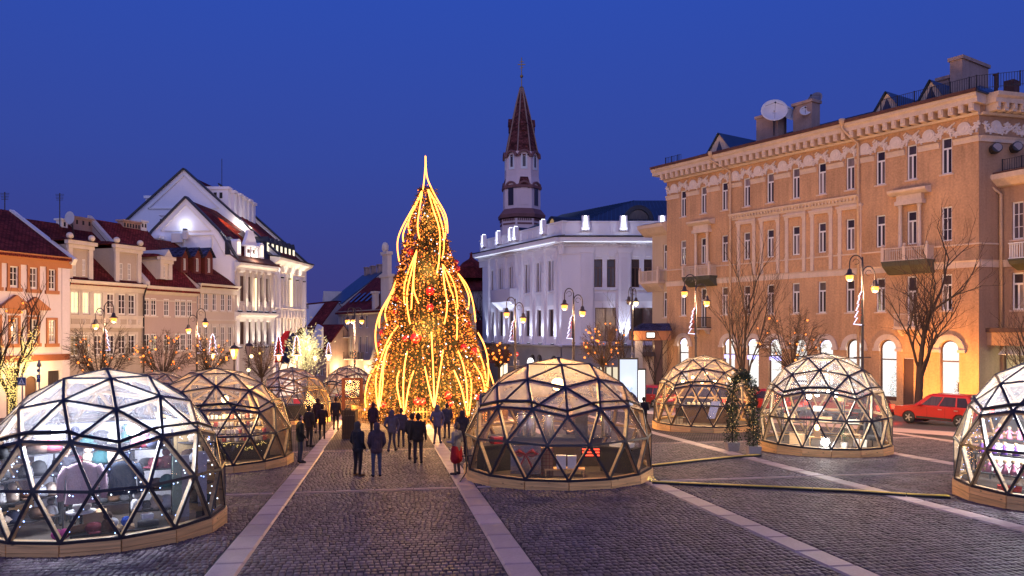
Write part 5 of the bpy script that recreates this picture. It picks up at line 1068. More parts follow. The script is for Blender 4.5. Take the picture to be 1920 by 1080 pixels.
tt = thing('roof_antenna', 'thin antenna mast rising above the hotel chimneys', 'antenna', at(416, 352, 88)); mb = MB(); mb.tube([(0, 0, -.3), (0, 0, 3.3)], .035, 5); mb.build('mast', iron, tt); mb = MB(); mb.box(-.08, .08, -.08, .08, -.5, -.2); mb.build('foot', iron, tt)
for u, v0, v1, Y, lab in ((112, 362, 395, 64, 'antenna mast on the red roof beside the satellite dish'), (9, 360, 400, 60, 'antenna mast on the chimney at the left edge')):
    p = at(u, v1 + 22, Y); h_ = at(u, v0, Y).z - p.z; tt = thing('roof_antenna', lab, 'antenna', p); mb = MB(); mb.tube([(0, 0, -.4), (0, 0, h_)], .04, 5); mb.build('mast', iron, tt); mb = MB()
    for k in range(5): mb.bar((-.35 + k * .02, 0, h_ - .1 - k * .12), (.35 - k * .02, 0, h_ - .1 - k * .12), .03, .03)
    mb.build('elements', iron, tt)
# flags on the hotel front
for u, v, c, lab in ((533, 652, (.45, .015, .03), 'red flag hanging from a slanted pole on the hotel front'), (546, 655, (.02, .025, .10), 'dark blue flag hanging beside the red one'), (561, 645, (.03, .02, .02), 'dark flag farthest along the hotel front')):
    p = at(u, v, 78 if u < 540 else 80); t = thing('flag', lab, 'flag', p, R(-10), None); mb = MB(); mb.tube([(-.5, 0, -2.2), (.75, 0, 2.0)], .05, 6); mb.build('pole', iron, t)
    mb = MB(); nn = 8
    for i in range(nn):
        z0, z1 = 1.7 - i * .4, 1.7 - (i + 1) * .4; w0, w1 = .25 + .9 * math.sin(min(1, i / nn + .15) * 2.4), .25 + .9 * math.sin(min(1, (i + 1) / nn + .15) * 2.4); x0, x1 = .62 - i * .11, .62 - (i + 1) * .11
        for j in range(3): mb.face([(x0 - w0 * j / 3, .12 * (j % 2), z0), (x0 - w0 * (j + 1) / 3, .12 * ((j + 1) % 2), z0), (x1 - w1 * (j + 1) / 3, .12 * ((j + 1) % 2), z1), (x1 - w1 * j / 3, .12 * (j % 2), z1)])
    o = mb.build('cloth', cloth(c), t); md = o.modifiers.new('t', 'SOLIDIFY'); md.thickness = .02
# ------------------------------------------------------------------ far houses down the street
def simple(name, label, P0, P1, D, zev, rise, wm, rm, wins=(), ridge=None, style='d'):
    f = Fac(P0, P1, min(gz(*P0), gz(*P1)) - .3); t = thing(name, label, 'house', f.loc(), f.rz); ze_ = f.z(*zev); ops = [(f.x(a), f.x(b), f.z((a + b) / 2, d), f.z((a + b) / 2, c)) for a, b, c, d in wins]
    mb = MB(); wall(mb, 0, f.L, -1, ze_, ops, .2); shell(mb, f.L, D, -1, ze_); r_ = ridge or D / 2
    for x in (0, f.L): mb.face([(x, 0, ze_), (x, D, ze_), (x, r_, ze_ + rise)])
    mb.build('wall', wm, t); mb = MB(); gable_roof(mb, f.L, D, ze_, rise, .5, 0, .2, r_); mb.build('roof', rm, t)
    for q in ops: window(t, *q, style=style)
    mb = MB(); mb.prof([(0, ze_ - .6), (-.4, ze_ - .1), (-.45, ze_), (0, ze_)], 0, f.L); mb.build('cornice', greytrim, t)
    return t, f, ze_
# pale house with pointed gable, then the brown roofed one nearer
P = lambda u, Y: ((u - CX) / F * Y, Y)
t, f, ze_ = simple('pale_town_house', 'pale town house with small pointed gable down the street', P(608, 138), P(642, 128), 14, (612, 573), 5.5, pinkb, metalr, [(611, 616, 588, 611), (622.5, 627, 594, 610), (629, 633, 593, 610), (635, 639, 592, 609), (611, 616, 632, 668), (624, 628, 632, 668), (633, 637, 632, 668)])
mb = MB(); mb.extr([(-.3, ze_ - .1), (1.5, ze_ - .1), (.6, ze_ + 2.6)], -.3, 3); mb.build('small_gable', greytrim, t)
x = f.x(625); zz = f.z(625, 676); mb = MB(); mb.box(x - .15, x + .15, -.5, -.25, zz - .25, zz + .25); mb.build('added_lantern', lamp_y, t); light('POINT', 'added_light', 1500, WARM, t, (x, -2.2, zz - .2), size=.2)  # lantern and lamp added to warm the pale front
for k, x in enumerate((3, 7, 11)): stack(t, x * .9, 7, ze_ + 5.2, 1.0, .8, 1.6, brick_m, 1)
t, f, ze_ = simple('brown_roofed_house', 'town house with brown roof, balconies and carved front left of the fir', P(634, 118), P(742, 100), 12, (640, 584), 5.2, M('carved_grey', (.42, .34, .29), .8, .25, .9, streak=.9), rtile2, [(640, 645, 592, 622), (648, 653, 592, 622), (672, 678, 592, 615), (684, 690, 590, 615), (640, 645, 640, 668), (648, 653, 640, 668), (672, 678, 630, 662), (684, 690, 630, 662), (655, 660, 630, 664)])
for u0, u1, v in ((638, 656, 632), (639, 657, 672), (668, 694, 673)):
    xa, xb = f.x(u0), f.x(u1); zz = f.z((u0 + u1) / 2, v); mb = MB(); mb.box(xa, xb, -1, 0, zz - .12, zz); b_ = mb.build('balcony', greytrim, t); mb = MB(); rail(mb, [(xa, -.95, zz), (xb, -.95, zz)], 1.0, .18, post_every=6); mb.build('railing', iron, b_)
mb = MB(); xa = f.x(716); mb.box(xa, xa + 2.6, -.15, .5, ze_ - .5, ze_ + 4.2); mb.box(xa + .4, xa + 2.1, -.1, .5, ze_ + 4.2, ze_ + 7.6); mb.box(xa - .2, xa + 2.8, -.35, .6, ze_ + 4.2, ze_ + 4.6); mb.box(xa + .2, xa + 2.3, -.3, .6, ze_ + 7.2, ze_ + 7.6); mb.ball((xa + .9, .1, ze_ + 8.2), .5, 0, 8, 5, 1.5); mb.build('baroque_gable', greytrim, t)
for u in (646, 664, 690):
    x = f.x(u); zz = f.z(u, 688); mb = MB(); mb.box(x - .12, x + .12, -.5, -.3, zz - .2, zz + .2); l_ = mb.build('added_lantern', lamp_y, t); mb = MB(); mb.bar((x, -.4, zz + .25), (x, 0, zz + .25), .05, .05); mb.build('bracket', iron, l_); light('POINT', 'added_light', 900, WARM, t, (x, -1.6, zz - .2), size=.2)  # lanterns and lamps added to warm the dark front
for u0, u1 in ((660, 668), (672, 682), (686, 694)): q = (f.x(u0), f.x(u1), f.z(u0, 712), f.z(u0, 692)); mb = MB(); mb.box(q[0], q[1], -.06, .02, q[2], q[3]); mb.build('added_lit_window', gl_y, t)  # glowing panes added along with the lanterns
xa = f.x(700); mb = MB(); mb.box(xa, xa + 1, -.2, .4, ze_, ze_ + 2.2); mb.box(xa - .15, xa + 1.15, -.35, .5, ze_ + 2.2, ze_ + 2.5); mb.build('roof_pier', greytrim, t)
mb = MB()
for k in range(5): mb.face([(2 + k * 2.1, 1.0, ze_ + 1.1), (2.9 + k * 2.1, 1.0, ze_ + 1.1), (2.9 + k * 2.1, 2.6, ze_ + 2.5), (2 + k * 2.1, 2.6, ze_ + 2.5)])
mb.v = [(x, y, zz + .28) for x, y, zz in mb.v]; mb.build('roof_light', gl_b, t)
t, f, ze_ = simple('white_far_house', 'tall plain white house end beyond the hotel', P(566, 128), P(579, 126), 10, (570, 572), .6, whiter, rtile, [])
t, f, ze_ = simple('white_far_house', 'low white house with dark red roof at the end of the street', P(577, 122), P(602, 121), 9, (590, 612), 3.8, pinkb, rtile2, [(583, 587, 662, 676), (593, 597, 662, 676)])
t, f, ze_ = simple('low_shed_house', 'low maroon roofed house with pale gable between hotel and street', P(562, 112), P(612, 110), 8, (590, 655), 3.4, brick_m, rtile2, [(590, 597, 690, 704), (600, 606, 690, 704)])
mb = MB(); x0, x1 = f.x(581), f.x(609); mb.extr([(x0, ze_ + .2), (x1, ze_ + .2), (x1, ze_ + 3.2), ((x0 + x1) / 2 + .5, ze_ + 3.6)], -.7, -.3); mb.build('pale_gable', whiter, t)
# ------------------------------------------------------------------ big lit fir in the middle
TC = gp(807, 50); ft = thing('christmas_tree', 'tall lit christmas fir with golden light fountains and red baubles', 'christmas tree', TC)
z_tip, zc_top, zc_bot = at(798, 292, 50).z - TC.z, at(798, 350, 50).z - TC.z, at(806, 772, 50).z - TC.z
lean = (798 - 807) / F * 50
def cone_r(z): return max(.12, .3 + (zc_top - z) / (zc_top - zc_bot) * 3.85)
def cone_c(z): return lean * (z - 0) / zc_top
rt = random.Random(11)
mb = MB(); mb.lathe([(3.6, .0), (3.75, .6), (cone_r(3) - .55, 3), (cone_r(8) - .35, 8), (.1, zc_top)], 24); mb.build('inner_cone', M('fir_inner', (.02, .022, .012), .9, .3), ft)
mb = MB()
for k in range(15000):
    z = .25 + (zc_top - .2) * (1 - math.sqrt(rt.random())) ** 1.0 if rt.random() < .75 else rt.uniform(.2, zc_top); a = rt.uniform(0, 2 * math.pi); r = cone_r(z) + rt.gauss(-.12, .10) + .12 * math.sin(a * 14)
    c = Vector((cone_c(z) + r * math.cos(a), r * math.sin(a), z)); d = Vector((math.cos(a), math.sin(a), rt.uniform(-.9, .5))).normalized(); l = rt.uniform(.18, .42); s_ = d.cross(Vector((rt.uniform(-1, 1), rt.uniform(-1, 1), rt.uniform(-1, 1)))).normalized() * rt.uniform(.025, .06)
    mb.face([c - d * .05, c + d * l * .5 + s_, c + d * l, c + d * l * .5 - s_])
tag(mb.build('branches', fir_m, ft), kind='stuff')
mb = MB()
for k in range(8000):
    z = .15 + (zc_top) * (1 - math.sqrt(rt.random())); g = rt.random()
    a = (rt.randrange(56) + rt.gauss(0, .10)) / 56 * 2 * math.pi if g < .75 else rt.uniform(0, 6.283); r = cone_r(z) + rt.uniform(.0, .14)
    mb.octa((cone_c(z) + r * math.cos(a), r * math.sin(a), z), rt.choice((.03, .035, .042, .05)), rt.choices((0, 1, 2), (.80, .05, .15))[0])
tag(mb.build('fairy_lights', [bulb_w, bulb_c, bulb_r], ft), kind='stuff')
def cone_hit(u, v, out=.16):
    d = at(u, v, 1) - Vector((0, 0, H)); best = None; lo = None
    for i in range(260):
        Y = 45 + i * .025; p = Vector((0, 0, H)) + d * Y - TC; z = p.z; dist = math.hypot(p.x - cone_c(z), p.y) - cone_r(z) - out
        if dist <= 0: return p
        if best is None or dist < best: best, lo = dist, p
    return lo
ST = [[(315, 25), (315, 60), (312, 100), (306, 150)], [(316, 27), (318, 90), (330, 130), (360, 190), (385, 230), (397, 270), (398, 315)],
 [(303, 155), (280, 200), (245, 260), (215, 320), (209, 370), (218, 425)], [(303, 160), (275, 220), (240, 290), (229, 330), (238, 365)], [(303, 165), (292, 230), (285, 290), (293, 335)], [(300, 158), (264, 235), (250, 285), (258, 315)],
 [(325, 150), (350, 190), (380, 240), (392, 290), (388, 335)], [(325, 155), (345, 230), (367, 290), (370, 350), (366, 420), (357, 468)], [(328, 152), (365, 240), (383, 310), (385, 370), (378, 410)],
 [(282, 380), (262, 430), (240, 490), (234, 540), (237, 580)], [(282, 384), (262, 460), (246, 530), (247, 600), (258, 655)], [(282, 384), (273, 450), (270, 520), (278, 550), (290, 578)], [(280, 395), (268, 500), (262, 600)],
 [(380, 432), (385, 500), (395, 560), (397, 600), (386, 655)], [(380, 432), (400, 500), (422, 560), (435, 630), (432, 715)], [(382, 436), (412, 480), (432, 540), (436, 600)],
 [(437, 467), (462, 510), (480, 560), (474, 600)], [(437, 465), (472, 510), (494, 575), (503, 648)],
 [(205, 490), (185, 545), (150, 600), (130, 660), (127, 720), (137, 768)], [(200, 520), (165, 580), (144, 625), (142, 670)], [(196, 530), (172, 580), (163, 620), (172, 655)],
 [(140, 975), (130, 910), (130, 850), (150, 780), (180, 705), (213, 662)], [(141, 978), (145, 880), (163, 770), (187, 722)], [(144, 965), (155, 890), (158, 810), (175, 735)], [(92, 968), (89, 920), (102, 860), (132, 812)],
 [(232, 1000), (215, 925), (208, 865), (218, 830)], [(235, 1005), (232, 900), (237, 810), (248, 758)], [(238, 1000), (246, 930), (257, 875), (272, 830)],
 [(346, 965), (328, 890), (313, 815)], [(348, 968), (346, 860), (338, 685)], [(350, 965), (363, 880), (382, 752)],
 [(473, 1000), (453, 905), (436, 860), (422, 828)], [(475, 1005), (470, 880), (455, 800), (436, 752)], [(477, 1000), (488, 915), (486, 862), (473, 828)],
 [(541, 915), (528, 855), (497, 802)], [(543, 918), (541, 845), (527, 790), (510, 747)], [(545, 914), (553, 830), (541, 745), (512, 687)], [(572, 882), (562, 850), (546, 802)]]
def smooth_px(pts, n=14):
    out = []; k = len(pts)
    for i in range(k - 1):
        p0, p1, p2, p3 = pts[max(i - 1, 0)], pts[i], pts[i + 1], pts[min(i + 2, k - 1)]; m = max(3, n // (k - 1))
        for j in range(m):
            t = j / m; out.append(tuple(.5 * ((2 * p1[q]) + (-p0[q] + p2[q]) * t + (2 * p0[q] - 5 * p1[q] + 4 * p2[q] - p3[q]) * t * t + (-p0[q] + 3 * p1[q] - 3 * p2[q] + p3[q]) * t ** 3) for q in (0, 1)))
    out.append(pts[-1]); return out
for s in ST:
    pts = [cone_hit(640 + x / 2, 280 + y / 2) for x, y in smooth_px(s)]
    for _ in range(2): pts = [pts[0]] + [(pts[i - 1] + pts[i] * 2 + pts[i + 1]) / 4 for i in range(1, len(pts) - 1)] + [pts[-1]]
    mb = MB(); mb.tube(pts, .044, 5); mb.build('light_strand', strand_m, ft)
BA = [(258, 385, 14), (243, 378, 8), (333, 532, 16), (333, 592, 14), (280, 707, 20), (241, 710, 11), (205, 560, 10), (204, 610, 10), (155, 688, 13), (145, 728, 11), (430, 423, 10), (433, 447, 13), (475, 655, 12), (457, 742, 14), (495, 756, 16), (400, 922, 15), (285, 945, 14), (304, 947, 12), (510, 930, 12), (160, 960, 11), (120, 965, 9), (410, 955, 11)]
for x, y, r in BA:
    p = cone_hit(640 + x / 2, 280 + y / 2, .02); rr = r / 2 / F * 50; mb = MB(); mb.ball((0, 0, 0), rr, 0, 14, 9)
    for k in range(10): a = rt.uniform(0, 6.28); b = rt.uniform(-1, 1); q = math.sqrt(1 - b * b); mb.octa((rr * q * math.cos(a), rr * q * math.sin(a), rr * b), .03, 1)
    o = mb.build('bauble', [bauble_m, bulb_r], ft, p, smooth=True)
for k in range(7):
    a = R(-150 + k * 20); light('POINT', 'fir_glow', 1150, (1, .50, .14), ft, (5.2 * math.cos(a), 5.2 * math.sin(a), 1.2 + (k % 3) * 1.3), size=.5)
for z, p in ((6, 950), (9.5, 750), (13, 560)): light('POINT', 'fir_glow', p, (1, .5, .14), ft, (0, -cone_r(z) - .7, z), size=.4)
# ------------------------------------------------------------------ geodesic dome stalls
RN, HN, PL = 2.6, 3.37, .34
def ico3():
    g = (1 + 5 ** .5) / 2; t = math.atan(.5); V0 = [Vector((0, 0, 1))]
    for k in range(5): a = R(72 * k - 90); V0.append(Vector((math.cos(t) * math.cos(a), math.cos(t) * math.sin(a), math.sin(t))))
    for k in range(5): a = R(72 * k + 36 - 90); V0.append(Vector((math.cos(t) * math.cos(a), math.cos(t) * math.sin(a), -math.sin(t))))
    V0.append(Vector((0, 0, -1))); Fc = []
    for k in range(5):
        n = (k + 1) % 5; Fc += [(0, 1 + k, 1 + n), (1 + k, 6 + k, 1 + n), (1 + n, 6 + k, 6 + n), (11, 6 + n, 6 + k)]
    vs, idx, fs = [], {}, []
    def vid(p):
        p = p.normalized(); k = tuple(round(c, 4) for c in p)
        if k not in idx: idx[k] = len(vs); vs.append(p)
        return idx[k]
    for a, b, c in Fc:
        A, B, C = V0[a], V0[b], V0[c]; G = {}
        for i in range(4):
            for j in range(4 - i): G[i, j] = vid(A + (B - A) * (i / 3) + (C - A) * (j / 3))
        for i in range(3):
            for j in range(3 - i):
                fs.append((G[i, j], G[i + 1, j], G[i, j + 1]))
                if i + j < 2: fs.append((G[i + 1, j], G[i + 1, j + 1], G[i, j + 1]))
    return vs, fs
vs_, fs_all = ico3(); fs_all = [f for f in fs_all if all(vs_[i].z > -.26 for i in f)]
adj = {}
for f in fs_all:
    for i in range(3): adj.setdefault(f[i], set()).update(f)
ringd = {max(adj, key=lambda i: vs_[i].z): 0}; fr_ = list(ringd)
while fr_:
    nx = []
    for i in fr_:
        for j in adj[i]:
            if j not in ringd: ringd[j] = ringd[i] + 1; nx.append(j)
    fr_ = nx
zbm = sum(vs_[i].z for i in ringd if ringd[i] == 5) / 15
DV = {}
for i in ringd:
    p = vs_[i].copy()
    if ringd[i] == 5: p.z = zbm
    DV[i] = Vector((p.x * RN, p.y * RN, (p.z - zbm) * RN + PL))
zsc = (HN - PL) / (max(p.z for p in DV.values()) - PL)
for p in DV.values(): p.z = PL + (p.z - PL) * zsc
edges_ = sorted({tuple(sorted((f[i], f[(i + 1) % 3]))) for f in fs_all for i in range(3)})
CD = Vector((0, 0, PL + .35))
DM = {'strut': [], 'top': [], 'low': [], 'plank': []}
for a, b in edges_:
    p, q = DV[a], DV[b]; up = ((p + q) / 2 - CD).normalized(); mb = MB(); d = (q - p).normalized() * .02
    mb.bar(p + d, q - d, .054, .085, up, 0, -.054); mb.bar(p, q, .058, .022, up, 1, .0)
    DM['strut'].append(mb.mesh('strut', [pine_s, strip_m]))
for f in fs_all:
    mb = MB(); mb.face([DV[i] * .998 + Vector((0, 0, .001)) for i in f]); top = all(ringd[i] <= 3 for i in f)
    DM['top' if top else 'low'].append(mb.mesh('pane', film_top if top else film_low))
base_i = sorted([i for i in ringd if ringd[i] == 5], key=lambda i: math.atan2(DV[i].y, DV[i].x))
for k in range(15):
    p, q = DV[base_i[k]].copy(), DV[base_i[(k + 1) % 15]].copy(); p.z = q.z = 0; n = ((p + q) / 2).normalized(); dd_ = (q - p).normalized() * .004
    for z0, z1 in ((-.32, -.02), (-.012, .158), (.166, PL - .03)):
        mb = MB(); a, b = p + n * .05 + dd_, q + n * .05 - dd_; ai, bi = p - n * .0 + dd_, q - n * .0 - dd_; Z = lambda v, z: Vector((v.x, v.y, z))
        mb.hexa([Z(a, z0), Z(b, z0), Z(bi, z0), Z(ai, z0), Z(a, z1), Z(b, z1), Z(bi, z1), Z(ai, z1)]); c = (p + q) / 2; ang = math.atan2(dd_.y, dd_.x)
        mb.v = [((x - c.x) * math.cos(ang) + (y - c.y) * math.sin(ang), -(x - c.x) * math.sin(ang) + (y - c.y) * math.cos(ang), z) for x, y, z in mb.v]
        DM['plank'].append((mb.mesh('plank', pine), c, ang))
hemp = []
for a, b in edges_:
    if {ringd[a], ringd[b]} == {3, 2}:
        lo, hi = (a, b) if ringd[a] == 3 else (b, a); hemp.append(DV[lo].lerp(DV[hi], .2))
hemp.sort(key=lambda p: math.atan2(p.y, p.x)); hemp = [p + (p - CD).normalized() * .03 + Vector((0, 0, random.uniform(-.025, .025))) for p in hemp]
mb = MB(); mb.tube(hemp + hemp[:1], [random.uniform(.026, .05) for _ in range(len(hemp) + 1)], 6); DM['hem'] = mb.mesh('film_hem', strip_m)
mb = MB(); mb.lathe([(RN * .955, .22), (RN * .955, .26)], 15); DM['floor'] = mb.mesh('floor', wicker)
mb = MB(); mb.lathe([(.12, 0), (.1, .03)], 10); DM['vent'] = mb.mesh('top_cap', strip_m)
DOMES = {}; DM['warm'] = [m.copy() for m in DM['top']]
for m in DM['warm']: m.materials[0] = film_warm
def dome(key, label, u, Y, Rr, h, spoke, x=None):
    c = gp(u, Y) if x is None else Vector((x, Y, gz(x, Y))); face_ = math.atan2(-c.x, c.y)     # turn so local -y looks at the eye
    t = thing('dome_stall', label, 'dome stall', c, -0 + math.atan2(c.y, c.x) - R(90) + R(spoke), 'glazed dome stalls on the square'); t.scale = (Rr / RN, Rr / RN, h / HN)
    for m in DM['strut']: inst(m, 'strut', t)
    for m in (DM['warm'] if key == 'B' else DM['top']) + DM['low']: inst(m, 'pane', t)
    for m, cc, ang in DM['plank']: inst(m, 'plank', t, cc, ang)
    inst(DM['hem'], 'film_hem', t); inst(DM['floor'], 'floor', t); inst(DM['vent'], 'top_cap', t, (0, 0, HN - .01))
    d = Vector((c.x, c.y)).normalized(); DOMES[key] = (c, Vector((d.y, -d.x)), d, Rr, h, t); return t
def dl(k, a, b, z): c, r, d, Rr, h, t = DOMES[k]; return Vector((c.x + r.x * a + d.x * b, c.y + r.y * a + d.y * b, c.z + z))
def drz(k): r = DOMES[k][1]; return math.atan2(r.y, r.x)
dome('A', 'large dome stall at the left front full of knitted hats and sweaters', 199, 16.96, 2.5, 3.51, 6)
dome('B', 'dome stall right of the fir with steel urns behind dark panes', 1046, 24.65, 3.0, 3.74, 6)
dome('C', 'warm lit dome stall with stepped shelves of mugs', 405, 27.8, 2.68, 3.46, 36)
dome('D', 'far warm dome stall showing only its top between two nearer domes', 294, 42, 2.6, 3.27, 30)
dome('E', 'bluish dome stall behind the crowd left of the fir', 547, 48, 2.4, 3.37, 4)
dome('F', 'farthest dome stall with a wooden door beside the fir', 654, 57.5, 2.2, 3.45, -6)
dome('G', 'golden lit dome stall behind the green arch', 1320, 41.5, 2.72, 3.9, 34)
dome('H', 'bright white dome stall with small furniture and a floodlight', 1545, 31.1, 2.53, 3.9, 30)
dome('I', 'dome stall cut by the right edge with dolls on tables', 2003, 19.8, 2.6, 3.75, 20)
# plywood doorways
def entrance(k, az, w=1.25):
    c, r, d, Rr, h, t = DOMES[k]; p = dl(k, Rr * .84 * math.cos(R(az)), Rr * .84 * math.sin(R(az)), 0); rz = drz(k) + R(az) - R(90)
    e = thing('door_porch', 'plywood door porch on the side of the dome of %s' % {'A': 'hats', 'C': 'mugs', 'F': 'the wooden door'}[k], 'porch', p, rz + R(180) * 0)
    for sx in (-1, 1):
        mb = MB(); x0 = sx * w / 2; mb.hexa([(x0 - .03, -.45, .0), (x0 + .03, -.45, .0), (x0 + .03, .26, .0), (x0 - .03, .26, .0), (x0 - .03, -1.0, 2.45), (x0 + .03, -1.0, 2.45), (x0 + .03, -.2, 2.15), (x0 - .03, -.2, 2.15)]); mb.build('side_board', osb, e)
    mb = MB(); mb.hexa([(-w / 2 - .06, -1.1, 2.74), (w / 2 + .06, -1.1, 2.74), (w / 2 + .06, -.14, 2.15), (-w / 2 - .06, -.14, 2.15), (-w / 2 - .06, -1.1, 2.79), (w / 2 + .06, -1.1, 2.79), (w / 2 + .06, -.12, 2.2), (-w / 2 - .06, -.12, 2.2)]); mb.build('roof_board', osb, e)
    for sx in (-1, 1): mb = MB(); mb.bar((sx * w / 2, .24, 0), (sx * w / 2, -.2, 2.15), .09, .09); mb.build('jamb', pine, e)
    mb = MB(); mb.bar((0, .22, .1), (0, -.18, 2.1), w - .14, .03, (0, 1, .2)); dd = mb.build('door', film_low, e); mb = MB(); mb.box(-w / 2 + .06, w / 2 - .06, .16, .24, .06, .2); mb.box(-w / 2 + .06, w / 2 - .06, -.2, -.1, 1.98, 2.1); mb.build('door_rail', pine, dd); return e
entrance('A', 8); entrance('C', 12); 
c_, r_, d_, R_, h_, t_ = DOMES['F']; e = thing('dome_door', 'brown framed glazed door on the far dome beside the fir', 'door', dl('F', .25, -R_ * .98, .1), drz('F'))
mb = MB(); mb.box(-.75, -.6, -.1, .1, 0, 2.4); mb.box(.6, .75, -.1, .1, 0, 2.4); mb.box(-.75, .75, -.1, .1, 2.4, 2.55); mb.build('door_frame', brownb, e); mb = MB(); mb.box(-.6, .6, -.04, .0, .1, 2.4); dd = mb.build('door_leaf', film_low, e); mb = MB(); mb.box(-.6, -.5, -.06, .02, .1, 2.4); mb.box(.5, .6, -.06, .02, .1, 2.4); mb.box(-.5, .5, -.06, .02, 1.0, 1.12); mb.build('door_rail', brownb, dd)
# lamps inside the domes
def pendant(k, a, b, z, power, col, em, r=.11, lab='', sz=.12, drop=.5):
    p = dl(k, a, b, z); t = thing('pendant_lamp', lab, 'lamp', p); mb = MB(); mb.ball((0, 0, 0), r, 0, 12, 8); mb.build('bulb', em, t, smooth=True); mb = MB(); mb.tube([(0, 0, r), (0, 0, drop)], .012, 5); mb.lathe([(.05, 0), (.05, .08)], 8, 0, (0, 0, r * .8)); mb.build('cord', black, t)
    light('POINT', 'dome_light', power, col, t, (0, 0, -.02), size=r + .05); return t
e_c = EM('cold_lamp', (.86, .9, 1), 30); e_w = EM('warm_lamp', (1, .62, .25), 14); e_n = EM('white_lamp', (1, .93, .82), 30)
pendant('A', -.85, -1.05, 2.3, 800, COLD, e_c, .13, 'cold white flood lamp under the left of the hat dome roof'); pendant('A', .5, -1.1, 2.28, 800, COLD, e_c, .13, 'cold white flood lamp under the right of the hat dome roof')
pendant('B', .0, -.75, 2.95, 1100, (1, .60, .24), e_w, .2, 'orange lamp under the top of the urn dome'); 
pendant('C', .3, -.2, 2.35, 900, WARM, e_w, .13, 'warm lamp in the middle of the mug dome'); pendant('C', -.75, -1.5, 1.95, 60, WARM, e_w, .07, 'small warm bulb at the left of the mug dome')
pendant('D', .0, 0, 2.4, 260, WARM, e_w, .14, 'warm lamp in the far dome seen between two domes')
pendant('E', .2, 0, 2.5, 50, NEUT, e_n, .06, 'small lamp in the bluish dome'); pendant('F', .1, -.4, 2.3, 110, WARM, e_w, .1, 'warm lamp behind the wooden door of the far dome')
for i, (a, b, z) in enumerate(((-1.1, -.6, 2.55), (-.1, -.4, 2.5), (.55, -.5, 2.55), (.1, .5, 2.9), (1.3, .2, 2.7), (-.6, .6, 2.7), (-1.6, .2, 2.1))): pendant('G', a, b, z, 190, WARM, e_w, .085, ['leftmost front', 'middle front', 'right front', 'highest middle', 'rightmost', 'back left', 'lowest left'][i] + ' warm bulb hanging in the golden dome')
for i, (a, b, z) in enumerate(((-.25, -1.0, 2.32), (.2, -1.1, 2.42), (.42, -.9, 2.3), (-.55, -.8, 2.2))): pendant('H', a, b, z, 260, NEUT, e_n, .10, ['second', 'third', 'rightmost', 'leftmost'][i] + ' white bulb of the cluster in the bright dome')
pendant('H', .1, .2, 3.1, 300, COLD, e_c, .1, 'cold lamp under the top of the bright dome')
pendant('I', -.6, -1.0, 2.2, 1500, (.92, .94, 1), e_n, .12, 'white lamp in the doll dome'); pendant('I', .8, .2, 2.5, 600, NEUT, e_n, .12, 'second white lamp deeper in the doll dome')
t = thing('floodlight', 'bright floodlight on the floor of the bright dome facing us', 'floodlight', dl('H', .05, -1.75, .3), drz('H')); mb = MB(); mb.box(-.16, .16, -.02, .1, .12, .42); mb.build('housing', black, t); mb = MB(); mb.ball((0, -.1, .27), .15, 0, 14, 8); mb.build('lens', EM('flood_lens', (1, .98, .95), 120), t); mb = MB(); mb.tube([(-.2, .04, 0), (-.2, .04, .28)], .015, 5); mb.tube([(.2, .04, 0), (.2, .04, .28)], .015, 5); mb.box(-.22, .22, 0, .08, -.0, .02); mb.build('stand', black, t); light('SPOT', 'flood_beam', 420, NEUT, t, (0, -.32, .27), (R(84), 0, 0), .1, 140, .5)
# fairy lights along struts of dome A and others
def fairy(k, n, mats, size, label, rows=(3, 4, 5), col=0):
    c, r, d, Rr, h, t = DOMES[k]; mb = MB(); rr = random.Random(k); rot = t.rotation_euler[2]
    es = [(a, b) for a, b in edges_ if ringd[a] in rows and ringd[b] in rows]
    for a, b in es:
        if rr.random() < .22: continue
        for j in range(n):
            p = DV[a].lerp(DV[b], (j + rr.random()) / n) * .955; p = Vector((p.x * Rr / RN, p.y * Rr / RN, p.z * h / HN)); p = Vector((p.x * math.cos(rot) - p.y * math.sin(rot), p.x * math.sin(rot) + p.y * math.cos(rot), p.z)) + Vector((rr.uniform(-.03, .03), rr.uniform(-.03, .03), rr.uniform(-.06, .02))); mb.octa(p, size * rr.uniform(.7, 1.2), rr.randrange(len(mats)))
    tag(mb.build('fairy_lights', mats, None, c), label, 'fairy lights')
fairy('A', 5, [bulb_b, bulb_c], .018, 'blue white fairy lights strung inside the lower struts of the hat dome'); fairy('I', 3, [bulb_b, bulb_c], .013, 'blue white fairy lights strung inside the doll dome')
fairy('C', 3, [bulb_y], .012, 'warm fairy lights strung inside the mug dome'); fairy('F', 3, [bulb_w, bulb_r], .022, 'red and warm fairy lights in the far dome beside the fir')
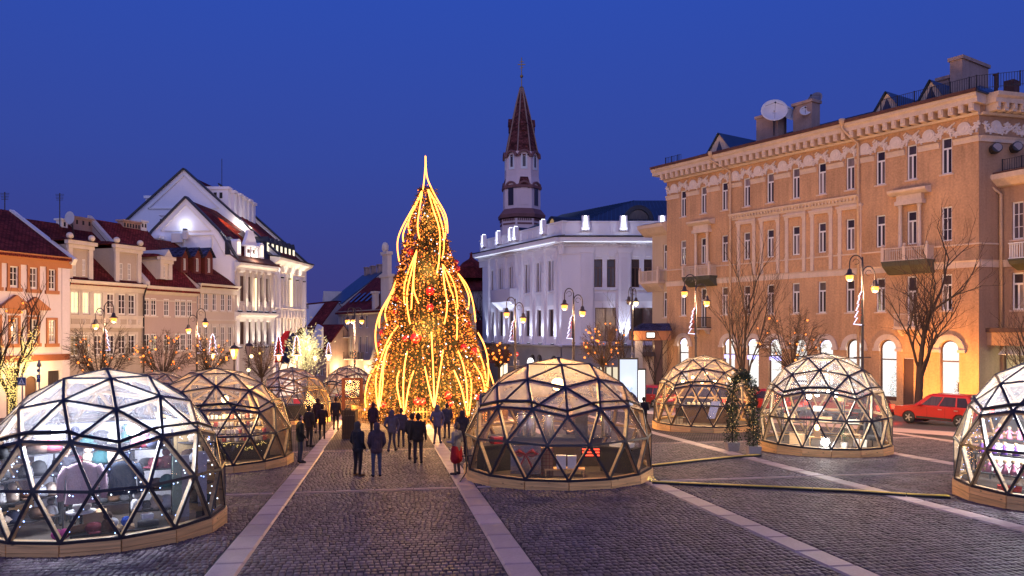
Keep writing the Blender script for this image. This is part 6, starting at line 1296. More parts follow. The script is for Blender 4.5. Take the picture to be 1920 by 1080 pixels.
# ------------------------------------------------------------------ goods inside the domes
def rack(k, a, b, w, hgt, lab, rz=0, levels=(.3, .72, 1.16, 1.6), mat=None, dep=.36):
    t = thing('shelf_rack', lab, 'shelf', dl(k, a, b, .26), drz(k) + rz); mat = mat or iron
    for x in (-w / 2, w / 2):
        for y in (-dep / 2, dep / 2): mb = MB(); mb.box(x - .014, x + .014, y - .014, y + .014, 0, hgt); mb.build('post', mat, t)
    for z in levels: mb = MB(); mb.box(-w / 2, w / 2, -dep / 2, dep / 2, z - .012, z + .012); mb.build('shelf', mat, t)
    return t
HAT = {}
def hat(kind, c):
    key = (kind, c)
    if key not in HAT:
        mb = MB()
        if kind == 'beanie': mb.lathe([(.11, 0), (.118, .04), (.115, .07), (.108, .075), (.105, .12), (.075, .18), (.03, .205)], 12)
        if kind == 'pompom_hat': mb.lathe([(.11, 0), (.118, .05), (.11, .07), (.1, .13), (.07, .18), (.02, .2)], 12); mb.ball((0, 0, .25), .07, 0, 10, 7)
        if kind == 'fur_hat': mb.lathe([(.12, 0), (.16, .03), (.165, .09), (.13, .13), (.12, .18), (.05, .215)], 14)
        if kind == 'cap': mb.lathe([(.1, 0), (.125, .05), (.13, .1), (.09, .15), (.02, .165)], 12); mb.hexa([(-.08, -.2, .02), (.08, -.2, .02), (.09, -.08, .03), (-.09, -.08, .03), (-.08, -.2, .035), (.08, -.2, .035), (.09, -.08, .05), (-.09, -.08, .05)])
        if kind == 'scarf_roll': mb.tube([(-.16, 0, .06), (0, .01, .065), (.16, 0, .06)], [.055, .065, .055], 8)
        if kind == 'pompom': mb.ball((0, 0, .07), .075, 0, 10, 7)
        HAT[key] = mb.mesh(kind, cloth(c), True)
    return HAT[key]
PAL = [('white', (.62, .6, .6)), ('grey', (.25, .25, .28)), ('navy', (.02, .025, .06)), ('brown', (.12, .06, .035)), ('burgundy', (.13, .015, .03)), ('beige', (.42, .33, .26)), ('charcoal', (.04, .04, .05)), ('black', (.012, .012, .016)), ('pale grey', (.45, .45, .48)), ('dark brown', (.06, .03, .02)), ('teal', (.02, .08, .09))]
rg = random.Random(5)
LV = ['bottom', 'second', 'third', 'top']
def stock(k, a, b, w, name, rz=0, levels=(.3, .72, 1.16, 1.6), n=5, kinds=('beanie', 'pompom_hat', 'fur_hat', 'cap', 'scarf_roll')):
    rzz = drz(k) + rz
    for li, z in enumerate(levels):
        for j in range(n):
            if rg.random() < .12: continue
            x = -w / 2 + w * (j + .5) / n; cn, cc = rg.choice(PAL); kd = rg.choice(kinds); lx = x * math.cos(rz); ly = x * math.sin(rz)
            o = inst(hat(kd, cc), kd, None, dl(k, a + lx, b + ly + rg.uniform(-.06, .06), .26 + z + .013), rzz + rg.uniform(-.6, .6)); s_ = rg.uniform(1.1, 1.45); o.scale = (s_, s_, s_)
            tag(o, '%s %s, %s from the left on the %s shelf of the %s' % (cn, kd.replace('_', ' '), ['first', 'second', 'third', 'fourth', 'fifth', 'sixth'][j], LV[li], name), 'hat' if 'hat' in kd or kd in ('beanie', 'cap') else 'accessory', 'knitwear in the hat dome')
rack('A', -1.42, -1.0, 1.25, 1.95, 'black rack of hats at the left of the hat dome', R(28)); stock('A', -1.42, -1.0, 1.2, 'left rack', R(28))
rack('A', -.1, .1, 1.3, 1.85, 'black rack of hats at the back of the hat dome'); stock('A', -.1, .1, 1.25, 'back rack')
rack('A', .86, -1.05, .8, 2.0, 'black rack of caps and hats in the middle of the hat dome', R(-8)); stock('A', .86, -1.05, .76, 'middle rack', R(-8), n=4)
rack('A', 1.78, -.62, .75, 1.8, 'black rack of hats at the right of the hat dome', R(-50)); stock('A', 1.78, -.62, .7, 'right rack', R(-50), n=3)
rack('A', .15, -1.78, 1.5, .12, 'low black shelf of knitwear along the front of the hat dome', 0, (.1,)); stock('A', .15, -1.78, 1.45, 'front row', 0, (.1,), n=6)
t = thing('added_backdrop', 'added white cloth behind the hat racks, standing in for bright glow', 'cloth', dl('A', .1, .75, .26), drz('A')); mb = MB()  # cloth added for the bright white glow behind the racks
for q in range(12): x = -1.5 + q * .26; mb.face([(x, .04 * (q % 2), .1), (x + .26, .04 * ((q + 1) % 2), .1), (x + .26, .04 * ((q + 1) % 2), 2.0), (x, .04 * (q % 2), 2.0)])
mb.build('cloth', cloth((.6, .6, .66)), t); mb = MB(); mb.tube([(-1.55, .02, 2.02), (1.65, .02, 2.02)], .02, 6); mb.build('rail', iron, t)
def garment(k, a, b, z, c, lab, w=.52, l=.68, name='sweater', sleeves=True):
    t = thing(name, lab, 'clothing', dl(k, a, b, z), drz(k)); mb = MB(); n = 12
    pr = [(.08, .0, .05), (.2, -.03, .08), (w / 2, -.1, .1), (w * .46, -.3, .11), (w * .45, -l * .7, .12), (w * .5, -l, .12)]
    base = 0
    for rx, zz, ry in pr:
        for j in range(n): an = 2 * math.pi * j / n; mb.v.append((rx * math.cos(an) + .01 * math.sin(an * 5), ry * math.sin(an) + .015 * math.cos(an * 4), zz))
    for i in range(len(pr) - 1):
        for j in range(n): q = i * n + j; q2 = i * n + (j + 1) % n; mb.f.append((q, q + n, q2 + n, q2)); mb.m.append(0)
    mb.build('body', cloth(c), t, smooth=True)
    if sleeves:
        for sg in (-1, 1): mb = MB(); mb.tube([(sg * w * .42, 0, -.08), (sg * w * .60, 0, -.3), (sg * w * .62, -.02, -l * .8), (sg * w * .6, -.03, -l * .92)], [.085, .075, .065, .06], 8); mb.build('sleeve', cloth(c), t, smooth=True)
    mb = MB(); mb.tube([(-.2, 0, .0), (0, 0, .06), (.2, 0, .0)], .012, 5); mb.tube([(0, 0, .06), (0, 0, .2), (.03, 0, .22)], .006, 4); mb.build('hanger', iron, t); return t
garment('A', -.42, -1.5, 1.72, (.40, .27, .33), 'dusty pink cardigan hanging near the front of the hat dome', .62, .8, 'cardigan'); garment('A', .3, -1.3, 1.66, (.018, .03, .06), 'dark navy sweater hanging right of the pink cardigan', .56, .68)
garment('A', -2.0, -.5, 1.5, (.03, .03, .05), 'dark coat hanging at the far left of the hat dome', .5, .8, 'coat')
for a, b, c, l, lab in ((1.32, -1.5, (.17, .24, .20), 1.15, 'long green grey knitted scarf hanging in the hat dome'), (1.47, -1.46, (.36, .34, .34), 1.3, 'long pale grey knitted scarf hanging beside the green one'), (1.86, -1.05, (.5, .5, .56), 1.1, 'white knitted scarf hanging at the right of the hat dome')):
    t = thing('scarf', lab, 'scarf', dl('A', a, b, 1.72), drz('A')); mb = MB()
    for i in range(8): z0, z1 = -l * i / 8, -l * (i + 1) / 8 + .0; mb.box(-.085 - .006 * (i % 2), .085 + .006 * (i % 2), -.03 - .005 * (i % 3), .03, z1, z0 - .001)
    mb.build('knit', cloth(c), t); mb = MB()
    for i in range(6): mb.tube([(-.07 + i * .028, 0, -l), (-.07 + i * .028, .005, -l - .1)], .008, 4)
    mb.build('fringe', cloth(c), t)
for a, z, c, lab in ((-.85, .30, (.62, .08, .28), 'pair of bright pink pompoms at the front of the hat dome'), (-.72, .30, (.62, .08, .28), 'second bright pink pompom beside its twin'), (.12, .42, (.6, .6, .62), 'white fluffy pompom on a box in the hat dome'), (.36, .42, (.02, .08, .45), 'bright blue fluffy pompom on a box in the hat dome'), (-.5, .72, (.55, .52, .5), 'pale fur pompom on the small round table'), (-.36, .72, (.5, .47, .45), 'second pale fur pompom on the small round table')):
    o = inst(hat('pompom', c), 'pompom', None, dl('A', a, -1.75 if z < .6 else -1.3, z)); o.scale = (1.35,) * 3; tag(o, lab, 'pompom')
def carton(k, a, b, z, w, d, h, mat, lab, rz=0, cat='box'):
    t = thing('carton', lab, cat, dl(k, a, b, z), drz(k) + rz); mb = MB(); mb.box(-w / 2, w / 2, -d / 2, d / 2, 0, h); mb.build('body', mat, t); mb = MB(); mb.box(-w / 2 - .008, w / 2 + .008, -d / 2 - .008, d / 2 + .008, h - .06, h + .006); mb.build('lid', mat, t); return t
carton('A', .2, -1.72, .26, .6, .3, .15, kraft, 'low kraft box under the white and blue pompoms'); carton('A', -.2, -1.2, .26, .4, .35, .4, kraft, 'tall kraft box beside the round table'); carton('A', 1.45, -1.15, .26, .5, .3, .18, kraft, 'flat kraft box under the scarves'); carton('A', .75, -1.5, .26, .2, .15, .3, paper, 'white paper bag standing on the floor of the hat dome', .2, 'bag')
def table(k, a, b, w, d, h, mat, lab, rz=0):
    t = thing('table', lab, 'table', dl(k, a, b, .26), drz(k) + rz); mb = MB(); mb.box(-w / 2, w / 2, -d / 2, d / 2, h - .04, h); mb.build('table_top', mat, t)
    for x in (-1, 1):
        for y in (-1, 1): mb = MB(); mb.box(x * (w / 2 - .04) - .02, x * (w / 2 - .04) + .02, y * (d / 2 - .04) - .02, y * (d / 2 - .04) + .02, 0, h - .04); mb.build('leg', mat, t)
    return t
t = thing('round_table', 'small round white table among the hats', 'table', dl('A', -.45, -1.3, .26), 0); mb = MB(); mb.lathe([(.27, .43), (.27, .46)], 18); mb.build('table_top', paper, t); mb = MB(); mb.lathe([(.16, 0), (.03, .04), (.03, .43)], 12); mb.build('stem', iron, t)
# dome B: counter, urns, bags
def counter(k, a, b, w, d, h, mat, lab, rz=0):
    t = thing('counter', lab, 'counter', dl(k, a, b, .26), drz(k) + rz); mb = MB(); mb.box(-w / 2, w / 2, -d / 2, d / 2, 0, h - .05); mb.build('front', mat, t); mb = MB(); mb.box(-w / 2 - .04, w / 2 + .04, -d / 2 - .04, d / 2 + .04, h - .05, h); mb.build('counter_top', black, t); return t
counter('B', -.4, .3, 3.6, .6, .95, M('dark_counter', (.05, .035, .03), .6), 'long dark counter in the urn dome'); counter('B', 1.9, -.9, 1.1, .5, .8, black, 'black side counter at the right of the urn dome', R(-35)); counter('B', -1.9, -.8, 1.1, .5, .85, black, 'black side counter at the left of the urn dome', R(35))
for i, (a, hh) in enumerate(((-1.15, .78), (-.88, .72), (-.3, .78), (1.55, .95))):
    t = thing('urn', ['leftmost', 'second', 'third', 'rightmost and tallest'][i] + ' steel drinks urn on the dark counter', 'urn', dl('B', a, .2, 1.21)); mb = MB(); mb.lathe([(.16, 0), (.17, .04), (.17, hh * .85), (.15, hh * .9)], 18); mb.build('body', steel, t, smooth=True); mb = MB(); mb.lathe([(.155, hh * .9), (.12, hh * .96), (.03, hh), (.03, hh + .05)], 16); mb.build('lid', steel, t, smooth=True); mb = MB(); mb.tube([(0, -.17, .12), (0, -.24, .12), (0, -.25, .08)], .018, 6); mb.build('tap', black, t)
for i, (a, b, z, w, h) in enumerate(((.1, -1.55, .5, .28, .38), (.42, -1.5, .5, .26, .36), (.02, -1.6, .26, .3, .22))): carton('B', a, b, z, w, .18, h, paper if i < 2 else kraft, ['left white paper bag standing in the front of the urn dome', 'right white paper bag standing in the front of the urn dome', 'kraft box under the white paper bags'][i], 0, 'bag' if i < 2 else 'box')
table('B', .2, -1.55, 1.2, .4, .24, pine, 'low bench in the front of the urn dome')
t = thing('speaker', 'black loudspeaker standing on the counter of the urn dome', 'speaker', dl('B', .75, .15, 1.21), drz('B')); mb = MB(); mb.box(-.2, .2, -.2, .2, 0, .85); mb.build('cabinet', black, t); mb = MB(); mb.tube([(0, -.205, .3), (0, -.22, .3)], .15, 14); mb.build('cone', iron, t); mb = MB(); mb.tube([(0, -.205, .62), (0, -.22, .62)], .07, 12); mb.build('tweeter', iron, t)
t = thing('gift_bow', 'red ribbon bow on a silver foil panel in the urn dome', 'bow', dl('B', -.95, -1.85, .95), drz('B')); mb = MB()
for sg in (-1, 1): mb.tube([(0, 0, 0), (sg * .2, -.03, .1), (sg * .34, 0, .02), (sg * .18, .02, -.04), (0, 0, 0)], [.02, .06, .05, .05, .02], 6); mb.tube([(0, 0, 0), (sg * .12, 0, -.25), (sg * .2, .01, -.42)], [.03, .03, .02], 5)
mb.build('ribbon', redp, t); mb = MB(); mb.box(-.45, .45, .06, .09, -.6, .25); mb.build('foil_panel', steel, t)
t = thing('heater', 'red glowing heater grille in the urn dome', 'heater', dl('B', 1.0, -1.1, .75), drz('B')); mb = MB(); mb.box(-.3, .3, 0, .1, 0, .32); mb.build('case', black, t); mb = MB()
for i in range(3): mb.box(-.26, .26, -.02, -.005, .05 + i * .09, .09 + i * .09)
mb.build('element', EM('heater_red', (1, .06, .02), 4), t)
t = thing('crate_stack', 'wire crates stacked beside the foil panel', 'crate', dl('B', -.45, -1.7, .26), drz('B')); mb = MB()
for z in range(9): mb.box(-.3, .3, -.01, .01, z * .11, z * .11 + .02)
for x in range(7): mb.box(-.3 + x * .1 - .01, -.3 + x * .1 + .01, -.012, .012, 0, .9)
mb.build('grid', M('rust_wire', (.25, .09, .06), .6), t); mb = MB(); mb.box(-.3, .3, .06, .3, 0, .85); mb.build('box', kraft, t)
carton('B', 1.95, -.9, 1.06, .7, .3, .12, paper, 'white tray on the right side counter', R(-35), 'tray'); carton('B', -1.9, -.8, 1.11, .3, .25, .2, redp, 'red gift tin on the left side counter', R(35), 'tin')
# dome C: stepped shelves with mugs
t = thing('stepped_display', 'dark stepped display with rows of mugs', 'display stand', dl('C', .1, -.1, .26), drz('C'))
mb = MB(); mb.box(-1.7, 1.7, -.9, .3, 0, .62); mb.build('plinth', black, t)
for i in range(4): mb = MB(); mb.box(-1.7, 1.7, -.75 + i * .28, -.5 + i * .28, .6 + i * .24, .64 + i * .24); mb.build('shelf', black, t)
mg = MB(); mg.lathe([(.04, 0), (.045, .1)], 9); mg.tube([(.04, 0, .02), (.08, 0, .05), (.04, 0, .08)], .01, 4)
ORD = 'first second third fourth fifth sixth seventh eighth ninth tenth eleventh twelfth thirteenth fourteenth fifteenth sixteenth seventeenth eighteenth nineteenth twentieth twenty-first twenty-second twenty-third twenty-fourth'.split()
mug_m = [mg.mesh('mug', m) for m in (paper, cloth((.45, .35, .22)), cloth((.5, .12, .1)), cloth((.6, .55, .4)))]
for i in range(4):
    for j in range(24):
        mi = rg.choice((0, 0, 0, 1, 2, 3)); o = inst(mug_m[mi], 'mug', None, dl('C', -1.5 + j * .136, -.73 + i * .28, .26 + .64 + i * .24), rg.uniform(0, 6)); s_ = rg.uniform(1.1, 1.6); o.scale = (s_,) * 3
        tag(o, '%s mug, %s from the left in the %s row of the stepped display' % (['white', 'tan', 'red', 'cream'][mi], ORD[j], ['lowest', 'second', 'third', 'top'][i]), 'mug', 'mugs on the stepped display')
mb = MB()
for i in range(130): x = rg.uniform(-1.6, 1.6); mb.octa((x, -.93 - rg.uniform(0, .03), .5 + .1 * math.sin(x * 5) + rg.uniform(-.06, .06)), .014)
for i in range(260): mb.octa((rg.uniform(-1.6, 1.6), rg.uniform(-.7, .5), rg.uniform(.66, 1.6)), .011)
tag(mb.build('fairy_lights', bulb_y, None, dl('C', .1, -.1, .26), rz=drz('C')), 'warm fairy lights draped over the rows of mugs', 'fairy lights')
t = thing('notice_board', 'blank white board leaning on the dark display of mugs', 'board', dl('C', -.05, -1.25, .3), drz('C')); mb = MB(); mb.hexa([(-.22, 0, 0), (.22, 0, 0), (.22, .03, 0), (-.22, .03, 0), (-.22, .1, .5), (.22, .1, .5), (.22, .13, .5), (-.22, .13, .5)]); mb.build('panel', paper, t); mb = MB(); mb.bar((0, .13, .45), (0, .3, 0), .02, .02); mb.build('strut', pine, t)
# domes D-G simple counters
counter('E', 0, -.2, 2.6, .6, .9, black, 'dark counter in the bluish dome'); carton('E', .3, -.3, 1.16, .4, .3, .3, redp, 'red box on the counter of the bluish dome'); counter('F', 0, .4, 2.2, .6, .9, pine, 'pine counter in the far dome')
for i in range(10): o = inst(mug_m[rg.randrange(4)], 'mug', None, dl('F', -.9 + i * .2, .3, 1.16)); o.scale = (1.6,) * 3; tag(o, '%s mug from the left on the pine counter of the far dome' % ORD[i], 'mug', 'mugs on the pine counter')
counter('G', .3, .2, 2.8, .6, .95, M('walnut', (.14, .08, .05), .6), 'walnut counter in the golden dome')
for i in range(9): o = inst(mug_m[rg.choice((0, 3))], 'cup', None, dl('G', -.8 + i * .26, .05, 1.21)); o.scale = (1.7,) * 3; tag(o, '%s pale cup from the left on the walnut counter' % ORD[i], 'cup', 'cups on the walnut counter')
t = thing('chair', 'black folding chair at the left of the golden dome', 'chair', dl('G', -1.15, -1.5, .26), drz('G') + .5); mb = MB(); mb.box(-.22, .22, -.2, .2, .43, .46); mb.build('seat', black, t); mb = MB(); mb.box(-.22, .22, .2, .23, .5, .95); mb.build('backrest', black, t)
for x in (-.2, .2):
    for y in (-.18, .2): mb = MB(); mb.tube([(x, y, 0), (x, y * .8, .45)], .015, 5); mb.build('leg', iron, t)
t = thing('easel_sign', 'silver framed board tilted against the walnut counter', 'board', dl('G', .45, -.6, .6), drz('G')); mb = MB(); mb.hexa([(-.3, 0, 0), (.1, 0, 0), (.1, .04, 0), (-.3, .04, 0), (-.05, .2, .9), (.4, .2, .9), (.4, .24, .9), (-.05, .24, .9)]); mb.build('panel', steel, t); mb = MB(); mb.bar((.1, .3, .6), (.15, .5, -.3), .03, .03); mb.build('leg', iron, t)
# dome H: small furniture
rack('H', -1.15, .1, .9, 1.9, 'black wire rack at the left of the bright dome', R(15), (.35, .8, 1.3)); rack('H', 1.15, .2, .9, 1.9, 'black wire rack at the right of the bright dome', R(-15), (.35, .8, 1.3)); rack('H', .1, .9, 1.2, 1.5, 'low wire rack at the back of the bright dome', 0, (.3, .75, 1.2))
for i, (a, b, z, w, d, h, m, lab) in enumerate(((-1.0, -.7, .26, .55, .35, .42, kraft, 'tan leather cube stool at the left of the bright dome'), (-1.3, .1, 1.1, .4, .25, .28, kraft, 'kraft box on the left wire rack'), (-.95, .1, 1.57, .5, .25, .12, black, 'dark tray on the left wire rack'), (1.2, .2, 1.57, .35, .25, .1, black, 'dark box on the right wire rack'), (1.1, .2, 1.1, .4, .25, .14, paper, 'white box on the right wire rack'), (.0, .9, 1.02, .6, .25, .22, kraft, 'kraft box on the back rack'), (1.3, -.6, .26, .45, .35, .3, paper, 'pale pouf at the right of the bright dome'), (-.2, .9, 1.47, .4, .2, .2, paper, 'white lamp box on top of the back rack'))): carton('H', a, b, z, w, d, h, m, lab)
table('H', -.25, -.9, .6, .4, .38, pine, 'small brown side table in the bright dome'); table('H', .95, -.9, .7, .4, .55, M('oak', (.3, .19, .11), .6), 'oak side table with a dish in the bright dome')
t = thing('table_lamp', 'small amber table lamp on the brown side table', 'lamp', dl('H', -.25, -.9, .64)); mb = MB(); mb.box(-.1, .1, -.1, .1, 0, .24); mb.build('base', kraft, t); mb = MB(); mb.ball((0, 0, .36), .1, 0, 10, 7, 1.2); mb.build('lamp_shade', EM('amber_lamp', (1, .55, .18), 9), t)
t = thing('potted_plant', 'green plant in a pale pot in the bright dome', 'plant', dl('H', .72, -1.15, .26)); mb = MB(); mb.lathe([(.1, 0), (.14, .24), (.12, .24)], 12); mb.build('pot', paper, t); mb = MB()
for i in range(160): a = rg.uniform(0, 6.28); z = rg.uniform(.25, .85); r = .16 * (1 - (z - .55) ** 2 * 5); p = Vector((r * math.cos(a), r * math.sin(a), z)); d = Vector((math.cos(a), math.sin(a), .6)) * .07; s_ = Vector((-math.sin(a), math.cos(a), 0)) * .025; mb.face([p, p + d * .5 + s_, p + d, p + d * .5 - s_])
mb.build('leaves', green_m, t)
t = thing('armchair', 'dark grey cone shaped armchair at the right of the bright dome', 'armchair', dl('H', 1.75, -.4, .26), drz('H') - .6); mb = MB(); mb.lathe([(.3, .3), (.36, .4), (.36, .46)], 14); mb.build('seat', cloth((.05, .05, .06)), t); mb = MB(); ring(mb, 0, .0, .3, .38, -.3, .3, R(0), R(180)); mb.v = [(x, z * .9, .45 + (y + .3) * .9) for x, y, z in mb.v]; mb.build('backrest', cloth((.05, .05, .06)), t); mb = MB(); mb.tube([(0, 0, 0), (0, 0, .3)], .03, 6); mb.build('leg', iron, t)
# dome I: tables with dolls
for i, (a, b, h, w) in enumerate(((-1.35, -.6, .85, 1.5), (-.95, .3, 1.15, 1.6), (-1.4, -1.05, .42, 1.3))): table('I', a, b, w, .4, h, black, ['dark table of dolls at the left of the doll dome', 'high dark table of dolls at the back', 'low dark table of dolls at the front'][i], R(-12))
carton('I', -.95, .28, .5, 1.5, .1, .78, paper, 'white cloth panel hanging from the high table of dolls', R(-12), 'panel')
DC = [('purple', (.14, .05, .32)), ('pink', (.55, .16, .25)), ('white', (.6, .58, .58)), ('crimson', (.35, .03, .07)), ('violet', (.22, .07, .3)), ('lilac', (.4, .3, .5))]
di = 0
for ti, (a, b, h, w, n) in enumerate(((-1.35, -.6, .85, 1.3, 5), (-.95, .3, 1.15, 1.4, 6), (-1.4, -1.05, .42, 1.1, 6))):
    for j in range(n):
        x = -w / 2 + w * (j + .5) / n; cn, cc = DC[(di * 5 + j) % 6]; di += 1
        t = thing('doll', '%s dressed doll, %s from the left on the %s table' % (cn, ['first', 'second', 'third', 'fourth', 'fifth', 'sixth'][j], ['left', 'high', 'low'][ti]), 'doll', dl('I', a + x * .98, b - x * .2, .26 + h), drz('I') + rg.uniform(-.4, .4), 'dolls on the dark tables'); s_ = rg.uniform(.9, 1.25); t.scale = (s_,) * 3
        mb = MB(); mb.lathe([(.085, 0), (.06, .1), (.035, .17), (.045, .22), (.02, .25)], 10); mb.build('dress', cloth(cc), t, smooth=True); mb = MB(); mb.ball((0, 0, .285), .045, 0, 8, 6); mb.build('head', skin, t, smooth=True); mb = MB(); mb.lathe([(.05, .28), (.05, .31), (.03, .335)], 8, 0, (0, .008, 0)); mb.build('hair', cloth((.3, .2, .1)), t)
        
        for sg in (-1, 1): mb = MB(); mb.tube([(sg * .04, 0, .21), (sg * .09, -.02, .14)], .014, 5); mb.build('arm', cloth(cc), t)
carton('I', -1.2, -1.3, .3, .5, .2, .12, cloth((.5, .03, .02)), 'red box on the floor of the doll dome')
# ------------------------------------------------------------------ street lamps
def motif(par_p, h, side, lab, lit=True):
    """half fir outline in white rope light with a red lit field, clamped to a lamp post"""
    t = thing('light_decoration', lab, 'light decoration', par_p); pts = [(0, h)]
    n = 5
    for i in range(n): z1 = h * (1 - (i + 1) / n); w1 = .10 + .42 * h / 2.6 * (i + 1) / n * 1.15; pts += [(side * w1, z1 + h * .02), (side * w1 * .62, z1 + h * .01)]
    pts[-1] = (0, 0)
    mb = MB(); mb.tube([(x, -.08, z) for x, z in pts], .03, 5); mb.build('outline', stroke_w, t); mb = MB()
    for k in range(46):
        z = rg.uniform(.04, .95) * h; w = (1 - z / h) * .5 * h / 2.6; mb.octa((side * rg.uniform(.03, max(.05, w)), -.09, z), .02)
    tag(mb.build('bulbs', bulb_r, t), kind='stuff'); mb = MB(); mb.box(-.02 if side > 0 else -.03, .03, -.1, -.04, 0, h); mb.build('frame', iron, t); return t
def arm(par, z0, sx, dx, zl, col, em, power, lit=True):
    """curved bracket from the post out to a hanging bell lamp; sx sign, dx reach, zl height of the globe"""
    pts = []; zt = zl + .85
    for q in range(11):
        a = math.pi * (q / 10); pts.append((sx * (dx / 2 - dx / 2 * math.cos(a)), 0, zt - .1 + .42 * math.sin(a)))
    pts = [(sx * .02, 0, zt - 1.0)] + pts + [(sx * dx, 0, zl + .45)]
    mb = MB(); mb.tube(pts, .032, 6); mb.tube([(sx * (dx * .5 + .16 * math.cos(a)), 0, zt - .02 + .15 * math.sin(a)) for a in [6.283 * q / 10 for q in range(9)]], .016, 5); mb.build('bracket', pole_m, par)
    mb = MB(); mb.lathe([(.27, .14), (.25, .17), (.13, .26), (.1, .42), (.04, .48)], 14, 0, (sx * dx, 0, zl)); hd = mb.build('hood', pole_m, par, smooth=True)
    mb = MB(); mb.lathe([(.02, -.18), (.12, -.15), (.18, -.05), (.19, .05), (.17, .13)], 14, 0, (sx * dx, 0, zl)); mb.build('globe', em if lit else gl_m, par, smooth=True)
    if lit: light('POINT', 'street_light', power, col, par, (sx * dx, 0, zl - .24), size=.2)
def street_lamp(u, Y, vt, heads, label, power=1500, em=None, col=SOD, deco=None, rz=0, p=None):
    p = p or gp(u, Y); t = thing('street_lamp', label, 'street lamp', p, rz, 'double armed street lamps'); zt = H + (CY - vt) / F * Y - p.z
    mb = MB(); mb.lathe([(.17, 0), (.17, .5), (.12, .6), (.11, 1.1), (.08, 1.2), (.07, zt * .6), (.055, zt - .5), (.03, zt)], 10); mb.build('post', pole_m, t, smooth=True); mb = MB(); mb.lathe([(.13, 1.15), (.13, 1.25)], 10); mb.lathe([(.1, zt * .6), (.1, zt * .6 + .1)], 10); mb.bar((-.45, 0, zt * .42), (.45, 0, zt * .42), .03, .05); mb.build('collar', pole_m, t)
    for hu, hv, lit in heads:
        dx = (hu - u) / F * Y; arm(t, 0, 1 if dx > 0 else -1, abs(dx), H + (CY - hv) / F * Y - p.z, col, em or lamp_o, power, lit)
    if deco: v0, v1, side, lab = deco; motif(Vector((p.x + side * .08, p.y - .02, at(u, v1, Y).z)), (v1 - v0) / F * Y, side, lab)
    return t
street_lamp(195.5, 50, 573, [(179.5, 612, 1), (213, 600, 1)], 'double street lamp in front of the grey house', 1400, deco=(616, 657, 1, 'white and red half fir light on the lamp before the grey house'))
street_lamp(369, 58, 586, [(353.5, 620, 1), (385, 608, 1)], 'double street lamp in front of the pale pink house', 1400, deco=(624, 662, 1, 'white and red half fir light on the lamp before the pink house'))
street_lamp(966, 52, 560, [(950, 590, 1), (981, 600, 1)], 'double street lamp before the left front of the white building', 700, deco=(600, 640, -1, 'half fir light before the left front of the white building'))
street_lamp(1075.5, 48, 549, [(1058.5, 576, 1), (1092, 588, 1)], 'double street lamp before the corner of the white building', 800, deco=(591, 635, -1, 'half fir light before the corner of the white building'))
street_lamp(1186, 60, 541, [(1179, 567, 0), (1192.5, 569, 1)], 'street lamp with one dark and one pale lit head', 900, lamp_y, (1, .85, .5))
street_lamp(1304.5, 47, 532, [(1283.5, 551, 1), (1325, 569, 1)], 'double street lamp before the left end of the tan building', 1800, deco=(577, 626, -1, 'half fir light before the left end of the tan building'))
street_lamp(1617, 40, 482, [(1593, 521, 1), (1640.5, 542, 1)], 'tallest double street lamp before the middle of the tan building', 1800, deco=(546, 609, -1, 'largest half fir light before the middle of the tan building'))
# street lamps added outside the view for more warm light
def added_lamp(x, y, lab, power, hgt=7.4):
    p = Vector((x, y, gz(x, y))); t = thing('street_lamp', lab, 'street lamp', p, R(56), 'double armed street lamps'); mb = MB(); mb.lathe([(.17, 0), (.17, .5), (.12, .6), (.08, 1.2), (.055, hgt)], 10); mb.build('post', pole_m, t, smooth=True)
    for sx, z in ((-1, hgt - .7), (1, hgt - 1.3)): arm(t, 0, sx, .7, z, SOD, lamp_o, power)
added_lamp(24.5, 33, 'added double street lamp hidden behind the right edge dome', 1900); added_lamp(-20.5, 22, 'added double street lamp left of the view', 700); added_lamp(19, 14, 'added double street lamp right of the view', 450)
# triple lamp
p = gp(665, 65); t = thing('street_lamp', 'triple headed street lamp with glowing post left of the fir', 'street lamp', p); zt = at(665, 578, 65).z - p.z
mb = MB(); mb.lathe([(.16, 0), (.14, .6), (.09, 1), (.06, zt)], 10); mb.build('post', pole_m, t, smooth=True); mb = MB()
for k in range(40): mb.octa((.08 * math.cos(k * 2.4), .08 * math.sin(k * 2.4) , .8 + k * .1), .03)
tag(mb.build('bulbs', bulb_w, t), kind='stuff')
for u in (651.5, 678.5, 662.2): dx = (u - 665) / F * 65; arm(t, 0, 1 if dx > 0 else -1, max(.14, abs(dx)), at(u, 603, 65).z - p.z, SOD, lamp_o, 1700)
# lantern posts
def lantern(u, v, Y, lab, s=1.0, lit=True, deco=0, power=260):
    p = gp(u, Y); z = at(u, v, Y).z - p.z; t = thing('lantern_post', lab, 'street lamp', p, 0, 'lantern posts along the left street'); mb = MB(); mb.lathe([(.13, 0), (.13, .4), (.07, .55), (.05, z - .5 * s), (.09 * s, z - .42 * s), (.05, z - .38 * s)], 8); mb.build('post', pole_m, t)
    mb = MB(); mb.lathe([(.12 * s, -.36 * s), (.25 * s, .2 * s)], 6, 0, (0, 0, z)); mb.build('glass', lamp_o if lit else gl_m, t); mb = MB(); mb.lathe([(.30 * s, .2 * s), (.2 * s, .34 * s), (.05 * s, .42 * s), (.03 * s, .56 * s)], 6, 0, (0, 0, z)); mb.build('cap', pole_m, t); mb = MB()
    for k in range(6): a = R(60 * k); mb.bar((.125 * s * math.cos(a), .125 * s * math.sin(a), z - .36 * s), (.255 * s * math.cos(a), .255 * s * math.sin(a), z + .2 * s), .022, .022)
    mb.build('cage', pole_m, t)
    if lit: light('POINT', 'lantern_light', power, SOD, t, (0, -.3 * s, z - .1), size=.2)
    if deco:
        for sg in (-1, 1): motif(Vector((p.x, p.y - .05, p.z + z + .1)), 1.6, sg, ['left', 'right'][sg > 0] + ' half of the fir outline above the lantern ' + lab.split('lantern ', 1)[-1])
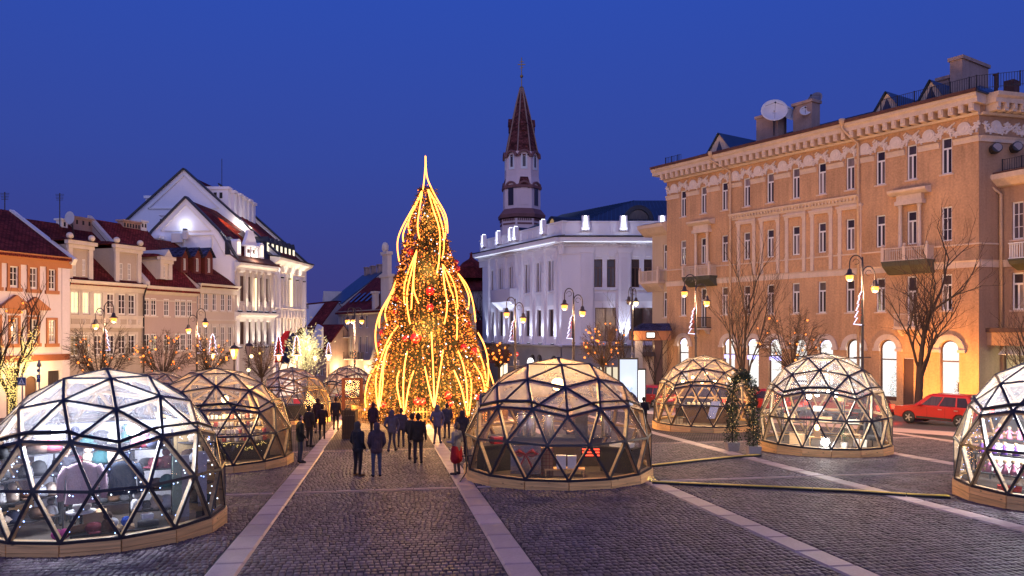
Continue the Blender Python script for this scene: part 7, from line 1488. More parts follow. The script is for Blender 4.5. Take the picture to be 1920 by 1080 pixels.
lantern(439, 661, 50, 'large bright lantern in front of the hotel', 1.15); lantern(400, 667, 60, 'lantern beside the pink house', .9, deco=1); lantern(466.5, 655, 54, 'unlit lantern in front of the hotel front', 1.1, False)
lantern(523, 669, 62, 'lantern below the red flag', .9, deco=1); lantern(557, 669, 62, 'lantern before the glowing white tree', .9, deco=1); lantern(591.5, 671, 88, 'lantern right of the glowing white tree', 1.2, power=1500); lantern(616.5, 669, 92, 'lantern before the pale town house', 1.3, deco=1, power=2600)
for u, v, Y in ((471.5, 668, 54), (466, 694, 54)):
    t = thing('bulb_light', 'small round bulb %s the unlit lantern' % ('just below' if v < 680 else 'far below'), 'lamp', at(u, v, Y)); mb = MB(); mb.ball((0, 0, 0), .13, 0, 10, 6); mb.build('globe', lamp_y, t); mb = MB(); mb.tube([(-.2, 0, .0), (-.1, 0, 0)], .02, 5); mb.build('bracket', iron, t)
# ------------------------------------------------------------------ trees
def branch(mb, tw, p, d, l, r, lev, rr, spread=.55, up=.18, kids_=3, minr=.006, ends=None):
    n = 4; pts = [p]; dd = d.copy()
    for i in range(n):
        dd = (dd + Vector((rr.gauss(0, .10), rr.gauss(0, .10), up * .35 + rr.gauss(0, .05)))).normalized(); pts.append(pts[-1] + dd * l / n)
    rad = [max(minr, r * (1 - .45 * i / n)) for i in range(n + 1)]
    (mb if lev > 1 else tw).tube(pts, rad, 5 if lev > 1 else 3, 0, False)
    if ends is not None and lev <= 1: ends += pts[1:]
    if lev <= 0: return
    k_ = kids_ + (1 if lev > 2 else 0)
    for k in range(k_):
        t = (k + 1.0) / k_ * .75 + .25; i = min(n - 1, int(t * n)); q = pts[i].lerp(pts[i + 1], t * n - i if t < 1 else 1.0); ax_ = dd.orthogonal().normalized(); ang = rr.uniform(0, 6.283); side = Matrix.Rotation(ang, 3, dd) @ ax_
        nd = (dd * (1 - spread * .5) + side * spread + Vector((0, 0, up))).normalized(); branch(mb, tw, q, nd, l * rr.uniform(.55, .78), r * .5, lev - 1, rr, spread, up, kids_, minr, ends)
def bare_tree(u, Y, htop, lab, seed, lean=(0, 0), trunk=2.6, r=.17, lev=4, spread=.55, wrap=None, kids_=3, group='bare trees on the square', up=.18):
    rr = random.Random(seed); p = gp(u, Y); t = thing('bare_tree', lab, 'tree', p, 0, group); mb, tw = MB(), MB(); ends = []
    tp = Vector((lean[0], lean[1], trunk)); mb.tube([(0, 0, -.1), (lean[0] * .3, lean[1] * .3, trunk * .4), tp], [r * 1.35, r * 1.05, r], 9, 0, False)
    L0 = (htop - trunk) * .46
    for k in range(5):
        a = rr.uniform(0, 1) + k * 1.257; ti = .06 if k == 0 else rr.uniform(.38, .72); d = Vector((ti * math.cos(a), ti * math.sin(a), 1)).normalized(); branch(mb, tw, tp + Vector((0, 0, -.25 * k if k else 0)), d, L0 * (1.15 if k == 0 else rr.uniform(.8, 1.0)), r * (.75 if k == 0 else .5), lev, rr, spread, up, kids_, .007, ends)
    mb.build('trunk', bark, t, smooth=True); tag(tw.build('twigs', twig_m, t), kind='stuff')
    return t, ends, mb
bare_tree(1721, 46, 10.6, 'tall bare tree before the right end of the tan building', 4, (.15, 0), 3.4, .2, 4, .6)
bare_tree(1384, 51, 10.6, 'bare tree before the left arches of the tan building', 8, (.3, 0), 3.0, .15, 4, .36)
bare_tree(1228, 66, 6.8, 'slim young bare tree before the porch', 15, (0, 0), 2.2, .1, 3, .45)
bare_tree(1168, 62, 8.2, 'thin bare tree before the white building', 21, (0, 0), 3.0, .08, 3, .25)
bare_tree(1925, 40, 6.4, 'small bare tree at the right edge before the wing', 33, (0, 0), 2.6, .09, 3, .5)
bare_tree(913, 130, 17, 'dark bare tree far behind beside the church tower', 44, (0, 0), 6, .3, 3, .5)
# tree wrapped in warm lights at the left edge
t, ends, mbt = bare_tree(24, 42, 8.2, 'young tree wrapped in yellow lights at the left edge', 52, (0, 0), 2.2, .13, 3, .42)
rr = random.Random(2); vsn = [Vector(v) for v in mbt.v]; mb = MB()
for v in rr.sample(vsn, len(vsn)):
    if v.z < 5.6 and rr.random() < (.97 if v.z < 4.6 else .4):
        for q in range(3): mb.octa(v + Vector((rr.uniform(-.1, .1), rr.uniform(-.1, .1), rr.uniform(-.3, .3))), .036)
for k in range(170): a = k * 2.399; mb.octa((.2 * math.cos(a), .2 * math.sin(a), .2 + k * .0135), .036)
tag(mb.build('wrapped_lights', bulb_y, t), kind='stuff'); light('POINT', 'wrap_glow', 80, (1, .78, .3), t, (.5, -1.2, 3), size=.5)
t, ends, _ = bare_tree(-14, 38, 7.6, 'bare tree with orange bulbs cut by the left edge', 61, (0, 0), 2.4, .13, 3, .5)
mb = MB(); [mb.ball(e_ + Vector((0, 0, -.1)), .055, 0, 6, 4) for e_ in rr.sample(ends, 22)]; tag(mb.build('bulbs', bulb_w, t), kind='stuff')
# clipped globe trees with bulbs
def globe_tree(u, Y, vc, rpx, lab, seed, nb=26, bulb=bulb_w):
    rr = random.Random(seed); p = gp(u, Y); Rr = rpx / F * Y; zc = at(u, vc, Y).z - p.z; t = thing('clipped_tree', lab, 'tree', p, 0, 'clipped globe trees with warm bulbs'); mb, tw = MB(), MB(); z0 = max(1.4, zc - Rr * .9); mb.tube([(0, 0, -.1), (0, 0, z0 * .6), (0, 0, z0)], [.13, .10, .09], 8, 0, False); ends = []
    for k in range(30):
        a = rr.uniform(0, 6.283); e = math.acos(1 - rr.random() * 1.25); d = Vector((math.sin(e) * math.cos(a), math.sin(e) * math.sin(a), math.cos(e))); end = Vector((0, 0, zc)) + d * Rr * rr.uniform(.72, .9)
        s = Vector((0, 0, z0 - rr.uniform(0, .35))); mid = s.lerp(end, .5) + Vector((d.x, d.y, -.1)) * Rr * .14; mb.tube([s, s.lerp(mid, .6), mid, end], [.035, .028, .02, .009], 5, 0, False)
        for j in range(20):
            q = (s.lerp(mid, rr.random()) if rr.random() < .2 else mid.lerp(end, rr.random())); dd = (d + Vector((rr.gauss(0, .5), rr.gauss(0, .5), rr.gauss(.12, .45)))).normalized(); l = rr.uniform(.3, .85) * Rr / 2; e1 = q + dd * l
            if (e1 - Vector((0, 0, zc))).length > Rr * 1.08: e1 = Vector((0, 0, zc)) + (e1 - Vector((0, 0, zc))).normalized() * Rr * rr.uniform(.9, 1.06)
            tw.tube([q, q.lerp(e1, .5) + Vector((rr.gauss(0, .04), rr.gauss(0, .04), rr.gauss(0, .04))), e1], [.013, .009, .006], 3, 0, False); ends.append(e1)
            for _ in range(2): f1 = q.lerp(e1, rr.uniform(.4, .9)); e2 = f1 + (dd + Vector((rr.gauss(0, .6), rr.gauss(0, .6), rr.gauss(0, .5)))).normalized() * l * .5; tw.tube([f1, e2], [.008, .005], 3, 0, False)
    mb.build('trunk', bark, t, smooth=True); tag(tw.build('twigs', twig_m, t), kind='stuff')
    if nb: mb = MB(); [mb.ball(e_ * 1.0, .05 * Y / 50 if rr.random() < .6 else .075 * Y / 50, 0, 6, 4) for e_ in rr.sample(ends, nb)]; tag(mb.build('bulbs', bulb, t), kind='stuff'); light('POINT', 'bulb_glow', 70, (1, .5, .14), t, (0, -Rr * .7, zc), size=.8)
    return t
globe_tree(187, 47, 660, 62, 'largest clipped globe tree with orange bulbs before the grey house', 1, 30); globe_tree(306, 53, 664, 46, 'clipped globe tree with orange bulbs before the beige house', 2, 30); globe_tree(392, 58, 662, 40, 'clipped globe tree with orange bulbs before the pink house', 3, 24)
globe_tree(491, 62, 672, 36, 'clipped dark globe tree before the hotel', 4, 8, bulb_y); globe_tree(1131, 52, 645, 43, 'clipped globe tree with bright orange bulbs before the white building', 5, 38); globe_tree(936, 60, 662, 24, 'small clipped globe tree with bulbs right of the fir', 6, 24); globe_tree(1486, 45, 634, 64, 'large clipped globe tree before the middle arches of the tan building', 7, 26)
# glowing white tree
p = gp(573, 74); t = thing('glowing_tree', 'glowing cream white light tree at the end of the row', 'light tree', p); zc = at(573, 662, 74).z - p.z; mb = MB(); mb.tube([(0, 0, 0), (0, 0, zc)], [.15, .08], 8); mb.build('trunk', bark, t); mb = MB(); me_ = MB()
for k in range(1500):
    a = rr.uniform(0, 6.28); z = zc + rr.gauss(0, .95); r = abs(rr.gauss(0, .8)) ; q = Vector((r * math.cos(a), r * math.sin(a), z)); d = (Vector((math.cos(a), math.sin(a), rr.uniform(.2, 1.6)))).normalized() * rr.uniform(.2, .55); s_ = d.cross(Vector((0, 1, .3))).normalized() * .04; mb.face([q, q + d * .5 + s_, q + d, q + d * .5 - s_])
    if k % 3 == 0: me_.octa(q + d * .5, .055)
tag(mb.build('fronds', M('pale_fronds', (.55, .52, .35), .7), t), kind='stuff'); tag(me_.build('bulbs', EM('cream_bulb', (1, .80, .36), 1.6, 'NONE'), t), kind='stuff')
for dx, dz in ((-.6, -.8), (.5, .3), (.1, 1.2)): light('POINT', 'tree_glow', 130, (1, .88, .5), t, (dx, -.9, zc + dz), size=.4)
# ------------------------------------------------------------------ green arch with planters
pa = [ghit(1373, 845), ghit(1404, 851)]; mid = (pa[0] + pa[1]) / 2
t = thing('garland_arch', 'green garland arch with fairy lights standing in two planters', 'arch', mid); P0, P1 = pa[0] - mid, pa[1] - mid; hA = 2.85
P1 = P1 + Vector((.1, -.25, 0)); path = [P0 + Vector((0, 0, .3))] + [P0 + Vector((0, 0, .3 + hA * .62 * k / 8)) for k in range(1, 9)]; q0, q1 = path[-1].copy(), P1 + Vector((0, 0, .3 + hA * .62))
for k in range(1, 10): a = math.pi * k / 10; path.append(q0.lerp(q1, (1 - math.cos(a)) / 2) + Vector((0, 0, hA * .36 * math.sin(a))))
path += [P1 + Vector((0, 0, .3 + hA * .62 * k / 8)) for k in range(8, -1, -1)]
mb = MB(); mb.tube(path, .03, 6); mb.build('hoop', iron, t); mb = MB(); fb_ = MB(); rr = random.Random(9)
for k in range(5200):
    i = rr.randrange(len(path) - 1); c = path[i].lerp(path[i + 1], rr.random()); th = .20 + .07 * math.sin(i * 1.7) + (.08 if i < 8 or i > 18 else 0); o_ = Vector((rr.gauss(0, 1), rr.gauss(0, 1), rr.gauss(0, .8))).normalized() * th * rr.random() ** .5; d = (o_.normalized() + Vector((0, 0, rr.uniform(-.7, .4)))).normalized() * rr.uniform(.05, .12); s_ = d.cross(Vector((rr.gauss(0, 1), rr.gauss(0, 1), 1))).normalized() * .022; b = c + o_; mb.face([b, b + d * .5 + s_, b + d, b + d * .5 - s_])
    if k % 60 == 0: fb_.octa(c + o_ * 1.1, .015)
tag(mb.build('garland', green_m, t), kind='stuff'); tag(fb_.build('fairy_lights', bulb_y, t), kind='stuff')
for i, q in enumerate((P0, P1)): mb = MB(); mb.hexa([(q.x - .2, q.y - .2, q.z - .1), (q.x + .2, q.y - .2, q.z - .1), (q.x + .2, q.y + .2, q.z - .1), (q.x - .2, q.y + .2, q.z - .1), (q.x - .25, q.y - .25, q.z + .34), (q.x + .25, q.y - .25, q.z + .34), (q.x + .25, q.y + .25, q.z + .34), (q.x - .25, q.y + .25, q.z + .34)]); mb.build('planter', greyb, t)
light('POINT', 'garland_glow', 14, (1, .75, .3), t, (0, -.5, 1.8), size=.3)
# firs in the two right shop windows
def mini_fir(x, y, z, h, lab):
    p = fr.w(x, y, z); t = thing('small_fir', lab, 'christmas tree', p); mb = MB(); rr = random.Random(int(x * 10)); lb = MB()
    for k in range(900): zz = .15 + (h - .15) * (1 - math.sqrt(rr.random())); r = (1 - zz / h) * h * .30 * rr.uniform(.5, 1); a = rr.uniform(0, 6.28); c = Vector((r * math.cos(a), r * math.sin(a), zz)); d = Vector((math.cos(a), math.sin(a), .2)) * .16; s_ = Vector((-math.sin(a), math.cos(a), 0)) * .035; mb.face([c, c + d * .5 + s_, c + d, c + d * .5 - s_]); (lb.octa(c + d, .022) if k % 6 == 0 else None)
    tag(mb.build('needles', M('frosted_fir%d' % int(x), (.16, .20, .20), .7, .4, 3), t), kind='stuff'); tag(lb.build('fairy_lights', bulb_c, t), kind='stuff'); mb = MB(); mb.tube([(0, 0, 0), (0, 0, h * .8)], .05, 6); mb.build('trunk', bark, t)
mini_fir(ax[7] + .1, 1.1, zsh, 2.9, 'frosted fir in the second shop arch from the corner'); mini_fir(ax[8] + .1, 1.1, zsh, 2.0, 'small frosted fir in the shop arch nearest the corner'); mini_fir(ax[8] + .55, 1.5, zsh, 2.5, 'taller dark fir behind it in the shop arch nearest the corner')
# ------------------------------------------------------------------ yellow cable covers on the ground
def cable(pts, lab):
    t = thing('cable_cover', lab, 'cable cover', pts[0]); o_ = pts[0]; n = 0
    for a, b in zip(pts[:-1], pts[1:]):
        k = max(1, round((b - a).length / .9))
        for i in range(k):
            p, q = a.lerp(b, i / k), a.lerp(b, (i + .985) / k); mb = MB(); mb.bar(p - o_ + Vector((0, 0, .03)), q - o_ + Vector((0, 0, .03)), .26, .05, (0, 0, 1), 0); mb.bar(p - o_ + Vector((0, 0, .06)), q - o_ + Vector((0, 0, .06)), .13, .022, (0, 0, 1), 1); mb.build('cover', [black, yel], t)
cable([ghit(u, v) for u, v in ((1224, 906), (1330, 911), (1450, 916), (1600, 923), (1700, 930), (1782, 934))], 'yellow and black cable cover running from the urn dome to the right edge dome'); cable([ghit(u, v) for u, v in ((1222, 875), (1300, 866), (1380, 858), (1424, 855))], 'yellow and black cable cover running towards the green arch')
t = thing('ground_light', 'tiny cluster of lit bulbs on the paving beside the urn dome', 'lamp', ghit(1222, 903)); mb = MB(); [mb.octa((rr.uniform(-.12, .12), rr.uniform(-.1, .1), rr.uniform(.02, .14)), .018) for k in range(16)]; mb.build('bulbs', bulb_y, t); mb = MB(); mb.box(-.08, .08, -.05, .05, 0, .02); mb.build('base', black, t)
t = thing('rope_barrier', 'low black leg leaning out from the urn dome', 'stand', ghit(862, 904)); mb = MB(); mb.tube([(0, 0, 0), (.18, .2, .25), (.22, .2, .75)], .018, 6); mb.build('leg', black, t); mb = MB(); mb.tube([(.05, .2, .75), (.42, .3, .75)], .018, 6); mb.build('bar', black, t)
# ------------------------------------------------------------------ slatted bin and picket fence by the fir
p = ghit(656, 822); t = thing('slatted_bin', 'tall square slatted wooden bin beside the pale band', 'bin', p); mb = MB(); hB = 1.35; wB = .62
for s in range(4):
    for k in range(8):
        x = -wB / 2 + wB * (k + .5) / 8; a = R(90 * s); c, s2 = math.cos(a), math.sin(a); mb = MB(); mb.box(-.028, .028, -.012, .012, 0, hB); me_ = mb.mesh('slat', cloth((.12, .065, .03))) if (s, k) == (0, 0) else me_; inst(me_, 'slat', t, (x * c + wB / 2 * s2, x * s2 - wB / 2 * c, .02), a)
for z in (.25, 1.05): mb = MB(); [mb.bar((sx * wB / 2 * .95, -wB / 2 * .95, z) if ax_ == 0 else (-wB / 2 * .95, sx * wB / 2 * .95, z), (sx * wB / 2 * .95, wB / 2 * .95, z) if ax_ == 0 else (wB / 2 * .95, sx * wB / 2 * .95, z), .03, .05) for sx in (-1, 1) for ax_ in (0, 1)]; mb.build('rail', black, t)
mb = MB(); mb.box(-.24, .24, -.24, .24, .03, 1.1); mb.build('liner', black, t)
p = gp(696, 43); t = thing('picket_fence', 'low wooden picket fence round the foot of the fir', 'fence', TC - Vector((0, 0, 0))); mb = MB(); mb.hexa([(-.04, -.012, 0), (.04, -.012, 0), (.04, .012, 0), (-.04, .012, 0), (-.01, -.012, 1.0), (.01, -.012, 1.0), (.01, .012, 1.0), (-.01, .012, 1.0)]); pk_ = mb.mesh('picket', cloth((.14, .07, .03)))
NP = 150
for k in range(NP): a = 2 * math.pi * k / NP; x, y = 5.0 * math.cos(a), 5.0 * math.sin(a); inst(pk_, 'picket', t, (x, y, GA * x + GB * y), a + R(90))
for z in (.3, .75): mb = MB(); mb.tube([(4.96 * math.cos(a), 4.96 * math.sin(a), z + GA * 4.96 * math.cos(a) + GB * 4.96 * math.sin(a)) for a in [2 * math.pi * k / 48 for k in range(49)]], .03, 4); mb.build('rail', cloth((.14, .07, .03)), t)
# ------------------------------------------------------------------ signs
def sign_post(u, Y, label, top_v, parts):
    p = gp(u, Y); t = thing('road_sign', label, 'sign', p); h = at(u, top_v, Y).z - p.z; mb = MB(); mb.tube([(0, 0, -.1), (0, 0, h)], .035, 8); mb.build('post', greyb, t)
    for fn in parts: fn(t, lambda v: at(u, v, Y).z - p.z, Y)
    return t
def sq_sign(v, half_px, draw=None):
    def fn(t, zf_, Y):
        z = zf_(v); s = half_px / F * Y; mb = MB(); mb.box(-s, s, -.07, -.05, z - s, z + s); o = mb.build('panel', signb, t); mb = MB(); mb.box(-s * 1.06, s * 1.06, -.049, -.04, z - s * 1.06, z + s * 1.06); mb.build('rim', signw, o)
        if draw: mb = MB(); draw(mb, z, s); mb.build('symbol', signw if draw is not d_walk else [signw, black], o)
    return fn
def d_walk(mb, z, s):
    mb.extr([(-s * .85, z - s * .75), (s * .85, z - s * .75), (0, z + s * .8)], -.078, -.0705, 0); y0, y1 = -.084, -.0785
    pts = [((-.05, .32), (.05, -.1), .13), ((.05, -.1), (-.22, -.6), .1), ((.05, -.1), (.3, -.6), .1), ((-.05, .25), (-.28, -.05), .08), ((-.02, .25), (.25, .0), .08)]
    for a, b, w in pts: mb.bar((a[0] * s, -.081, z + a[1] * s * .9 - s * .1), (b[0] * s, -.081, z + b[1] * s * .9 - s * .1), w * s, .006, (0, -1, 0), 1)
    mb.extr([(.0 * s + .09 * s * math.cos(q * .785), z + .33 * s + .09 * s * math.sin(q * .785)) for q in range(8)], y0, y1, 1)
    for k in range(4): mb.box((-.55 + k * .3) * s, (-.4 + k * .3) * s, y0, y1, z - .72 * s, z - .66 * s, 1)
def d_arrow(mb, z, s):
    mb.bar((0, -.075, z - s * .7), (0, -.075, z + s * .2), s * .3, .008, (0, -1, 0)); mb.extr([(-s * .5, z + s * .15), (s * .5, z + s * .15), (0, z + s * .75)], -.08, -.0705)
sign_post(42, 40, 'blue zebra crossing sign with walking figure', 700, [sq_sign(715, 7.4, d_walk)])
def tall_sign(t, zf_, Y):
    mb = MB(); mb.lathe([(.12, zf_(684)), (.03, zf_(675))], 6); mb.box(-.1, .1, -.05, .05, zf_(688), zf_(684)); mb.build('finial', greyb, t)
sign_post(73.5, 40, 'slim post with blue arrow sign and pointed top', 684, [tall_sign, sq_sign(695, 2.6), sq_sign(706, 3.3, d_arrow), sq_sign(713, 3.3), ])
def no_entry(t, zf_, Y):
    z = zf_(664); r = 4.6 / F * Y; mb = MB(); mb.tube([(0, -.05, z), (0, -.075, z)], r, 18); o = mb.build('disc', signr, t); mb = MB(); mb.box(-r * .72, r * .72, -.082, -.0755, z - r * .18, z + r * .18); mb.build('bar', signw, o)
def d_P(mb, z, s):
    mb.box(-s * .4, -s * .15, -.078, -.0705, z - s * .7, z + s * .7); ring(mb, -s * .12, z + s * .3, s * .18, s * .42, -.078, -.0705, R(-90), R(90), 8); mb.box(-s * .15, -s * .1, -.078, -.0705, z + s * .49, z + s * .72); mb.box(-s * .15, -s * .1, -.078, -.0705, z - s * .12, z + s * .11)
sign_post(968, 58, 'red no entry sign above a blue parking sign', 660, [no_entry, sq_sign(680, 4.6, d_P)])
sign_post(1185, 58, 'post with small stacked round and square signs before the porch', 650, [sq_sign(664, 2.4), sq_sign(672, 2.4)])
# advertising light box and second lit panel
for u, v0, v1, Y, w, lab in ((1178, 674, 738, 56, 1.25, 'tall lit advertising box with pale poster beside the porch'), (1200, 694, 728, 60, .7, 'small white lit panel beside the advertising box')):
    p = gp(u, Y); t = thing('light_box', lab, 'sign', p); z0, z1 = .45, at(u, v0, Y).z - p.z; mb = MB(); mb.box(-w / 2 - .1, w / 2 + .1, -.12, .12, z0 - .1, z1 + .12); mb.box(-.3, .3, -.1, .1, -.1, z0 - .1); mb.build('case', black, t)
    m_ = EM('poster_%d' % u, (.62, .74, 1), 1.1) if w > 1 else shop_w; mb = MB(); mb.box(-w / 2, w / 2, -.14, -.121, z0, z1); mb.build('lit_face', m_, t); light('POINT', 'box_glow', 60, COLD, t, (0, -.6, (z0 + z1) / 2), size=.4)
    if w > 1:
        mb = MB(); 
        for q in range(5): mb.ball((-.15 + .09 * q, -.14, z0 + 1.1 + .12 * math.sin(q * 2)), .13 - .01 * q, 0, 8, 4)
        mb.v = [(x, -.141 - (y + .14) * .02, z) for x, y, z in mb.v]; mb.build('poster_print', EM('poster_print', (.35, .5, .95), 1.2), t)
# ------------------------------------------------------------------ parked cars
def car(p, rz, lab, body, kind=0):
    t = thing('parked_car', lab, 'car', p, rz, 'cars parked along the street'); L_, Wd, Ht = 4.5, 1.82, 1.72
    prof_ = [(-2.22, .38), (-2.25, .72), (-2.15, .92), (-1.2, 1.02), (-.9, 1.05), (1.95, 1.06), (2.2, .98), (2.27, .7), (2.2, .36)]      # nose to the left (-x)
    def arch(x0, n=7): return [(x0 + .37 * math.cos(a), .34 + .37 * math.sin(a)) for a in [math.pi * q / n for q in range(n + 1)]]
    pts = prof_ + [(1.75, .3)] + arch(1.38) + [(1.0, .3), (-1.0, .3)] + arch(-1.38) + [(-1.75, .3)]
    mb = MB(); mb.extr(pts, -Wd / 2, Wd / 2); o = mb.build('body', body, t); bv = o.modifiers.new('b', 'BEVEL'); bv.width = .06; bv.segments = 2; bv.limit_method = 'ANGLE'
    lo = [(-1.15, 1.03), (2.12, 1.05)]; top_ = [(-.35, Ht - .06), (1.75, Ht - .05)]; w0, w1 = Wd / 2 - .04, Wd / 2 - .24
    mb = MB(); n = 6; B = [(-1.15, -w0, 1.03), (2.12, -w0, 1.05), (2.12, w0, 1.05), (-1.15, w0, 1.03)]; T = [(-.35, -w1, Ht - .06), (1.72, -w1, Ht - .05), (1.72, w1, Ht - .05), (-.35, w1, Ht - .06)]; mb.hexa(B + T); o = mb.build('cabin', body, t); bv = o.modifiers.new('b', 'BEVEL'); bv.width = .05; bv.segments = 2
    mb = MB(); mb.hexa([(-.4, -w1 + .02, Ht - .07), (1.76, -w1 + .02, Ht - .06), (1.76, w1 - .02, Ht - .06), (-.4, w1 - .02, Ht - .07), (-.2, -w1 + .14, Ht), (1.55, -w1 + .14, Ht + .01), (1.55, w1 - .14, Ht + .01), (-.2, w1 - .14, Ht)]); mb.build('car_roof', body, t)
    def quad_on(sg, xs):      # side glass between lower and upper line fractions
        mb = MB(); (a, b) = xs
        def P(fx, fz): xl = -1.15 + 3.27 * fx; xt = -.35 + 2.07 * fx; x = xl + (xt - xl) * fz; y = w0 + (w1 - w0) * fz; return (x, sg * (y + .012), 1.03 + (Ht - .06 - 1.03) * fz)
        q = [P(a, .1), P(b, .1), P(b, .88), P(a, .88)]; q2 = [(x, y - sg * .02, z) for x, y, z in q]; mb.hexa((q[:2] + [q2[1], q2[0]]) + (q[3:1:-1][::1] and [q[3], q[2], q2[2], q2[3]])); return mb
    for sg in (-1, 1):
        for xs in ((.12, .40), (.43, .70), (.73, .93)): quad_on(sg, xs).build('side_window', gl_d, t)
        for x in (-.35, .62, 1.35): mb = MB(); mb.box(x - .006, x + .006, sg * (Wd / 2 - .002) - .004, sg * (Wd / 2 - .002) + .004, .42, 1.0); mb.build('door_gap', black, t)
        for x in (.35, 1.2): mb = MB(); mb.box(x - .1, x + .1, sg * (Wd / 2 + .012) - .014, sg * (Wd / 2 + .012) + .014, .88, .92); mb.build('door_handle', chrome, t)
        mb = MB(); mb.ball((-.72, sg * (Wd / 2 + .1), 1.1), .12, 0, 8, 5, .75); mb.build('mirror', body, t); mb = MB(); mb.box(-.95, .98, sg * (Wd / 2 + .008) - .012, sg * (Wd / 2 + .008) + .012, .34, .46); mb.build('sill_trim', black, t)
        for x in (-1.38, 1.38):
            w_ = thing('wheel', None, None, (x, sg * (Wd / 2 - .1), .34)); w_.parent = t; mb = MB(); mb.lathe([(.2, -.11), (.33, -.11), (.345, -.06), (.345, .06), (.33, .11), (.2, .11)], 20); mb.v = [(a, c, b) for a, b, c in mb.v]; mb.build('tyre', rubber, w_, smooth=True); mb = MB(); mb.lathe([(.21, -.1), (.21, .1)], 16)
            for k in range(5): a = R(72 * k); mb.bar((0, 0, .112), (.2 * math.cos(a), .2 * math.sin(a), .112), .06, .02); mb.bar((0, 0, -.112), (.2 * math.cos(a), .2 * math.sin(a), -.112), .06, .02)
            mb.v = [(a, c, b) for a, b, c in mb.v]; mb.build('rim', chrome, w_)
        mb = MB(); mb.box(2.16, 2.285, sg * .74 - .14, sg * .74 + .14, .78, 1.0); mb.build('tail_light', red_e, t); mb = MB(); mb.box(-2.26, -2.15, sg * .68 - .2, sg * .68 + .2, .7, .86); mb.build('headlight', chrome, t)
    mb = MB(); mb.hexa([(-1.16, -w0 + .1, 1.06), (-1.16, w0 - .1, 1.06), (-1.13, w0 - .1, 1.06), (-1.13, -w0 + .1, 1.06), (-.42, -w1 + .06, Ht - .09), (-.42, w1 - .06, Ht - .09), (-.38, w1 - .06, Ht - .09), (-.38, -w1 + .06, Ht - .09)]); mb.build('windscreen', gl_d, t)
    mb = MB(); mb.hexa([(2.11, -w0 + .14, 1.12), (2.135, -w0 + .14, 1.12), (2.135, w0 - .14, 1.12), (2.11, w0 - .14, 1.12), (1.72, -w1 + .08, Ht - .1), (1.79, -w1 + .08, Ht - .1), (1.79, w1 - .08, Ht - .1), (1.72, w1 - .08, Ht - .1)]); mb.build('rear_window', gl_d, t)
    mb = MB(); mb.box(2.24, 2.3, -.85, .85, .36, .56); mb.build('bumper', black, t); mb = MB(); mb.box(2.27, 2.29, -.26, .26, .66, .78); mb.build('number_plate', signw, t)
    return t
caxis = math.atan2(.829, -.559) - math.pi            # nose towards the far left
reds = [redp, M('dark_red_trail_colour', (.22, .012, .015), .3, .1, 1, bump=0, spec=.6), M('black_car_paint', (.03, .02, .025), .25, .1, 1, bump=0, spec=.6)]  # red light trails of the traffic put into the body colour
for i, (tt_, lab, b) in enumerate(((0, 'estate car in red trail colour nearest the right edge dome', redp), (5.5, 'car in dark red trail colour behind the bright dome', reds[1]), (11.4, 'car in red trail colour behind the golden and bright domes', redp), (17, 'dark car seen through the golden dome', reds[2]), (23, 'car in red trail colour between the urn dome and the golden dome', redp))):
    x, y = 23.9 - .559 * tt_, 43 + .829 * tt_; car(Vector((x, y, gz(x, y) + .008)), math.atan2(-.829, .559), lab, b)
    l = light('POINT', 'tail_glow', 40, (1, .03, .01), None, (x + 1.6, y - 2.4, gz(x, y) + .8), size=.2)
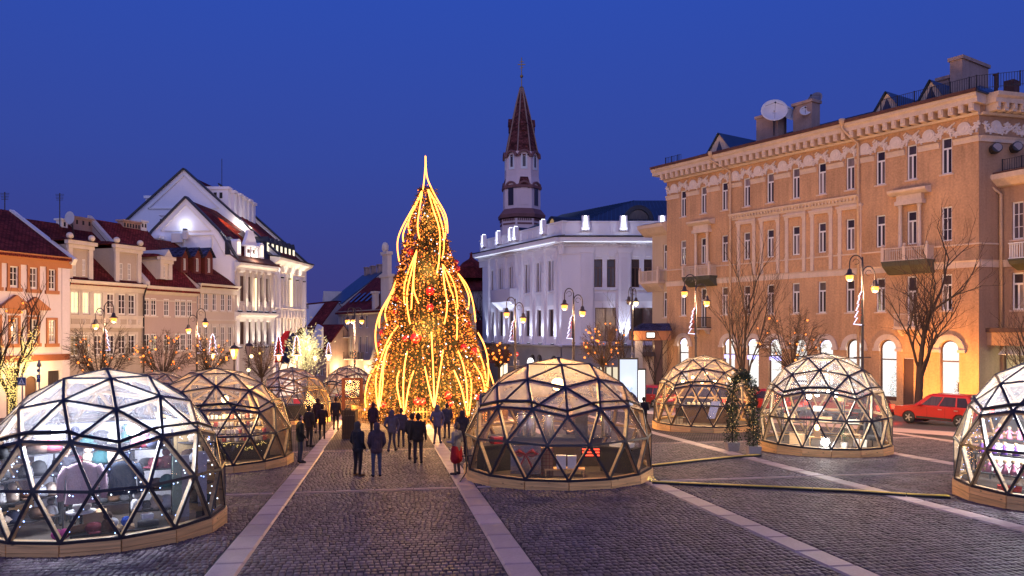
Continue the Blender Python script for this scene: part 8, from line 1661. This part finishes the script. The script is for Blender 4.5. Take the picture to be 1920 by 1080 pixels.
# ------------------------------------------------------------------ people
def human(name_label, p, face_, jacket, trousers, hair, pose='stand', hgt=1.74, hood=None, shoe=(.02, .018, .018), skirt=None, hat=None, kid=1.0):
    """one continuous figure: tapered limbs and torso fused by remeshing, coloured by the nearest source limb"""
    caps = []      # (p0, p1, r0, r1, mat)
    mats = [skin, cloth(jacket), cloth(trousers), cloth(shoe), cloth(hair), cloth(hood or hair), cloth(skirt or trousers)]
    def c(a, b, r0, r1, m): caps.append((Vector(a), Vector(b), r0, r1, m))
    sw = .10 if pose == 'walk' else 0
    for sg in (-1, 1):
        st = sg * sw * 1.6; hip, kn, an = (sg * .095, 0, .92), (sg * .105, -st * .45 - .01, .50), (sg * .11, st * .9 + .03, .09)
        c(hip, kn, .095, .065, 2); c(kn, an, .062, .044, 2); c((an[0], an[1], .05), (an[0] + sg * .02, an[1] - .17, .04), .05, .042, 3)
        sh, el = (sg * .205, 0, 1.42), (sg * .265, .04 + st, 1.13)
        ha = {'stand': (sg * .27, -.06 - st, .86), 'walk': (sg * .27, -.08 - st * 1.3, .88), 'pocket': (sg * .19, -.13, .93), 'hold': (sg * .10, -.27, 1.10)}[pose if pose in ('stand', 'walk', 'pocket', 'hold') else 'stand']
        c(sh, el, .068, .055, 1); c(el, ha, .054, .04, 1); h = Vector(ha); d = (h - Vector(el)).normalized(); c(h + d * .02, h + d * .09, .032, .034, 0)
        sd_ = Vector((sg, 0, 0)).cross(d).normalized()
        for k in range(4): b0 = h + d * .1 + sd_ * (-.027 + .018 * k); l = (.06, .075, .07, .055)[k]; b1 = b0 + d * l * .55 + Vector((-sg * .012, 0, 0)); c(b0, b1, .0095, .0095, 0); c(b1, b1 + d * l * .4 + Vector((-sg * .022, -.004, 0)), .0095, .008, 0)
        b0 = h + d * .04 + sd_ * -.034; c(b0, b0 + d * .05 + sd_ * -.026, .012, .01, 0)
    c((0, 0, .95), (0, -.005, 1.12), .15, .145, 1 if not skirt else 1); c((-.07, 0, .98), (-.09, 0, 1.36), .12, .125, 1); c((.07, 0, .98), (.09, 0, 1.36), .12, .125, 1); c((-.19, 0, 1.42), (.19, 0, 1.42), .075, .075, 1); c((0, 0, 1.3), (0, .005, 1.46), .13, .075, 1)
    c((-.08, 0, .88), (.08, 0, .88), .13, .13, 1)
    if skirt:
        for x in (-.09, .09): c((x, 0, .92), (x, 0, .55), .13, .17, 6)
    c((0, .005, 1.46), (0, -.005, 1.56), .055, .052, 0)
    c((0, -.012, 1.60), (0, -.008, 1.67), .078, .092, 0); c((0, -.1, 1.615), (0, -.112, 1.60), .014, .012, 0)
    for sg in (-1, 1): c((sg * .092, .005, 1.63), (sg * .095, .01, 1.66), .014, .016, 0)
    if hood: c((0, .03, 1.6), (0, .02, 1.69), .105, .112, 5); c((-.07, .02, 1.5), (.07, .02, 1.5), .08, .08, 5)
    elif hat: c((0, .01, 1.70), (0, .015, 1.76), .105, .085, 5)
    else: c((0, .022, 1.63), (0, .02, 1.70), .092, .096, 4)
    mb = MB()
    for a, b, r0, r1, m in caps:
        ax_ = b - a; l = ax_.length; u_ = ax_ / l; pts = [a - u_ * r0 * .92, a - u_ * r0 * .6, a, a.lerp(b, .5), b, b + u_ * r1 * .6, b + u_ * r1 * .92]; mb.tube(pts, [r0 * .35, r0 * .8, r0, (r0 + r1) / 2, r1, r1 * .8, r1 * .35], 10)
    me = mb.mesh('src', skin); o = inst(me, 'person', None); md = o.modifiers.new('r', 'REMESH'); md.mode = 'VOXEL'; md.voxel_size = .0125; md.use_smooth_shade = True; sm = o.modifiers.new('s', 'SMOOTH'); sm.factor = .5; sm.iterations = 3
    dg = bpy.context.evaluated_depsgraph_get(); dg.update(); ev = bpy.data.meshes.new_from_object(o.evaluated_get(dg)); o.modifiers.clear(); o.data = ev; bpy.data.meshes.remove(me)
    n = len(ev.vertices); co = np.empty(n * 3); ev.vertices.foreach_get('co', co); co = co.reshape(-1, 3); best = np.full(n, 9.0); mi = np.zeros(n, int)
    for a, b, r0, r1, m in caps:
        a, b = np.array(a), np.array(b); d = b - a; t = np.clip(((co - a) @ d) / (d @ d), 0, 1); dist = np.linalg.norm(co - a - t[:, None] * d, axis=1) - (r0 + (r1 - r0) * t); k = dist < best; best[k] = dist[k]; mi[k] = m
    ev.materials.clear(); [ev.materials.append(q) for q in mats]; nf = len(ev.polygons); ls = np.empty(nf, np.int32); ev.polygons.foreach_get('loop_start', ls); vi = np.empty(len(ev.loops), np.int32); ev.loops.foreach_get('vertex_index', vi); ev.polygons.foreach_set('material_index', mi[vi[ls]].astype(np.int32)); ev.polygons.foreach_set('use_smooth', np.ones(nf, bool)); ev.update()
    s = hgt / 1.78 * kid; o.scale = (s, s, s); o.location = p; o.rotation_euler = (0, 0, face_); tag(o, name_label, 'person')
    # eyes and mouth on the face
    if not hat and not hood or True:
        mb = MB()
        for sg in (-1, 1): mb.ball((sg * .034, -.095, 1.648), .012, 0, 8, 5)
        mb.box(-.026, .026, -.098, -.09, 1.566, 1.572); mb.build('face_features', cloth((.05, .025, .02)), o)
    return o
AW = R(180)      # back towards us
human('person in dark hooded jacket and brown boots beside the pale band', ghit(671, 893), AW + R(-35), (.018, .016, .022), (.02, .015, .02), (.08, .06, .05), 'pocket', 1.74, (.07, .055, .05), (.16, .08, .03))
human('person in plum jacket and blue jeans right of the hooded one', ghit(706, 894), AW + R(20), (.06, .035, .05), (.045, .055, .11), (.10, .06, .05), 'pocket', 1.72, (.07, .045, .06))
human('person in dark jacket standing before the fir in the middle', ghit(784, 869), AW + R(5), (.022, .016, .016), (.025, .02, .03), (.03, .02, .015), 'stand', 1.80)
human('person in dark coat and jeans beside the mug dome', ghit(563, 868), AW + R(-60), (.018, .02, .018), (.03, .035, .06), (.05, .03, .02), 'pocket', 1.78)
human('person in black coat walking away on the pale band', ghit(604, 824), AW + R(15), (.03, .012, .014), (.02, .014, .016), (.03, .015, .012), 'walk', 1.66)
human('person in grey jacket and red skirt beside the urn dome', ghit(856, 890), AW + R(60), (.17, .16, .18), (.10, .08, .08), (.09, .06, .05), 'hold', 1.68, None, (.05, .03, .03), (.30, .01, .02))
human('person in mauve grey coat walking towards the fir', ghit(820, 832), AW + R(-10), (.13, .10, .14), (.05, .045, .07), (.10, .07, .07), 'walk', 1.74, (.12, .09, .12))
human('person in dark jacket standing between the urn dome and the golden dome', ghit(1207, 806), AW + R(-20), (.015, .012, .016), (.018, .014, .02), (.02, .015, .014), 'hold', 1.74)
for i, (u, v, f_, j, tr, ps, lab) in enumerate(((580, 838, 150, (.03, .018, .016), (.02, .016, .02), 'stand', 'person in brown black coat behind the jeans wearer'), (596, 812, 200, (.05, .02, .02), (.03, .02, .02), 'walk', 'person in dark red coat far down the left band'), (630, 806, 175, (.035, .02, .02), (.02, .016, .018), 'stand', 'person in dark coat before the far wooden door'), (735, 846, 170, (.10, .075, .10), (.06, .05, .07), 'walk', 'person in pale mauve coat left of the fir middle'), (752, 838, 190, (.07, .05, .07), (.05, .04, .05), 'pocket', 'person in dusky mauve coat close to the fir'), (700, 822, 160, (.05, .02, .03), (.03, .02, .02), 'stand', 'person in maroon coat before the left foot of the fir'), (838, 822, 200, (.05, .04, .06), (.03, .025, .04), 'pocket', 'person in dark violet coat right of the fir'), (867, 852, 170, (.04, .03, .035), (.03, .02, .03), 'stand', 'person in dark coat half behind the urn dome'), (773, 862, 165, (.03, .022, .024), (.03, .02, .02), 'pocket', 'person close beside the middle figure in black jacket'))):
    human(lab, ghit(u, v), R(f_), j, tr, (.04, .025, .02), ps, rr.uniform(1.62, 1.8), j if i % 2 else None)
human('shop keeper in dark coat at the back of the hat dome', dl('A', -.75, -.3, .26), drz('A') + R(15), (.03, .03, .045), (.03, .03, .04), (.08, .05, .03), 'hold', 1.7)
human('shop keeper in dark apron behind the counter of the urn dome', dl('B', .45, .95, .26), drz('B') + R(-10), (.05, .03, .03), (.02, .02, .02), (.04, .02, .02), 'hold', 1.72)
